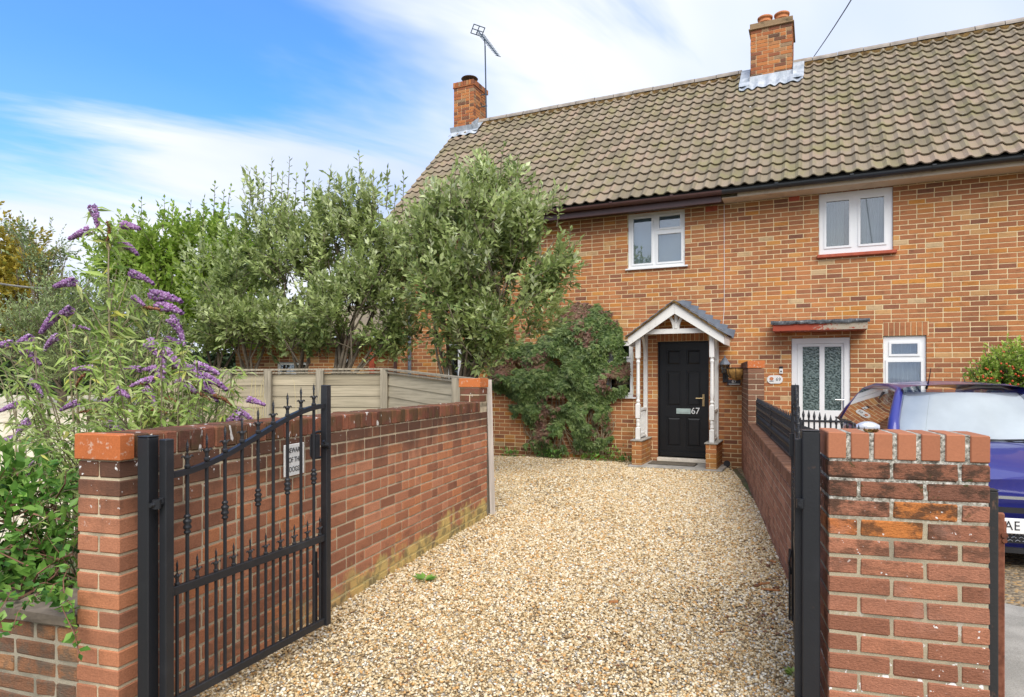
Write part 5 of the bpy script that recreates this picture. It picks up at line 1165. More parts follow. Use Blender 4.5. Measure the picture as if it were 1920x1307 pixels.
dr = (hd - tl).normalized(); sd_ = dr.cross(Vector((0, 0, 1))).normalized()
b = MB()
for i in range(15):
    c_ = tl.lerp(hd, 0.14 + 0.86 * i / 14); w_ = 0.13 - 0.004 * i; b.tube([tuple(c_ - sd_ * w_), tuple(c_ + sd_ * w_)], 0.008, 5)
b.build('elements', M['aerial'], o)
up = sd_.cross(dr).normalized()
b = MB()
for k in (-1, 0, 1): b.tube([tuple(tl + up * 0.11 * k - sd_ * 0.16), tuple(tl + up * 0.11 * k + sd_ * 0.16)], 0.012, 5)
for k in (-1, 0, 1): b.tube([tuple(tl + sd_ * 0.16 * k - up * 0.12), tuple(tl + sd_ * 0.16 * k + up * 0.12)], 0.012, 5)
b.build('reflector', M['aerial'], o)
# overhead telephone wire behind the ridge
p0, p1 = ray(1519, 116, 14.6), ray(1587, -12, 10.0); d = p1 - p0
b = MB(); b.tube([tuple(p0 + d * t_2 + Vector((0, 0, -0.25 * math.sin(math.pi * t_2 / 3)))) for t_2 in [i * 0.25 for i in range(13)]], 0.009, 6)
tag(b.build('telephone_wire', M['aerial']), 'thin dark telephone wire rising from the ridge beside the large chimney', 'wire')
p0, p1 = ray(-60, 520, 13), ray(95, 541, 15); b = MB(); n_ = 14
b.tube([tuple(p0.lerp(p1, i / n_) + Vector((0, 0, -0.05 * math.sin(math.pi * i / n_)))) for i in range(n_ + 1)], 0.022, 6); tag(b.build('pale_cable', M['concrete']), 'pale twisted cable in front of the yellow-green tree at the far left', 'cable')

# ------------------------------------------------------------------ blue car
m = NT('blue_car_paint'); lwg = m.n('ShaderNodeLayerWeight'); lwg.inputs[0].default_value = 0.4; c = m.mix(lwg.outputs['Facing'], (0.035, 0.04, 0.26), (0.025, 0.028, 0.17)); M['paint'] = m.fin(c, 0.35, 0.0, 0.4, Coat_Weight=0.6, Coat_Roughness=0.03)
M['tyre'] = mat_plain('tyre_rubber', (0.02, 0.02, 0.02), 0.85); M['trim'] = mat_plain('black_trim', (0.018, 0.018, 0.02), 0.5)
M['mirror'] = mat_plain('silver_mirror_shell', (0.62, 0.63, 0.66), 0.2, 0.03, metal=0.5); M['shade'] = mat_plain('silver_sun_shade', (0.66, 0.68, 0.69), 0.5, 0.16, 2.2, bump=1.0, bscale=5)
M['lampglass'] = mat_plain('headlamp_lens', (0.45, 0.47, 0.5), 0.1, 0.1, metal=0.5); M['stickerw'] = M['white']
CAR0 = Vector((3.92, 4.87, 0))
car = thing('parked_car', 'small shiny dark blue hatchback parked nose-on behind the right brick pillar', 'car', (CAR0.x, CAR0.y, gz(6)), AV)
# car frame: x across (V), y rearwards (U), z up
def prof(y):   # lower body half-profile: (x, z) from the sill to the centre line
    k = lambda a, b_, t: a + (b_ - a) * min(1, max(0, t))
    s = math.sin(min(1, max(0, y / 0.55)) * math.pi / 2); e = math.sin(min(1, max(0, (3.55 - y) / 0.5)) * math.pi / 2)
    w_ = 0.80 * (0.70 + 0.30 * s) * (0.80 + 0.20 * e)
    zt_ = k(0.66, 0.90, (y / 0.95) ** 0.75) if y < 0.95 else k(0.90, 0.965, (y - 0.95) / 1.2)
    if y > 3.2: zt_ = k(0.965, 0.86, (y - 3.2) / 0.35)
    zc = zt_ + (0.035 if y < 1.0 else 0.0)
    return [(w_ * 0.93, 0.13), (w_ * 0.985, 0.22), (w_, 0.40), (w_ * 1.0, 0.55), (w_ * 0.985, zt_ - 0.14), (w_ * 0.955, zt_ - 0.045), (w_ * 0.88, zt_ - 0.004), (w_ * 0.6, zt_ + (zc - zt_) * 0.5), (w_ * 0.3, zc - 0.004), (0, zc)]
ys = [0.0, 0.05, 0.14, 0.28, 0.45, 0.65, 0.85, 1.0, 1.3, 1.7, 2.2, 2.7, 3.1, 3.35, 3.5, 3.6]
rows = []
for y in ys:
    pr_ = prof(max(y, 0.02)); rows.append([(x_, y + (0.16 * (x_ / 0.8) ** 2 if y < 0.6 else 0), z_) for x_, z_ in pr_] + [(-x_, y + (0.16 * (x_ / 0.8) ** 2 if y < 0.6 else 0), z_) for x_, z_ in pr_[-2::-1]])
b = MB(); b.strip([[p for p in r_] for r_ in rows]); n_ = len(rows[0])
b.add(rows[0], [tuple(range(n_))]); b.add(rows[-1], [tuple(range(n_))[::-1]])
body = b.build('body', M['paint'], car, smooth=True)
sub = body.modifiers.new('s', 'SUBSURF'); sub.levels = 1; sub.render_levels = 1
# bonnet crease lines
for sg in (-1, 1):
    b = MB(); b.tube([(sg * 0.30, 0.30, 0.785), (sg * 0.40, 0.55, 0.85), (sg * 0.49, 0.84, 0.905)], [0.004, 0.014, 0.004], 6); b.build('bonnet_crease', M['paint'], car, smooth=True)
b = MB(); b.tube([(x_ * 0.66, 0.035 + 0.15 * x_ * x_, 0.675) for x_ in [i / 8 - 1 for i in range(17)]], 0.005, 5); b.build('bonnet_gap', M['trim'], car)
def patch(b, A, B_, C_, D_, n=10, m_=8, bul=(0, 0, 0), bv=0.0):   # A-B bottom, D-C top
    A, B_, C_, D_ = map(Vector, (A, B_, C_, D_)); bul = Vector(bul); rr = []
    for j in range(m_ + 1):
        v = j / m_; rr.append([tuple(A.lerp(B_, i / n).lerp(D_.lerp(C_, i / n), v) + bul * (4 * (i / n) * (1 - i / n)) * (1 + bv * v * (1 - v))) for i in range(n + 1)])
    b.strip(rr); return b
# cabin corners
WBL, WBR = (-0.70, 1.02, 0.90), (0.70, 1.02, 0.90); WTL, WTR = (-0.50, 1.50, 1.345), (0.50, 1.50, 1.345)
RBL, RBR = (-0.50, 3.12, 1.29), (0.50, 3.12, 1.29); HBL, HBR = (-0.66, 3.50, 0.93), (0.66, 3.50, 0.93)
b = patch(MB(), WBL, WBR, WTR, WTL, 14, 8, (0, -0.14, 0.01)); b.build('windscreen', M['screenglass'], car, smooth=True)
b = patch(MB(), (-0.66, 1.10, 0.92), (0.66, 1.10, 0.92), (0.47, 1.53, 1.325), (-0.47, 1.53, 1.325), 14, 8, (0, -0.12, 0.0)); b.build('sun_shade', M['shade'], car, smooth=True)
b = MB(); rr = []
for j in range(11):
    v = j / 10; y = 1.48 + (3.14 - 1.48) * v; hw2 = 0.525 - 0.02 * v; zc = 1.345 + 0.065 * math.sin(math.pi * min(1, v * 0.8 + 0.08)) - 0.05 * v
    rr.append([(hw2 * math.sin(t_2 * math.pi / 2), y - 0.14 * (1 - v) ** 3 * math.cos(t_2 * math.pi / 2), zc + 0.045 * math.cos(t_2 * math.pi / 2) ** 1.0 - 0.005 * abs(t_2) - (0.02 if abs(t_2) == 1 else 0)) for t_2 in [i / 8 - 1 for i in range(17)]])
b.strip(rr); b.build('roof_panel', M['paint'], car, smooth=True)
for sg in (-1, 1):
    X = lambda p: (sg * abs(p[0]), p[1], p[2])
    b = MB(); b.tube([X((0.715, 0.96, 0.88)), X((0.655, 1.18, 1.06)), X((0.575, 1.38, 1.25)), X((0.52, 1.54, 1.335)), X((0.515, 1.9, 1.37)), X((0.51, 2.5, 1.37)), X((0.50, 3.1, 1.31)), X((0.60, 3.4, 1.08)), X((0.67, 3.52, 0.92))], [0.055, 0.05, 0.042, 0.038, 0.034, 0.034, 0.04, 0.06, 0.07], 8); b.build('window_pillar', M['paint'], car, smooth=True)
    b = MB(); rr = []
    for j in range(7):
        v = j / 6; rr.append([(sg * (0.735 - 0.20 * v + 0.02 * math.sin(math.pi * v)), 1.08 + (1.60 - 1.08) * v * (1 - i / 12) * 1.0 + (3.30 - 1.08 - 0.25 * v) * (i / 12) + 0.0, 0.92 + 0.415 * v) for i in range(13)])
    b.strip(rr); b.build('side_window', M['carglass'], car, smooth=True)
    b = MB(); b.bar(X((0.72, 1.98, 0.93)), X((0.545, 2.02, 1.31)), 0.05, 0.03, up=(sg, 0, 0.3)); b.build('door_pillar', M['trim'], car)
    b = MB(); b.bar(X((0.775, 0.95, 0.915)), X((0.775, 3.4, 0.955)), 0.02, 0.02); b.build('window_seal', M['trim'], car)
    b = MB(); q = [X((0.79 + 0.0, 1.12, 0.955)), X((0.83, 1.10, 0.965))]; b.tube(q, 0.02, 6); b.build('mirror_arm', M['trim'], car)
    b = MB()
    rr = []
    for i in range(9):
        t_2 = i / 8; r_ = 0.062 * math.sin(math.pi * (0.08 + 0.84 * t_2)) ** 0.6; rr.append([(sg * (0.80 + 0.20 * t_2), 1.08 + r_ * 0.75 * math.cos(a_), 0.995 + r_ * math.sin(a_)) for a_ in [2 * math.pi * k / 12 for k in range(13)]])
    b.strip(rr); b.add(rr[0][:-1], [tuple(range(12))]); b.add(rr[-1][:-1], [tuple(range(12))]); b.build('door_mirror', M['mirror'], car, smooth=True)
    b = MB(); rr = [[(sg * (0.40 + 0.25 * i / 8), 0.155 + 0.19 * (i / 8) ** 2 + 0.05 * v - 0.012, 0.565 + 0.11 * v + 0.02 * i / 8) for i in range(9)] for v in (0, 0.25, 0.5, 0.75, 1)]; b.strip(rr); b.build('headlight', M['lampglass'], car, smooth=True)
    for y in (0.70, 2.98):
        wh = MB(); wh.m = Matrix.Translation((sg * 0.70, y, 0.285)) @ Matrix.Rotation(R(90), 4, 'Y'); wh.lathe([(0.17, -0.085), (0.26, -0.09), (0.285, -0.06), (0.285, 0.06), (0.26, 0.09), (0.17, 0.085)], (0, 0, 0), 28); wh.m = Matrix.Identity(4); w_ = wh.build('wheel', M['tyre'], car, smooth=True)
        rm = MB(); rm.m = Matrix.Translation((sg * 0.775, y, 0.285)) @ Matrix.Rotation(R(90), 4, 'Y'); rm.lathe([(0.175, -0.02), (0.175, 0.0), (0.15, 0.004)], (0, 0, 0), 24)
        for k in range(6): a_ = k * math.pi / 3; rm.bar((0, 0, 0), (0.165 * math.cos(a_), 0.165 * math.sin(a_), 0), 0.035, 0.02, up=(0, 0, 1))
        rm.m = Matrix.Identity(4); rm.build('rim', M['chrome'], w_)
b = patch(MB(), HBL, HBR, RBR, RBL, 12, 6, (0, 0.08, 0)); b.build('rear_window', M['carglass'], car, smooth=True)
b = MB(); b.box(-0.66, 0.66, 1.1, 3.45, 0.86, 0.90); b.box(-0.62, 0.62, 1.8, 2.0, 0.60, 1.18); b.box(-0.6, 0.6, 2.9, 3.05, 0.6, 1.12); b.build('interior', M['trim'], car)
# nose: grille slots, number plate, chrome strip, wipers, badge
yc = lambda x_: 0.16 * (x_ / 0.8) ** 2 - 0.0
def nose_strip(nm, z, h_, xw, mat, d=0.012, base=None):
    b = MB(); ps = [(xw * (i / 12 - 1), yc(xw * (i / 12 - 1)) - (base if base is not None else 0.0), z) for i in range(25)]
    for i in range(24): b.bar(ps[i], ps[i + 1], h_ if False else d * 2, h_, up=(0, 0, 1))
    return b.build(nm, M[mat], car)
nose_strip('chrome_strip', 0.565, 0.022, 0.50, 'chrome', 0.012); nose_strip('upper_grille', 0.470, 0.040, 0.46, 'trim', 0.008)
nose_strip('bumper_trim', 0.17, 0.04, 0.46, 'trim', 0.016); gr_ = nose_strip('lower_grille', 0.275, 0.10, 0.42, 'trim', 0.006)
b = MB()
for i in range(18):
    for k in range(4):
        x_ = -0.40 + i * 0.047 + (0.023 if k % 2 else 0); b.tube([(x_ - 0.016, yc(x_) - 0.012, 0.24 + k * 0.024), (x_, yc(x_) - 0.014, 0.25 + k * 0.024), (x_ + 0.016, yc(x_) - 0.012, 0.24 + k * 0.024)], 0.003, 4)
b.build('grille_mesh', M['lampglass'], car)
b = MB(); b.cbox(-0.26, 0.26, -0.030, -0.020, 0.300, 0.415, 0.003); pt2 = b.build('number_plate', M['white'], car)
t = text_mesh('lettering', 'AE', 0.098, M['ink'], pt2, 0.0008, 1.1, 'LEFT'); t.location = (-0.212, -0.0312, 0.357); t.scale = (0.86, 1, 1)
for (x0_, x1_, za) in ((-0.55, 0.12, 0.915), (0.02, 0.62, 0.92)):
    b = MB(); b.tube([(x0_, 0.92, za - 0.005), ((x0_ + x1_) / 2, 0.87, za + 0.012), (x1_, 0.90, za + 0.005)], 0.008, 6); b.tube([(x0_ - 0.03, 0.935, za - 0.015), (x1_ - 0.1, 0.885, za - 0.008)], 0.006, 5); b.build('wiper', M['trim'], car)
b = patch(MB(), (-0.68, 0.99, 0.885), (0.68, 0.99, 0.885), (0.70, 1.05, 0.91), (-0.70, 1.05, 0.91), 14, 2, (0, -0.13, 0.0)); b.build('scuttle', M['trim'], car)
b = MB(); b.tube([(-0.28, 1.55, 1.36), (-0.275, 1.5, 1.43), (-0.27, 1.45, 1.56)], [0.012, 0.005, 0.003], 6); b.build('roof_aerial', M['trim'], car)
for (y_, z_, r_) in ():
    b = MB(); b.m = Matrix.Translation((-0.735 + 0.2 * (z_ - 0.92) / 0.385 - 0.012, y_, z_)) @ Matrix.Rotation(R(-70), 4, 'Y'); b.lathe([(0, 0.0), (r_, 0.0), (r_, 0.003), (0, 0.003)], (0, 0, 0), 14); b.m = Matrix.Identity(4); b.build('sticker', M['white'], car)
# ------------------------------------------------------------------ plants
from mathutils import noise as mnoise
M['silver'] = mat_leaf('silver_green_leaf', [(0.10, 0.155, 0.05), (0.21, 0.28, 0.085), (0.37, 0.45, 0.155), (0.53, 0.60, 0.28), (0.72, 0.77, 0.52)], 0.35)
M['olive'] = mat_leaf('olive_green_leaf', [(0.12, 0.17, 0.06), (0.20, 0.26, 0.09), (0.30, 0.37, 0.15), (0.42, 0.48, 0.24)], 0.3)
M['bright'] = mat_leaf('bright_green_leaf', [(0.13, 0.22, 0.03), (0.24, 0.37, 0.055), (0.37, 0.50, 0.09), (0.50, 0.62, 0.16)], 0.45)
M['yellow'] = mat_leaf('yellow_green_leaf', [(0.18, 0.18, 0.03), (0.34, 0.28, 0.035), (0.46, 0.35, 0.05), (0.30, 0.32, 0.06)], 0.3)
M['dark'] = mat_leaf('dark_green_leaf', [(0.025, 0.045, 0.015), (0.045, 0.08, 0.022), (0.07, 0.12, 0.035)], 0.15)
M['budd'] = mat_leaf('buddleia_leaf', [(0.17, 0.28, 0.055), (0.29, 0.42, 0.09), (0.42, 0.54, 0.14), (0.54, 0.61, 0.28), (0.62, 0.60, 0.13)], 0.45)
M['nettle'] = mat_leaf('broad_green_leaf', [(0.05, 0.14, 0.03), (0.10, 0.24, 0.04), (0.18, 0.35, 0.06), (0.28, 0.46, 0.10)], 0.3)
M['creeper'] = mat_leaf('creeper_leaf', [(0.05, 0.09, 0.022), (0.09, 0.15, 0.038), (0.15, 0.225, 0.06), (0.25, 0.33, 0.11), (0.24, 0.15, 0.09), (0.22, 0.10, 0.07)], 0.3)
M['purple'] = mat_leaf('purple_floret', [(0.22, 0.08, 0.24), (0.35, 0.16, 0.38), (0.47, 0.27, 0.51), (0.62, 0.46, 0.66)], 0.25, 0.7)
M['spent'] = mat_leaf('spent_flower', [(0.16, 0.06, 0.03), (0.27, 0.11, 0.05), (0.33, 0.17, 0.10)], 0.1, 0.9)
M['berry'] = mat_plain('red_berry', (0.50, 0.07, 0.02), 0.35, 0.2, 40)
M['bark'] = mat_plain('grey_bark', (0.15, 0.12, 0.085), 0.9, 0.4, 14, bump=0.8, bscale=60)
M['stem'] = mat_plain('pale_stem', (0.27, 0.22, 0.14), 0.8, 0.3, 14)
M['redstem'] = mat_plain('red_brown_stem', (0.20, 0.10, 0.065), 0.8, 0.3, 14)
M['straw'] = mat_plain('dry_straw', (0.50, 0.42, 0.22), 0.8, 0.2, 14)
def unit(a): return a / np.maximum(np.linalg.norm(a, axis=1, keepdims=True), 1e-6)
def leaves(name, C, D, L, wr, mat, parent, tint=None, up=None, fold=0.25, droop=0.15, kind=None):
    """C base points, D directions, L lengths: one folded, pointed leaf of four faces each."""
    C, D = np.asarray(C, float), unit(np.asarray(D, float)); n = len(C); L = np.asarray(L, float).reshape(-1, 1)
    up = nr.normal(0, 0.55, (n, 3)) + np.array([0, -0.25, 1.0]) if up is None else up
    S_ = unit(np.cross(D, up)); N_ = unit(np.cross(S_, D)); w_ = L * wr
    mid = C + D * L * 0.5 - N_ * w_ * fold; tip = C + D * L - N_ * L * droop
    V_ = np.stack([C, C + D * L * 0.45 + S_ * w_ * 0.5, mid, C + D * L * 0.45 - S_ * w_ * 0.5, tip], 1).reshape(-1, 3)
    b = (np.arange(n) * 5).reshape(-1, 1); F = np.concatenate([b + np.array([[0, 1, 2]]), b + np.array([[0, 2, 3]]), b + np.array([[1, 4, 2]]), b + np.array([[2, 4, 3]])], 1).reshape(-1, 3)
    t = nr.random(n) if tint is None else np.asarray(tint); o = new_obj(name, np_mesh(name, V_, F, mat, np.repeat(np.clip(t, 0, 1), 4)), parent)
    if kind: o['kind'] = kind
    return o
def bez(a, b, c, n): return [a * (1 - t) ** 2 + b * 2 * t * (1 - t) + c * t * t for t in [i / (n - 1) for i in range(n)]]
def px3(px_, py_, Y): return np.array(ray(px_, py_, Y))
def shrub(name, label, cat, roots, blobs, ntw, leafL, wr, mat, bark='bark', shoots=(), nper=13, tr=0.045, gap=-0.12, group=None, tw_len=(0.26, 0.58), updir=0.75, freq=1.9, crown='crown', limbs=7, petal=0.0):
    """roots: trunk feet; blobs: (centre, radii); twigs spread through the blobs, leaves along the twigs."""
    rt = thing(name, label, cat, tuple(roots[0]), 0.0, group); O = np.array(roots[0], float)
    C, D, T = [], [], []; wood = MB(); wts = np.array([b[1][0] * b[1][1] * b[1][2] for b in blobs]) ** 0.7; wts /= wts.sum()
    centres = []; seed = Vector((rnd.random() * 50, rnd.random() * 50, 0)); got = 0; tries = 0
    while got < ntw and tries < ntw * 6:
        tries += 1; c_, r_ = blobs[nr.choice(len(blobs), p=wts)]; d = unit(nr.normal(0, 1, (1, 3)))[0]; rad = nr.random() ** 0.5 * nr.uniform(0.85, 1.22)
        p = np.array(c_) + d * np.array(r_) * rad
        if mnoise.noise(Vector(p) * freq + seed) < gap + 0.10 * (1 - rad): continue
        got += 1; out = d * 0.7 + np.array([0, -0.1, updir]) + nr.normal(0, 0.35, 3); out /= np.linalg.norm(out); ln = nr.uniform(*tw_len)
        base = p - out * ln * 0.6; tipp = p + out * ln * 0.4 + nr.normal(0, 0.02, 3); k = int(nper * nr.uniform(0.7, 1.3))
        ctl = (base + tipp) / 2 + nr.normal(0, 0.04, 3)
        us = np.linspace(0.15, 1.0, k); ax_ = tipp - base; bright = 0.5 + 0.35 * (p[2] - c_[2]) / r_[2] * 0.6 + nr.normal(0, 0.12)  # tint rises towards each blob's top: light from above put into leaf colour
        for u in us:
            q = base * (1 - u) ** 2 + ctl * 2 * u * (1 - u) + tipp * u * u; side = nr.normal(0, 1, 3); side -= side.dot(ax_) / ax_.dot(ax_) * ax_; side /= np.linalg.norm(side) + 1e-6
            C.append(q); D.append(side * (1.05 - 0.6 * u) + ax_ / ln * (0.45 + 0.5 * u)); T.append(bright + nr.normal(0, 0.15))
        if got % 3 == 0: wood.tube([tuple(base - O), tuple(ctl - O), tuple(tipp - O)], [0.006, 0.0045, 0.002], 3, cap=False)
    for (b0, tp, k) in shoots:
        b0, tp = np.array(b0), np.array(tp); ax_ = tp - b0; ln = np.linalg.norm(ax_); wood.tube([tuple(b0 - O), tuple((b0 + tp) / 2 - O + nr.normal(0, 0.015, 3)), tuple(tp - O)], [0.008, 0.006, 0.003], 4, cap=False)
        for i in range(k):
            u = (i + 1) / k; q = b0 + ax_ * u; a_ = i * 2.4 + nr.normal(0, 0.2); side = np.array([math.cos(a_), math.sin(a_), 0.1]); C.append(q); D.append(side * (1.0 - 0.75 * u ** 8) + ax_ / ln * (0.35 + 0.5 * u ** 3)); T.append(0.35 + nr.normal(0, 0.15))
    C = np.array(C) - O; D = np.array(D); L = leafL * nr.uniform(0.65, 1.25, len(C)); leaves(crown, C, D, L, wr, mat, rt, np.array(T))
    # trunks and limbs
    trunk = MB(); zlow = min(b[0][2] - b[1][2] * 0.6 for b in blobs)
    for j, (c_, r_) in enumerate(blobs):
        f = np.array(min(roots, key=lambda q: abs(q[0] - c_[0]))) - O; c2_ = np.array(c_) - O
        for m_ in range(max(2, limbs // len(blobs) + 1)):
            tgt = c2_ + nr.normal(0, 0.33, 3) * np.array(r_); fork = f + np.array([nr.normal(0, 0.05), nr.normal(0, 0.04), max(0.6, min(1.5, 0.8 * (zlow - O[2])))]); mid = (fork + tgt) / 2 + np.array([nr.normal(0, 0.1), nr.normal(0, 0.1), -0.12])
            trunk.tube([tuple(f + nr.normal(0, 0.02, 3) * np.array([1, 1, 0])), tuple(fork), tuple(mid), tuple(tgt)], [tr, tr * 0.7, tr * 0.4, tr * 0.15], 6)
            for _ in range(3):
                s_ = mid * 0.6 + tgt * 0.4; e_ = c2_ + unit(nr.normal(0, 1, (1, 3)))[0] * np.array(r_) * 0.75; trunk.tube([tuple(s_), tuple((s_ + e_) / 2 + nr.normal(0, 0.05, 3)), tuple(e_)], [tr * 0.3, tr * 0.2, tr * 0.08], 4)
    trunk.build('trunk', M[bark], rt, smooth=True)
    if wood.v: wood.build('twigs', M[bark], rt)['kind'] = 'stuff'
    return rt
def B(px_, py_, Y, rx, rz, ry=None): return (px3(px_, py_, Y), (rx, ry or rx * 0.8, rz))
def foot(px_, Y, z=None): p = px3(px_, 700, Y); p[2] = gz(Y) - 0.03 if z is None else z; return tuple(p)
# far left
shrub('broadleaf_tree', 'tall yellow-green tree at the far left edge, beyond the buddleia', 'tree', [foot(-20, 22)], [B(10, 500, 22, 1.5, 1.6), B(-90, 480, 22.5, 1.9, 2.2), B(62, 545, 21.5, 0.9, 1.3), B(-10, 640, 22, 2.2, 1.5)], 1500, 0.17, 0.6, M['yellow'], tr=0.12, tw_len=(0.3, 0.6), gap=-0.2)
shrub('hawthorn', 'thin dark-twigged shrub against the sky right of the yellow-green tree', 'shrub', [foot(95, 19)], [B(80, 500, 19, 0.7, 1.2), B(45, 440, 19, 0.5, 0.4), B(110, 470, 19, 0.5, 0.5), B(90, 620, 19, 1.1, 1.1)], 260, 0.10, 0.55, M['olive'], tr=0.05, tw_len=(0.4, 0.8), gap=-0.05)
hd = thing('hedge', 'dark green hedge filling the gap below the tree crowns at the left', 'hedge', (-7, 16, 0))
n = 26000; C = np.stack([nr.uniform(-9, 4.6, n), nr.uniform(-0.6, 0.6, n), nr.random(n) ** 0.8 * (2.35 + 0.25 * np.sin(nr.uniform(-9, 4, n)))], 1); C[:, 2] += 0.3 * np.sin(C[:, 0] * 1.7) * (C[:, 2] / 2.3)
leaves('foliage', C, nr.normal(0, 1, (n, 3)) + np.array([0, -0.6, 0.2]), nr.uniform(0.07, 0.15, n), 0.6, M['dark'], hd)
b = MB(); b.box(-9, 4.5, -0.15, 0.35, -0.1, 2.0); b.build('shade_core', mat_plain('hedge_shade', (0.02, 0.03, 0.012), 1.0), hd)  # solid dark box: the shade inside the hedge is put into its colour
b = MB()
for i in range(30): x = -9 + i * 0.45; b.tube([(x, -0.1, -0.2), (x + rnd.uniform(-.1, .1), -0.2, 0.9), (x + rnd.uniform(-.3, .3), -0.2, 2.0)], [0.04, 0.03, 0.01], 5)
b.build('stems', M['bark'], hd)
shrub('hedge_tree', 'bright green broad-leaved shrub with leafy upright shoots, behind the tallest buddleia stem', 'shrub', [foot(300, 13), foot(400, 13)],
      [B(235, 500, 12.6, 0.7, 0.75), B(310, 490, 13, 0.95, 0.85), B(400, 480, 13.3, 0.9, 0.85), B(450, 500, 13.6, 0.7, 0.8), B(330, 580, 12.8, 1.1, 0.8), B(420, 600, 13.2, 0.9, 0.7), B(215, 590, 12.4, 0.9, 0.8)], 2300, 0.105, 0.62, M['bright'], gap=-0.22,
      shoots=[(px3(x, y + 60, 12.8), px3(x + 3, y, 12.8), 11) for x, y in ((262, 375), (305, 372), (322, 388), (355, 380), (400, 345), (417, 360), (235, 410), (380, 372), (430, 350), (345, 395))])
shrub('grey_green_shrub', 'grey-green small-leaved shrub low on the left behind the buddleia flowers', 'shrub', [foot(110, 9.5), foot(220, 9.5)],
      [B(60, 640, 9.4, 0.7, 0.55), B(130, 600, 9.6, 0.75, 0.6), B(210, 600, 9.8, 0.7, 0.6), B(170, 660, 9.4, 0.9, 0.45), B(290, 640, 9.9, 0.6, 0.5)], 1500, 0.055, 0.42, M['olive'], gap=-0.2, tw_len=(0.2, 0.4))
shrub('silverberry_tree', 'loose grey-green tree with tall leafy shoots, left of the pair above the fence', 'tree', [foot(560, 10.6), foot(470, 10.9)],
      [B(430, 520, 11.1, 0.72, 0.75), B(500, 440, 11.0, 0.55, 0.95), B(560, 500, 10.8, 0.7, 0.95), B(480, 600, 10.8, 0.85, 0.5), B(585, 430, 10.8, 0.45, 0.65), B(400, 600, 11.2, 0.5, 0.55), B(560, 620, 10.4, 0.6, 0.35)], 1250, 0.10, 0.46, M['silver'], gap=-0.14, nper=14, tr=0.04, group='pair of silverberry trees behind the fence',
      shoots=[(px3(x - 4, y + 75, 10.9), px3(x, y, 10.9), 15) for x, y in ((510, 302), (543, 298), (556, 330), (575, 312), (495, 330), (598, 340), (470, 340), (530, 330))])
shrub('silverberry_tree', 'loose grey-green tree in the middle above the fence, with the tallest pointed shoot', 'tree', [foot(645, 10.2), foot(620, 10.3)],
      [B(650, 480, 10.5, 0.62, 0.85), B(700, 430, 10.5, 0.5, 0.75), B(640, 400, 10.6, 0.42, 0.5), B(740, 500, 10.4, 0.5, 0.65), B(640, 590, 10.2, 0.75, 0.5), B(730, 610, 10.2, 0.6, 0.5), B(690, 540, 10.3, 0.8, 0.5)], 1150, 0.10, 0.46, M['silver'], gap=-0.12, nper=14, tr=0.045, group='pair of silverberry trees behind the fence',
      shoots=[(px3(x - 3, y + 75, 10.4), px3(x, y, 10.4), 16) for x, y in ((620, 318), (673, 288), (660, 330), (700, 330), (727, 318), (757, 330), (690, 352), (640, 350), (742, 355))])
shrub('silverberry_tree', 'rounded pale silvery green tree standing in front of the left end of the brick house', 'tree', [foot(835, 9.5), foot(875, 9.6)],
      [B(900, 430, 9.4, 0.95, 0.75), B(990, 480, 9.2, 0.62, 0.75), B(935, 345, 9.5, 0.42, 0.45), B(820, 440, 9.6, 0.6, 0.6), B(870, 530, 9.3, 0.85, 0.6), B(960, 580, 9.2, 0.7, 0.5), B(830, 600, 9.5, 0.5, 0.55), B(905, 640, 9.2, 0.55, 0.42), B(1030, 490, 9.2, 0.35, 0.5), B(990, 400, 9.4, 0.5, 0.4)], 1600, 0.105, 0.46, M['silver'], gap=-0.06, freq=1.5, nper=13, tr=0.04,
      shoots=[(px3(x - 6, y + 55, 9.4), px3(x, y, 9.4), 12) for x, y in ((945, 272), (912, 290), (970, 300), (870, 320), (1010, 345), (1050, 370), (830, 345), (1070, 430), (1075, 480), (1000, 330), (890, 310))])

# buddleia
bd = thing('buddleia', 'tall wild buddleia with arching purple flower spikes and narrow pale leaves, at the left', 'shrub', foot(205, 4.1), 0.0)
O = np.array(foot(205, 4.1))
FL = [(183, 405, 4.1, -60, 1), (150, 437, 4.1, 200, 1), (245, 423, 4.2, -10, 1), (243, 460, 4.2, -15, 1), (266, 516, 4.2, -8, 1), (122, 530, 4.0, 185, 1.1), (310, 551, 4.3, 5, 1.3), (318, 572, 4.3, 2, 1.3), (260, 563, 4.2, -30, .7), (118, 588, 4.0, 200, 1.1), (90, 605, 4.0, 220, 1.1), (338, 610, 4.3, -35, 1.2),
      (300, 655, 4.0, -30, 1.4), (325, 668, 4.0, -35, 1.2), (352, 685, 4.1, -10, 1.2), (388, 684, 4.3, 5, 1.1), (375, 706, 4.1, -40, 1.1), (95, 635, 4.0, 190, .9), (45, 637, 3.9, 190, 1), (8, 645, 3.8, 180, 1), (60, 668, 3.9, -35, 1), (288, 690, 4.0, 180, .9), (404, 712, 4.2, -15, 1.1), (350, 722, 4.0, -25, 1), (432, 782, 4.2, 180, 1.2), (462, 776, 4.3, -20, .9), (50, 872, 3.4, 90, .9), (40, 796, 3.6, 200, .9), (18, 762, 3.6, 200, .8), (230, 735, 3.8, -20, .9), (156, 690, 3.9, 180, .8), (268, 712, 3.9, 180, .9), (286, 738, 3.9, -30, 1), (222, 800, 3.7, -20, .9), (15, 820, 3.5, 170, .9), (360, 775, 4.1, -20, .9), (328, 640, 4.4, -10, 1), (150, 610, 4.0, 20, .6), (205, 745, 3.9, 160, .8), (395, 730, 4.2, -30, 1.0), (250, 690, 4.0, 170, .8), (70, 720, 3.8, -20, .8), (300, 700, 4.0, -25, 1.0), (480, 752, 4.4, -15, .8), (130, 760, 3.7, 200, .8)]
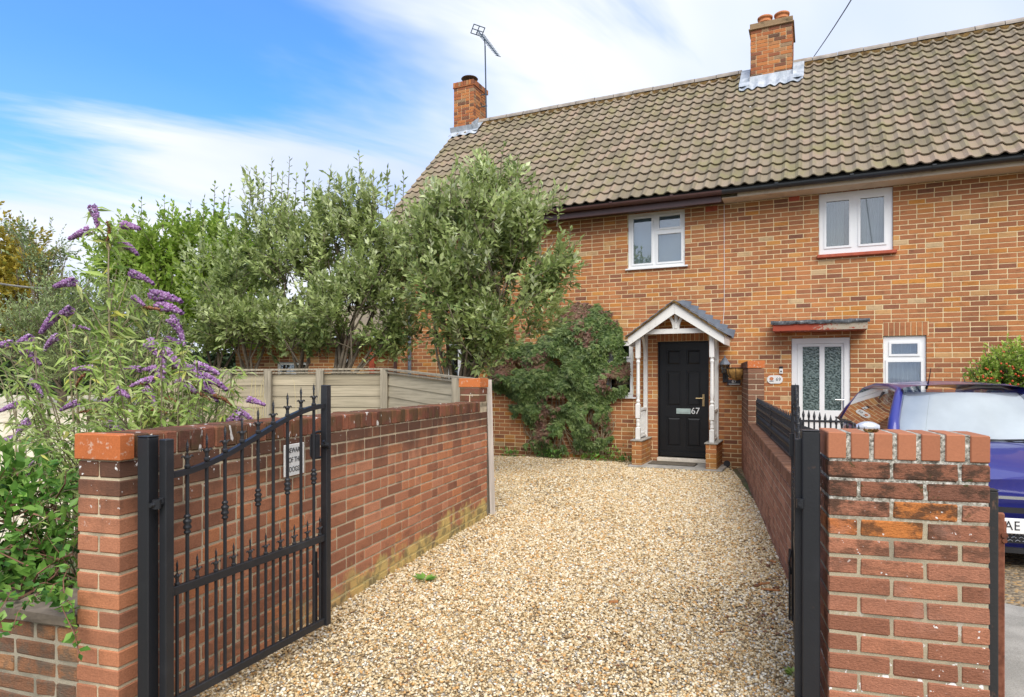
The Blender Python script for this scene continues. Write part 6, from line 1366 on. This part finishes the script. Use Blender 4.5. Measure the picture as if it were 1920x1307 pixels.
SP = [(210, 432, 4.1, -70, .8), (285, 577, 4.25, 0, .9), (150, 705, 3.9, 190, .8), (330, 748, 4.0, -5, 1), (375, 735, 4.1, -5, 1), (255, 715, 3.9, 170, .9), (345, 690, 4.1, 0, .9), (300, 770, 3.9, -5, .9), (165, 770, 3.8, 180, .8), (420, 745, 4.2, -10, .9)]
def flower_mesh(name, mat, n=260, len_=0.135, r0=0.024):
    out = []
    for v in range(3):
        u = nr.random(n); a_ = nr.random(n) * 6.28; rad = r0 * (1 - u * 0.75) * (0.7 + 0.4 * nr.random(n)); sag = -0.03 * u * u * (v + 0.4)
        P = np.stack([u * len_, rad * np.cos(a_), rad * np.sin(a_) + sag], 1); D_ = np.stack([0.4 + 0 * u, np.cos(a_), np.sin(a_)], 1) + nr.normal(0, 0.3, (n, 3))
        D_ = unit(D_); s_ = 0.0065 * nr.uniform(0.7, 1.3, (n, 1)); A_ = unit(np.cross(D_, nr.normal(0, 1, (n, 3)))); B_ = np.cross(D_, A_)
        V_ = np.stack([P + A_ * s_, P + B_ * s_, P - A_ * s_, P - B_ * s_, P + D_ * s_ * 1.2], 1).reshape(-1, 3); b_ = (np.arange(n) * 5).reshape(-1, 1)
        F = np.concatenate([b_ + np.array([[k, (k + 1) % 4, 4]]) for k in range(4)], 1).reshape(-1, 3); out.append(np_mesh(name, V_, F, mat, np.repeat(nr.random(n), 4)))
    return out
FM, SM = flower_mesh('flower_spike', M['purple']), flower_mesh('spent_flower_spike', M['spent'], 120, 0.12, 0.012)
C, D, L, T = [], [], [], []; st = MB()
def stem_to(p, bx, r0=0.011, lf=1.0, start=0.35, bow=0.35, ll=0.115):
    p = np.array(p) - O; b0 = np.array([bx, nr.uniform(-0.25, 0.25), -0.02]); c_ = np.array([b0[0] * 0.6 + p[0] * 0.4, (b0[1] + p[1]) / 2, p[2] + bow * (0.3 + 0.3 * nr.random())])
    c_[2] = min(c_[2], p[2] + 0.22); pts = bez(b0, c_, p, 9); st.tube([tuple(q) for q in pts], [r0 * (1 - 0.75 * i / 8) for i in range(9)], 5, cap=False)
    k = int(15 * lf)
    for i in range(k):
        u = start + (0.97 - start) * i / max(1, k - 1); q = b0 * (1 - u) ** 2 + c_ * 2 * u * (1 - u) + p * u * u; a_ = i * 1.57 + nr.normal(0, 0.3)
        for s_ in (0, math.pi):
            C.append(q); D.append([math.cos(a_ + s_), math.sin(a_ + s_) * 0.8, nr.uniform(-0.75, 0.15)]); L.append(ll * nr.uniform(0.6, 1.25) * (1.1 - 0.5 * u)); T.append(0.45 + nr.normal(0, 0.25))
main = [np.array(px3(x_, y, 4.1)) - O for x_, y in ((212, 1000), (209, 800), (206, 650), (203, 520), (205, 425))]
st.tube([tuple(q) for q in main], [0.012, 0.010, 0.008, 0.006, 0.003], 7, cap=False)
for y in range(440, 800, 9):     # whorls on the main stem
    q = np.array(px3(205, y, 4.1)) - O; a_ = y * 0.37
    for s_ in (0, math.pi): C.append(q); D.append([math.cos(a_ + s_), math.sin(a_ + s_) * 0.7, nr.uniform(-0.5, 0.4)]); L.append(nr.uniform(0.09, 0.17)); T.append(0.5 + nr.normal(0, 0.2))
for (x, y, Y, ang, sc) in FL + SP:
    p = np.array(ray(x, y, Y)); flw = (x, y, Y, ang, sc) in FL
    a_ = R(ang); d = Vector((math.cos(a_), rnd.uniform(-.4, .4), math.sin(a_))).normalized()
    o = new_obj('flower_spike' if flw else 'spent_flower_spike', rnd.choice(FM if flw else SM), bd); o.rotation_euler = d.to_track_quat('X', 'Z').to_euler(); s_ = sc * Y / 4.1 * 1.08
    o.scale = (s_, s_, s_); loc = Vector(p) - d * 0.065 * s_; o.location = loc - Vector(O)
    if y < 600 and abs(x - 205) < 150:
        q0 = np.array(px3(205, min(y + 130, 640) if y > 440 else 470, 4.1)) - O; e_ = np.array(loc) - O; c_ = q0 * 0.4 + e_ * 0.6 + np.array([0, 0, 0.02]); pts = bez(q0, c_, e_, 6); st.tube([tuple(q) for q in pts], [0.006, 0.005, 0.004, 0.0035, 0.003, 0.0025], 4, cap=False)
        for i in range(10):
            u = 0.15 + 0.8 * i / 9; q = q0 * (1 - u) ** 2 + c_ * 2 * u * (1 - u) + e_ * u * u
            for s2 in (-1, 1): C.append(q); D.append([s2 * nr.uniform(0.3, 1), nr.uniform(-1, 1), nr.uniform(-1.0, 0.2)]); L.append(nr.uniform(0.06, 0.13)); T.append(0.5 + nr.normal(0, 0.25))
    else: stem_to(np.array(loc), (p[0] - O[0]) * 0.45 + nr.uniform(-0.15, 0.15), 0.008)
for i in range(140):              # leafy stems without flowers
    x = nr.uniform(-40, 480)
    if x < 170 and i % 2: x = nr.uniform(170, 480)
    lo_ = 690 if x < 380 else 745; y = nr.uniform(lo_ - 60, 850); Y = nr.uniform(3.3, 4.6) if x < 380 else nr.uniform(4.2, 4.9)
    stem_to(px3(x, y, Y), (px3(x, y, Y)[0] - O[0]) * 0.7, 0.006, 0.9, 0.3, ll=0.105)
for i in range(28):
    x = nr.uniform(-60, 180); y = nr.uniform(760, 1010); Y = nr.uniform(2.95, 3.4); stem_to(px3(x, y, Y - 0.2), px3(x, y, Y)[0] - O[0] + nr.uniform(-.1, .1), 0.006, 0.9, 0.25, ll=0.10)
leaves('foliage', C, D, np.array(L), 0.21, M['budd'], bd, np.array(T), droop=0.35, fold=0.35); st.build('stems', M['stem'], bd, smooth=True)

# undergrowth in the left corner
shrub('bramble', 'bright broad-leaved bramble spilling over the low wall in the bottom left corner', 'shrub', [foot(40, 3.1), foot(110, 3.0)],
      [B(30, 960, 3.05, 0.26, 0.32), B(105, 1010, 2.98, 0.12, 0.25), B(-40, 1010, 3.0, 0.3, 0.35), B(70, 1080, 2.93, 0.2, 0.12), B(20, 910, 3.15, 0.2, 0.12)], 240, 0.06, 0.6, M['nettle'], bark='redstem', gap=-0.3, nper=8, tr=0.006, tw_len=(0.12, 0.25), updir=0.3)
iv = thing('ivy', 'small green ivy sprigs trailing over the end of the low stone-capped wall', 'plant', foot(120, 2.62, 0.5))
C, D, L = [], [], []; st = MB(); O2 = np.array(foot(120, 2.62, 0.5))
for (x0_, y0_, x1_, y1_, k) in ((95, 1105, 60, 1130, 14), (110, 1110, 140, 1190, 14), (140, 1140, 148, 1225, 12), (60, 1120, 20, 1190, 12), (125, 1085, 90, 1120, 12), (20, 1110, -10, 1200, 14), (130, 1060, 120, 1125, 12), (118, 1100, 60, 1098, 16), (118, 1118, 135, 1135, 12)):
    Y = 2.56; a, c_ = px3(x0_, y0_, Y + 0.08) - O2, px3(x1_, y1_, Y - 0.04) - O2; st.tube([tuple(a), tuple((a + c_) / 2 + np.array([0, -0.02, 0.02])), tuple(c_)], 0.002, 4)
    for i in range(k): u = i / (k - 1); C.append(a + (c_ - a) * u); D.append([nr.normal(0, 1), nr.uniform(-1, -0.1), nr.normal(0, 0.6)]); L.append(nr.uniform(0.028, 0.055))
leaves('foliage', C, D, L, 0.7, M['nettle'], iv); st.build('stems', M['redstem'], iv)
# dry grass stalks behind the wall
gs = thing('dry_grass', 'dry straw-coloured grass stalks between the buddleia and the timber fence', 'grass', foot(470, 4.8)); gs['kind'] = 'stuff'; O3 = np.array(foot(470, 4.8)); st = MB()
for i in range(70):
    x = rnd.uniform(400, 500) if i > 3 else (612, 590, 548, 470)[i]; y = rnd.uniform(700, 790); Y = rnd.uniform(4.6, 5.4); p = px3(x, y, Y) - O3; b0 = p * np.array([0.97, 1, 0]) + np.array([rnd.uniform(-.1, .05), 0, 0]); st.tube([tuple(q) for q in bez(b0, np.array([b0[0], b0[1], p[2] + 0.1]), p, 6)], [0.0035, 0.003, 0.003, 0.002, 0.0015, 0.001], 3, cap=False)
o = st.build('stalks', M['straw'], gs)

# creeper on the house wall
cp = thing('virginia_creeper', 'dense Virginia creeper, green tinged with dull red, climbing the brick wall left of the porch', 'climber', tuple(hw(hp(1060, 850)[0], -0.15, -0.1)), HROT)
POLY = [(918, 640), (940, 615), (975, 640), (1010, 640), (1035, 612), (1045, 605), (1055, 582), (1080, 567), (1118, 568), (1148, 588), (1170, 622), (1180, 690), (1178, 735), (1150, 752), (1142, 790), (1150, 825), (1130, 845), (1085, 838), (1062, 850), (1000, 852), (985, 842), (1000, 800), (965, 780), (955, 745), (925, 725), (915, 690)]
def inpoly(x, y, P_):
    r_ = False; j = len(P_) - 1
    for i in range(len(P_)):
        if (P_[i][1] > y) != (P_[j][1] > y) and x < (P_[j][0] - P_[i][0]) * (y - P_[i][1]) / (P_[j][1] - P_[i][1]) + P_[i][0]: r_ = not r_
        j = i
    return r_
def edge_d(x, y, P_):
    m_ = 1e9
    for i in range(len(P_)):
        a, c_ = P_[i - 1], P_[i]; dx, dy = c_[0] - a[0], c_[1] - a[1]; t = max(0, min(1, ((x - a[0]) * dx + (y - a[1]) * dy) / (dx * dx + dy * dy))); m_ = min(m_, math.hypot(x - a[0] - t * dx, y - a[1] - t * dy))
    return m_
C, D, L, T, UP = [], [], [], [], []; cnt = 0; o_s, o_z = hp(1060, 850)[0], -0.1
while cnt < 6500:
    x, y = rnd.uniform(900, 1195), rnd.uniform(560, 860)
    if not inpoly(x, y, POLY): continue
    e_ = edge_d(x, y, POLY)
    if e_ < 5 and mnoise.noise(Vector((x * 0.09, y * 0.09, 3))) < 0.0: continue
    if y > 770 and mnoise.noise(Vector((x * 0.035, y * 0.035, 1))) < 0.02 - (0.25 if x > 1020 else 0): continue
    if mnoise.noise(Vector((x * 0.03, y * 0.03, 7))) < -0.42: continue
    cnt += 1; th = min(0.26, 0.07 + e_ / 160) * (0.55 + 0.55 * (mnoise.noise(Vector((x * 0.03, y * 0.03, 5))) + 0.5)); t0 = -th * rnd.uniform(0.65, 1.0) - 0.02; s_, z_ = hp(x, y, 0)
    # red-brown towards the top and the upper left, green below
    redn = mnoise.noise(Vector((x * 0.018, y * 0.018, 9))) * 1.5 + 0.6 * max(0, (660 - y) / 100) + (0.35 if x < 1040 and y < 690 else 0); tt = rnd.uniform(0.05, 0.62) if redn < 0.62 + rnd.uniform(-.35, .3) else rnd.uniform(0.74, 1.0)
    q = (s_ - o_s, t0 + 0.15, z_ - o_z); lean = rnd.uniform(-.5, .5)
    for k in range(5):
        a_ = -math.pi / 2 + (k - 2) * 0.62 + lean; C.append(q); D.append((math.cos(a_), -0.55 + rnd.uniform(-.25, .25), math.sin(a_))); L.append(rnd.uniform(0.06, 0.10) * (1.1 if k == 2 else 0.9)); T.append(tt + rnd.uniform(-.05, .05)); UP.append((rnd.uniform(-.3, .3), -1, 0.5))
leaves('foliage', C, D, L, 0.42, M['creeper'], cp, np.array(T), up=np.array(UP), droop=0.2)
st = MB()
for i in range(46):
    x0_ = rnd.uniform(990, 1140); x1_ = x0_ + rnd.uniform(-60, 60); y1_ = rnd.uniform(600, 800); a, c_ = hp(x0_, 852), hp(max(930, min(1170, x1_)), y1_)
    pts = [(a[0] + (c_[0] - a[0]) * u + 0.08 * math.sin(u * 7 + i) - o_s, 0.15 - 0.03 - 0.08 * rnd.random(), a[1] + (c_[1] - a[1]) * u - o_z) for u in [j / 6 for j in range(7)]]; st.tube(pts, [0.012, 0.010, 0.009, 0.008, 0.006, 0.005, 0.003], 5)
for i in range(12):
    a = hp(rnd.uniform(985, 1030), rnd.uniform(775, 800)); r_ = rnd.uniform(0.1, 0.2); st.tube([(a[0] - o_s + r_ * math.cos(u), 0.10, a[1] - o_z - 0.12 + r_ * math.sin(u)) for u in [2.2 + j * 0.45 for j in range(8)]], 0.0045, 4)
st.build('stems', M['stem'], cp, smooth=True)
# weeds along the foot of the house wall
wi = 0
for (px_, h_, n_, lab) in ((965, 0.14, 60, 'low weeds on the gravel at the left foot of the creeper'), (1040, 0.20, 90, 'tuft of weeds below the middle of the creeper'), (1110, 0.16, 80, 'weeds at the wall foot below the right edge of the creeper'), (1150, 0.30, 70, 'straggling weed sprouting from the wall between the creeper and porch'), (1175, 0.12, 50, 'small weeds beside the left porch plinth')):
    s_, _ = hp(px_, 860); p = hw(s_, -0.10, gz(11.5)); wd = thing('weed', lab, 'weed', tuple(p), HROT)
    C = np.stack([nr.normal(0, 0.12, n_), nr.uniform(-0.12, 0.05, n_), nr.uniform(0, h_, n_)], 1); leaves('leaves', C, nr.normal(0, 1, (n_, 3)) + np.array([0, -0.5, 0.3]), nr.uniform(0.05, 0.10, n_), 0.4, M['nettle'], wd)
    st = MB()
    for i in range(6): st.tube([(rnd.uniform(-.1, .1), 0, -0.02), (rnd.uniform(-.12, .12), -0.03, h_ * 0.9)], 0.003, 4)
    st.build('stems', M['stem'], wd)
# seedlings growing in the gravel
for (px_, py_, Y, r_, lab, mt) in ((795, 1066, 4.62, 0.10, 'dark green weed growing in the gravel beside the left wall', 'nettle'), (1489, 1257, 3.12, 0.05, 'small bright green sprout at the gravel edge by the right gate', 'bright')):
    p = ray(px_, py_, Y); wd = thing('weed', lab, 'weed', (p.x, Y, gz(Y) + 0.01)); n_ = 9 if r_ > 0.08 else 14
    a_ = np.arange(n_) * 2.4; leaves('leaves', np.stack([0.01 * np.cos(a_), 0.01 * np.sin(a_), 0.01 + 0 * a_], 1), np.stack([np.cos(a_), np.sin(a_), 0.35 + 0.3 * nr.random(n_)], 1), np.full(n_, r_ * 0.95), 0.42, M[mt], wd, up=np.tile([0, 0, 1.0], (n_, 1)))
    b = MB(); b.tube([(0, 0, -0.01), (0, 0, 0.02)], 0.004, 5); b.build('stems', M['stem'], wd)
# berry bush in front of the right house
bb_ = shrub('berry_bush', 'round green bush dotted with orange-red berries against the wall behind the blue car', 'shrub', [foot(1905, 8.1)],
      [B(1895, 730, 8.1, 0.42, 0.5), B(1850, 745, 8.1, 0.28, 0.35), B(1935, 705, 8.1, 0.5, 0.42), B(1880, 690, 8.1, 0.30, 0.22), B(1900, 860, 8.1, 0.5, 0.5)], 1700, 0.046, 0.6, M['bright'], gap=-0.6, nper=12, tr=0.02, tw_len=(0.12, 0.25),
      shoots=[(px3(x + 8, y + 25, 8.1), px3(x, y, 8.1), 7) for x, y in ((1805, 700), (1828, 680), (1846, 652), (1862, 650), (1888, 648))])
ico = bpy.data.meshes.new('berry'); import bmesh; bm_ = bmesh.new(); bmesh.ops.create_icosphere(bm_, subdivisions=1, radius=0.014); bm_.to_mesh(ico); bm_.free(); ico.materials.append(M['berry'])
O4 = Vector(foot(1905, 8.1))
for i in range(150):
    c_, r_ = [B(1895, 715, 8.1, 0.42, 0.48), B(1850, 735, 8.1, 0.27, 0.33), B(1930, 695, 8.1, 0.45, 0.40)][i % 3]; d = unit(nr.normal(0, 1, (1, 3)) + np.array([[0, -0.9, 0.1]]))[0]; o = new_obj('berry', ico, bb_); o.location = Vector(c_ + d * np.array(r_) * nr.uniform(0.85, 1.02)) - O4

# ------------------------------------------------------------------ loose gravel, bark, fallen leaves
m = NT('pebble'); oi = m.n('ShaderNodeObjectInfo'); c = m.ramp(oi.outputs['Random'], [(0, (0.26, 0.175, 0.085)), (0.12, (0.46, 0.32, 0.155)), (0.32, (0.60, 0.455, 0.255)), (0.52, (0.70, 0.575, 0.37)), (0.70, (0.76, 0.66, 0.48)), (0.80, (0.58, 0.33, 0.12)), (0.89, (0.80, 0.74, 0.60)), (0.96, (0.38, 0.35, 0.30)), (1, (0.80, 0.77, 0.70))], 'CONSTANT')
c = m.mix(0.5, c, m.mix(1.0, c, m.ramp(m.noise(90, 3, 0.6), [(0.3, 0.7), (0.7, 1.25)]), 'MULTIPLY')); M['pebble'] = m.fin(c, 0.7, spec=0.3)
stones = []
pc = bpy.data.collections.new('pebble_shapes')
for v in range(6):
    me = bpy.data.meshes.new('pebble'); bm_ = bmesh.new(); bmesh.ops.create_icosphere(bm_, subdivisions=1, radius=1.0)
    for q in bm_.verts: q.co *= 1 + rnd.uniform(-0.22, 0.22); q.co.x *= 1.25; q.co.y *= 0.9 + 0.1 * (v % 2); q.co.z *= 0.5 + 0.05 * v
    bm_.to_mesh(me); bm_.free(); me.materials.append(M['pebble']); me.polygons.foreach_set('use_smooth', [True] * len(me.polygons)); o = bpy.data.objects.new('pebble_shape', me); pc.objects.link(o)
def in_drive(P_, x, y):
    r_ = np.zeros(len(x), bool); j = len(P_) - 1
    for i in range(len(P_)):
        with np.errstate(divide='ignore', invalid='ignore'): c_ = ((P_[i][1] > y) != (P_[j][1] > y)) & (x < (P_[j][0] - P_[i][0]) * (y - P_[i][1]) / (P_[j][1] - P_[i][1]) + P_[i][0])
        r_ ^= c_; j = i
    return r_
def scatter(name, label, poly, n, ymin, ymax, smin, smax, xr):
    y = ymin + (ymax - ymin) * nr.random(n) ** 1.0; x = nr.uniform(xr[0], xr[1], n); keep = in_drive(poly, x, y)
    dens = np.clip((5.2 / np.maximum(y, 1)) ** 1.1, 0.25, 1.0) * np.array([min(1.0, max(0.35, 1.0 + 1.3 * mnoise.noise(Vector((a * 1.1, b_ * 0.8, 4))))) for a, b_ in zip(x, y)]); keep &= nr.random(n) < dens; x, y = x[keep], y[keep]; u_ = np.abs(x * 610 / y) < 1150 / 1.0
    x, y = x[u_], y[u_]; nz = np.array([mnoise.noise(Vector((a * 1.3, b_ * 1.3, 0))) for a, b_ in zip(x[::1], y[::1])]); z = gz(0) - 0.013 * y + 0.006 + 0.008 * nz + nr.uniform(0, 0.012, len(x))
    z = -0.013 * (y - 3.0) + 0.006 + 0.008 * nz + nr.uniform(0, 0.010, len(x))
    s = nr.uniform(smin, smax, len(x)) * nr.choice([0.7, 1.0, 1.0, 1.35], len(x)) * np.clip((y / 4.5) ** 0.5, 0.85, 1.5)
    me = bpy.data.meshes.new(name); me.vertices.add(len(x)); me.vertices.foreach_set('co', np.stack([x, y, z], 1).astype(np.float32).ravel()); a = me.attributes.new('size', 'FLOAT', 'POINT'); a.data.foreach_set('value', s.astype(np.float32)); me.update()
    r_ = me.attributes.new('turn', 'FLOAT_VECTOR', 'POINT'); r_.data.foreach_set('vector', np.stack([nr.normal(0, 0.35, len(x)), nr.normal(0, 0.35, len(x)), nr.uniform(0, 6.28, len(x))], 1).astype(np.float32).ravel())
    o = new_obj(name, me); tag(o, label, 'gravel', kind='stuff')
    ng_ = bpy.data.node_groups.new(name + '_nodes', 'GeometryNodeTree'); ng_.interface.new_socket('Geometry', in_out='INPUT', socket_type='NodeSocketGeometry'); ng_.interface.new_socket('Geometry', in_out='OUTPUT', socket_type='NodeSocketGeometry')
    N = ng_.nodes.new; Lk = ng_.links.new; gi_ = N('NodeGroupInput'); go_ = N('NodeGroupOutput'); ci = N('GeometryNodeCollectionInfo'); ci.inputs['Collection'].default_value = pc; ci.inputs['Separate Children'].default_value = True; ci.inputs['Reset Children'].default_value = True
    ip = N('GeometryNodeInstanceOnPoints'); ip.inputs['Pick Instance'].default_value = True; ri = N('FunctionNodeRandomValue'); ri.data_type = 'INT'; ri.inputs['Min'].default_value = 0; ri.inputs['Max'].default_value = 5
    at = N('GeometryNodeInputNamedAttribute'); at.data_type = 'FLOAT'; at.inputs['Name'].default_value = 'size'; tr_ = N('GeometryNodeInputNamedAttribute'); tr_.data_type = 'FLOAT_VECTOR'; tr_.inputs['Name'].default_value = 'turn'
    Lk(gi_.outputs[0], ip.inputs['Points']); Lk(ci.outputs[0], ip.inputs['Instance']); Lk([q for q in ri.outputs if q.type == 'INT'][0], ip.inputs['Instance Index']); Lk(at.outputs[0], ip.inputs['Scale']); Lk(tr_.outputs[0], ip.inputs['Rotation']); Lk(ip.outputs[0], go_.inputs[0])
    md = o.modifiers.new('scatter', 'NODES'); md.node_group = ng_; print(name, len(x)); return o
scatter('gravel', 'loose golden and cream flint gravel covering the driveway', DRIVE, 640000, 1.7, 12.6, 0.0056, 0.0100, (-3.3, 4.2))
i = 0
BK = [(1432, 1100, 0.10, 20), (1418, 1104, 0.06, 35), (1445, 1112, 0.12, -15), (1440, 1066, 0.06, 80), (1450, 1058, 0.07, 100), (1455, 1108, 0.05, 10), (1150, 1135, 0.06, 5)]
for (px_, py_, ln, an_) in BK:
    Y = 1.489 * F_PX / (py_ - HOR + 0.0 + 15.9 * 0.0) if False else (1.411 * F_PX) / (py_ - HOR - 15.9); p = ray(px_, py_, Y)
    o = thing('bark_piece', ['long dark brown bark scrap, left end of the row of three near the right wall', 'short rust-coloured bark chip just left of the longest scrap', 'longest dark bark scrap lying on the gravel near the right wall', 'upright-curled rusty bark chip on the gravel, nearer the house than the long scraps', 'dark curled bark chip farthest back beside the right wall', 'small bark chip at the foot of the right wall', 'single tan bark scrap alone in the middle of the gravel drive'][i], 'bark', (p.x, Y, gz(Y) + 0.022), R(an_), 'bark scraps on the gravel')
    b = MB(); rr = [[(ln * (u - 0.5), 0.018 * math.sin(math.pi * (0.1 + 0.8 * u)) * v_ + rnd.uniform(-.003, .003), 0.008 * (1 - v_ * v_) + rnd.uniform(-.002, .003)) for u in [k / 5 for k in range(6)]] for v_ in (-1, -0.3, 0.3, 1)]
    b.strip(rr); b.strip([[(x_, y_, z_ - 0.004) for x_, y_, z_ in r_] for r_ in rr]); q = b.build('scrap', mat_plain('bark_scrap_%s' % 'brown' if i % 2 else 'bark_scrap_rust', (0.16, 0.07, 0.035) if i % 2 else (0.36, 0.15, 0.05), 0.9, 0.3, 30), o); i += 1
lf = thing('fallen_leaves', 'scatter of small brown fallen leaves lying on the gravel', 'leaf litter', (0, 0, 0)); lf['kind'] = 'stuff'; C = []
while len(C) < 420:
    px_, py_ = rnd.uniform(600, 1500), rnd.uniform(885, 1300)
    if rnd.random() < 0.6: px_ = 960 + (rnd.gauss(1430, 45) - 960); py_ = rnd.uniform(900, 1200)
    Y = (1.411 * F_PX) / (py_ - HOR - 15.9); x = (px_ - 960) / F_PX * Y
    if len(C) % 4 == 0:
        Y = rnd.uniform(4.3, 10.5); q_ = RW_A + U * ((Y - RW_A.y) / U.y) - V * abs(rnd.gauss(0.03, 0.10)); x = q_.x; Y = q_.y
    if in_drive(DRIVE, np.array([x]), np.array([Y]))[0]: C.append((x, Y, gz(Y) + 0.022))
leaves('leaf_scatter', C, nr.normal(0, 1, (len(C), 3)) * np.array([1, 1, 0.15]), nr.uniform(0.015, 0.04, len(C)), 0.5, M['spent'], lf, up=np.tile([0, 0, 1.0], (len(C), 1)))
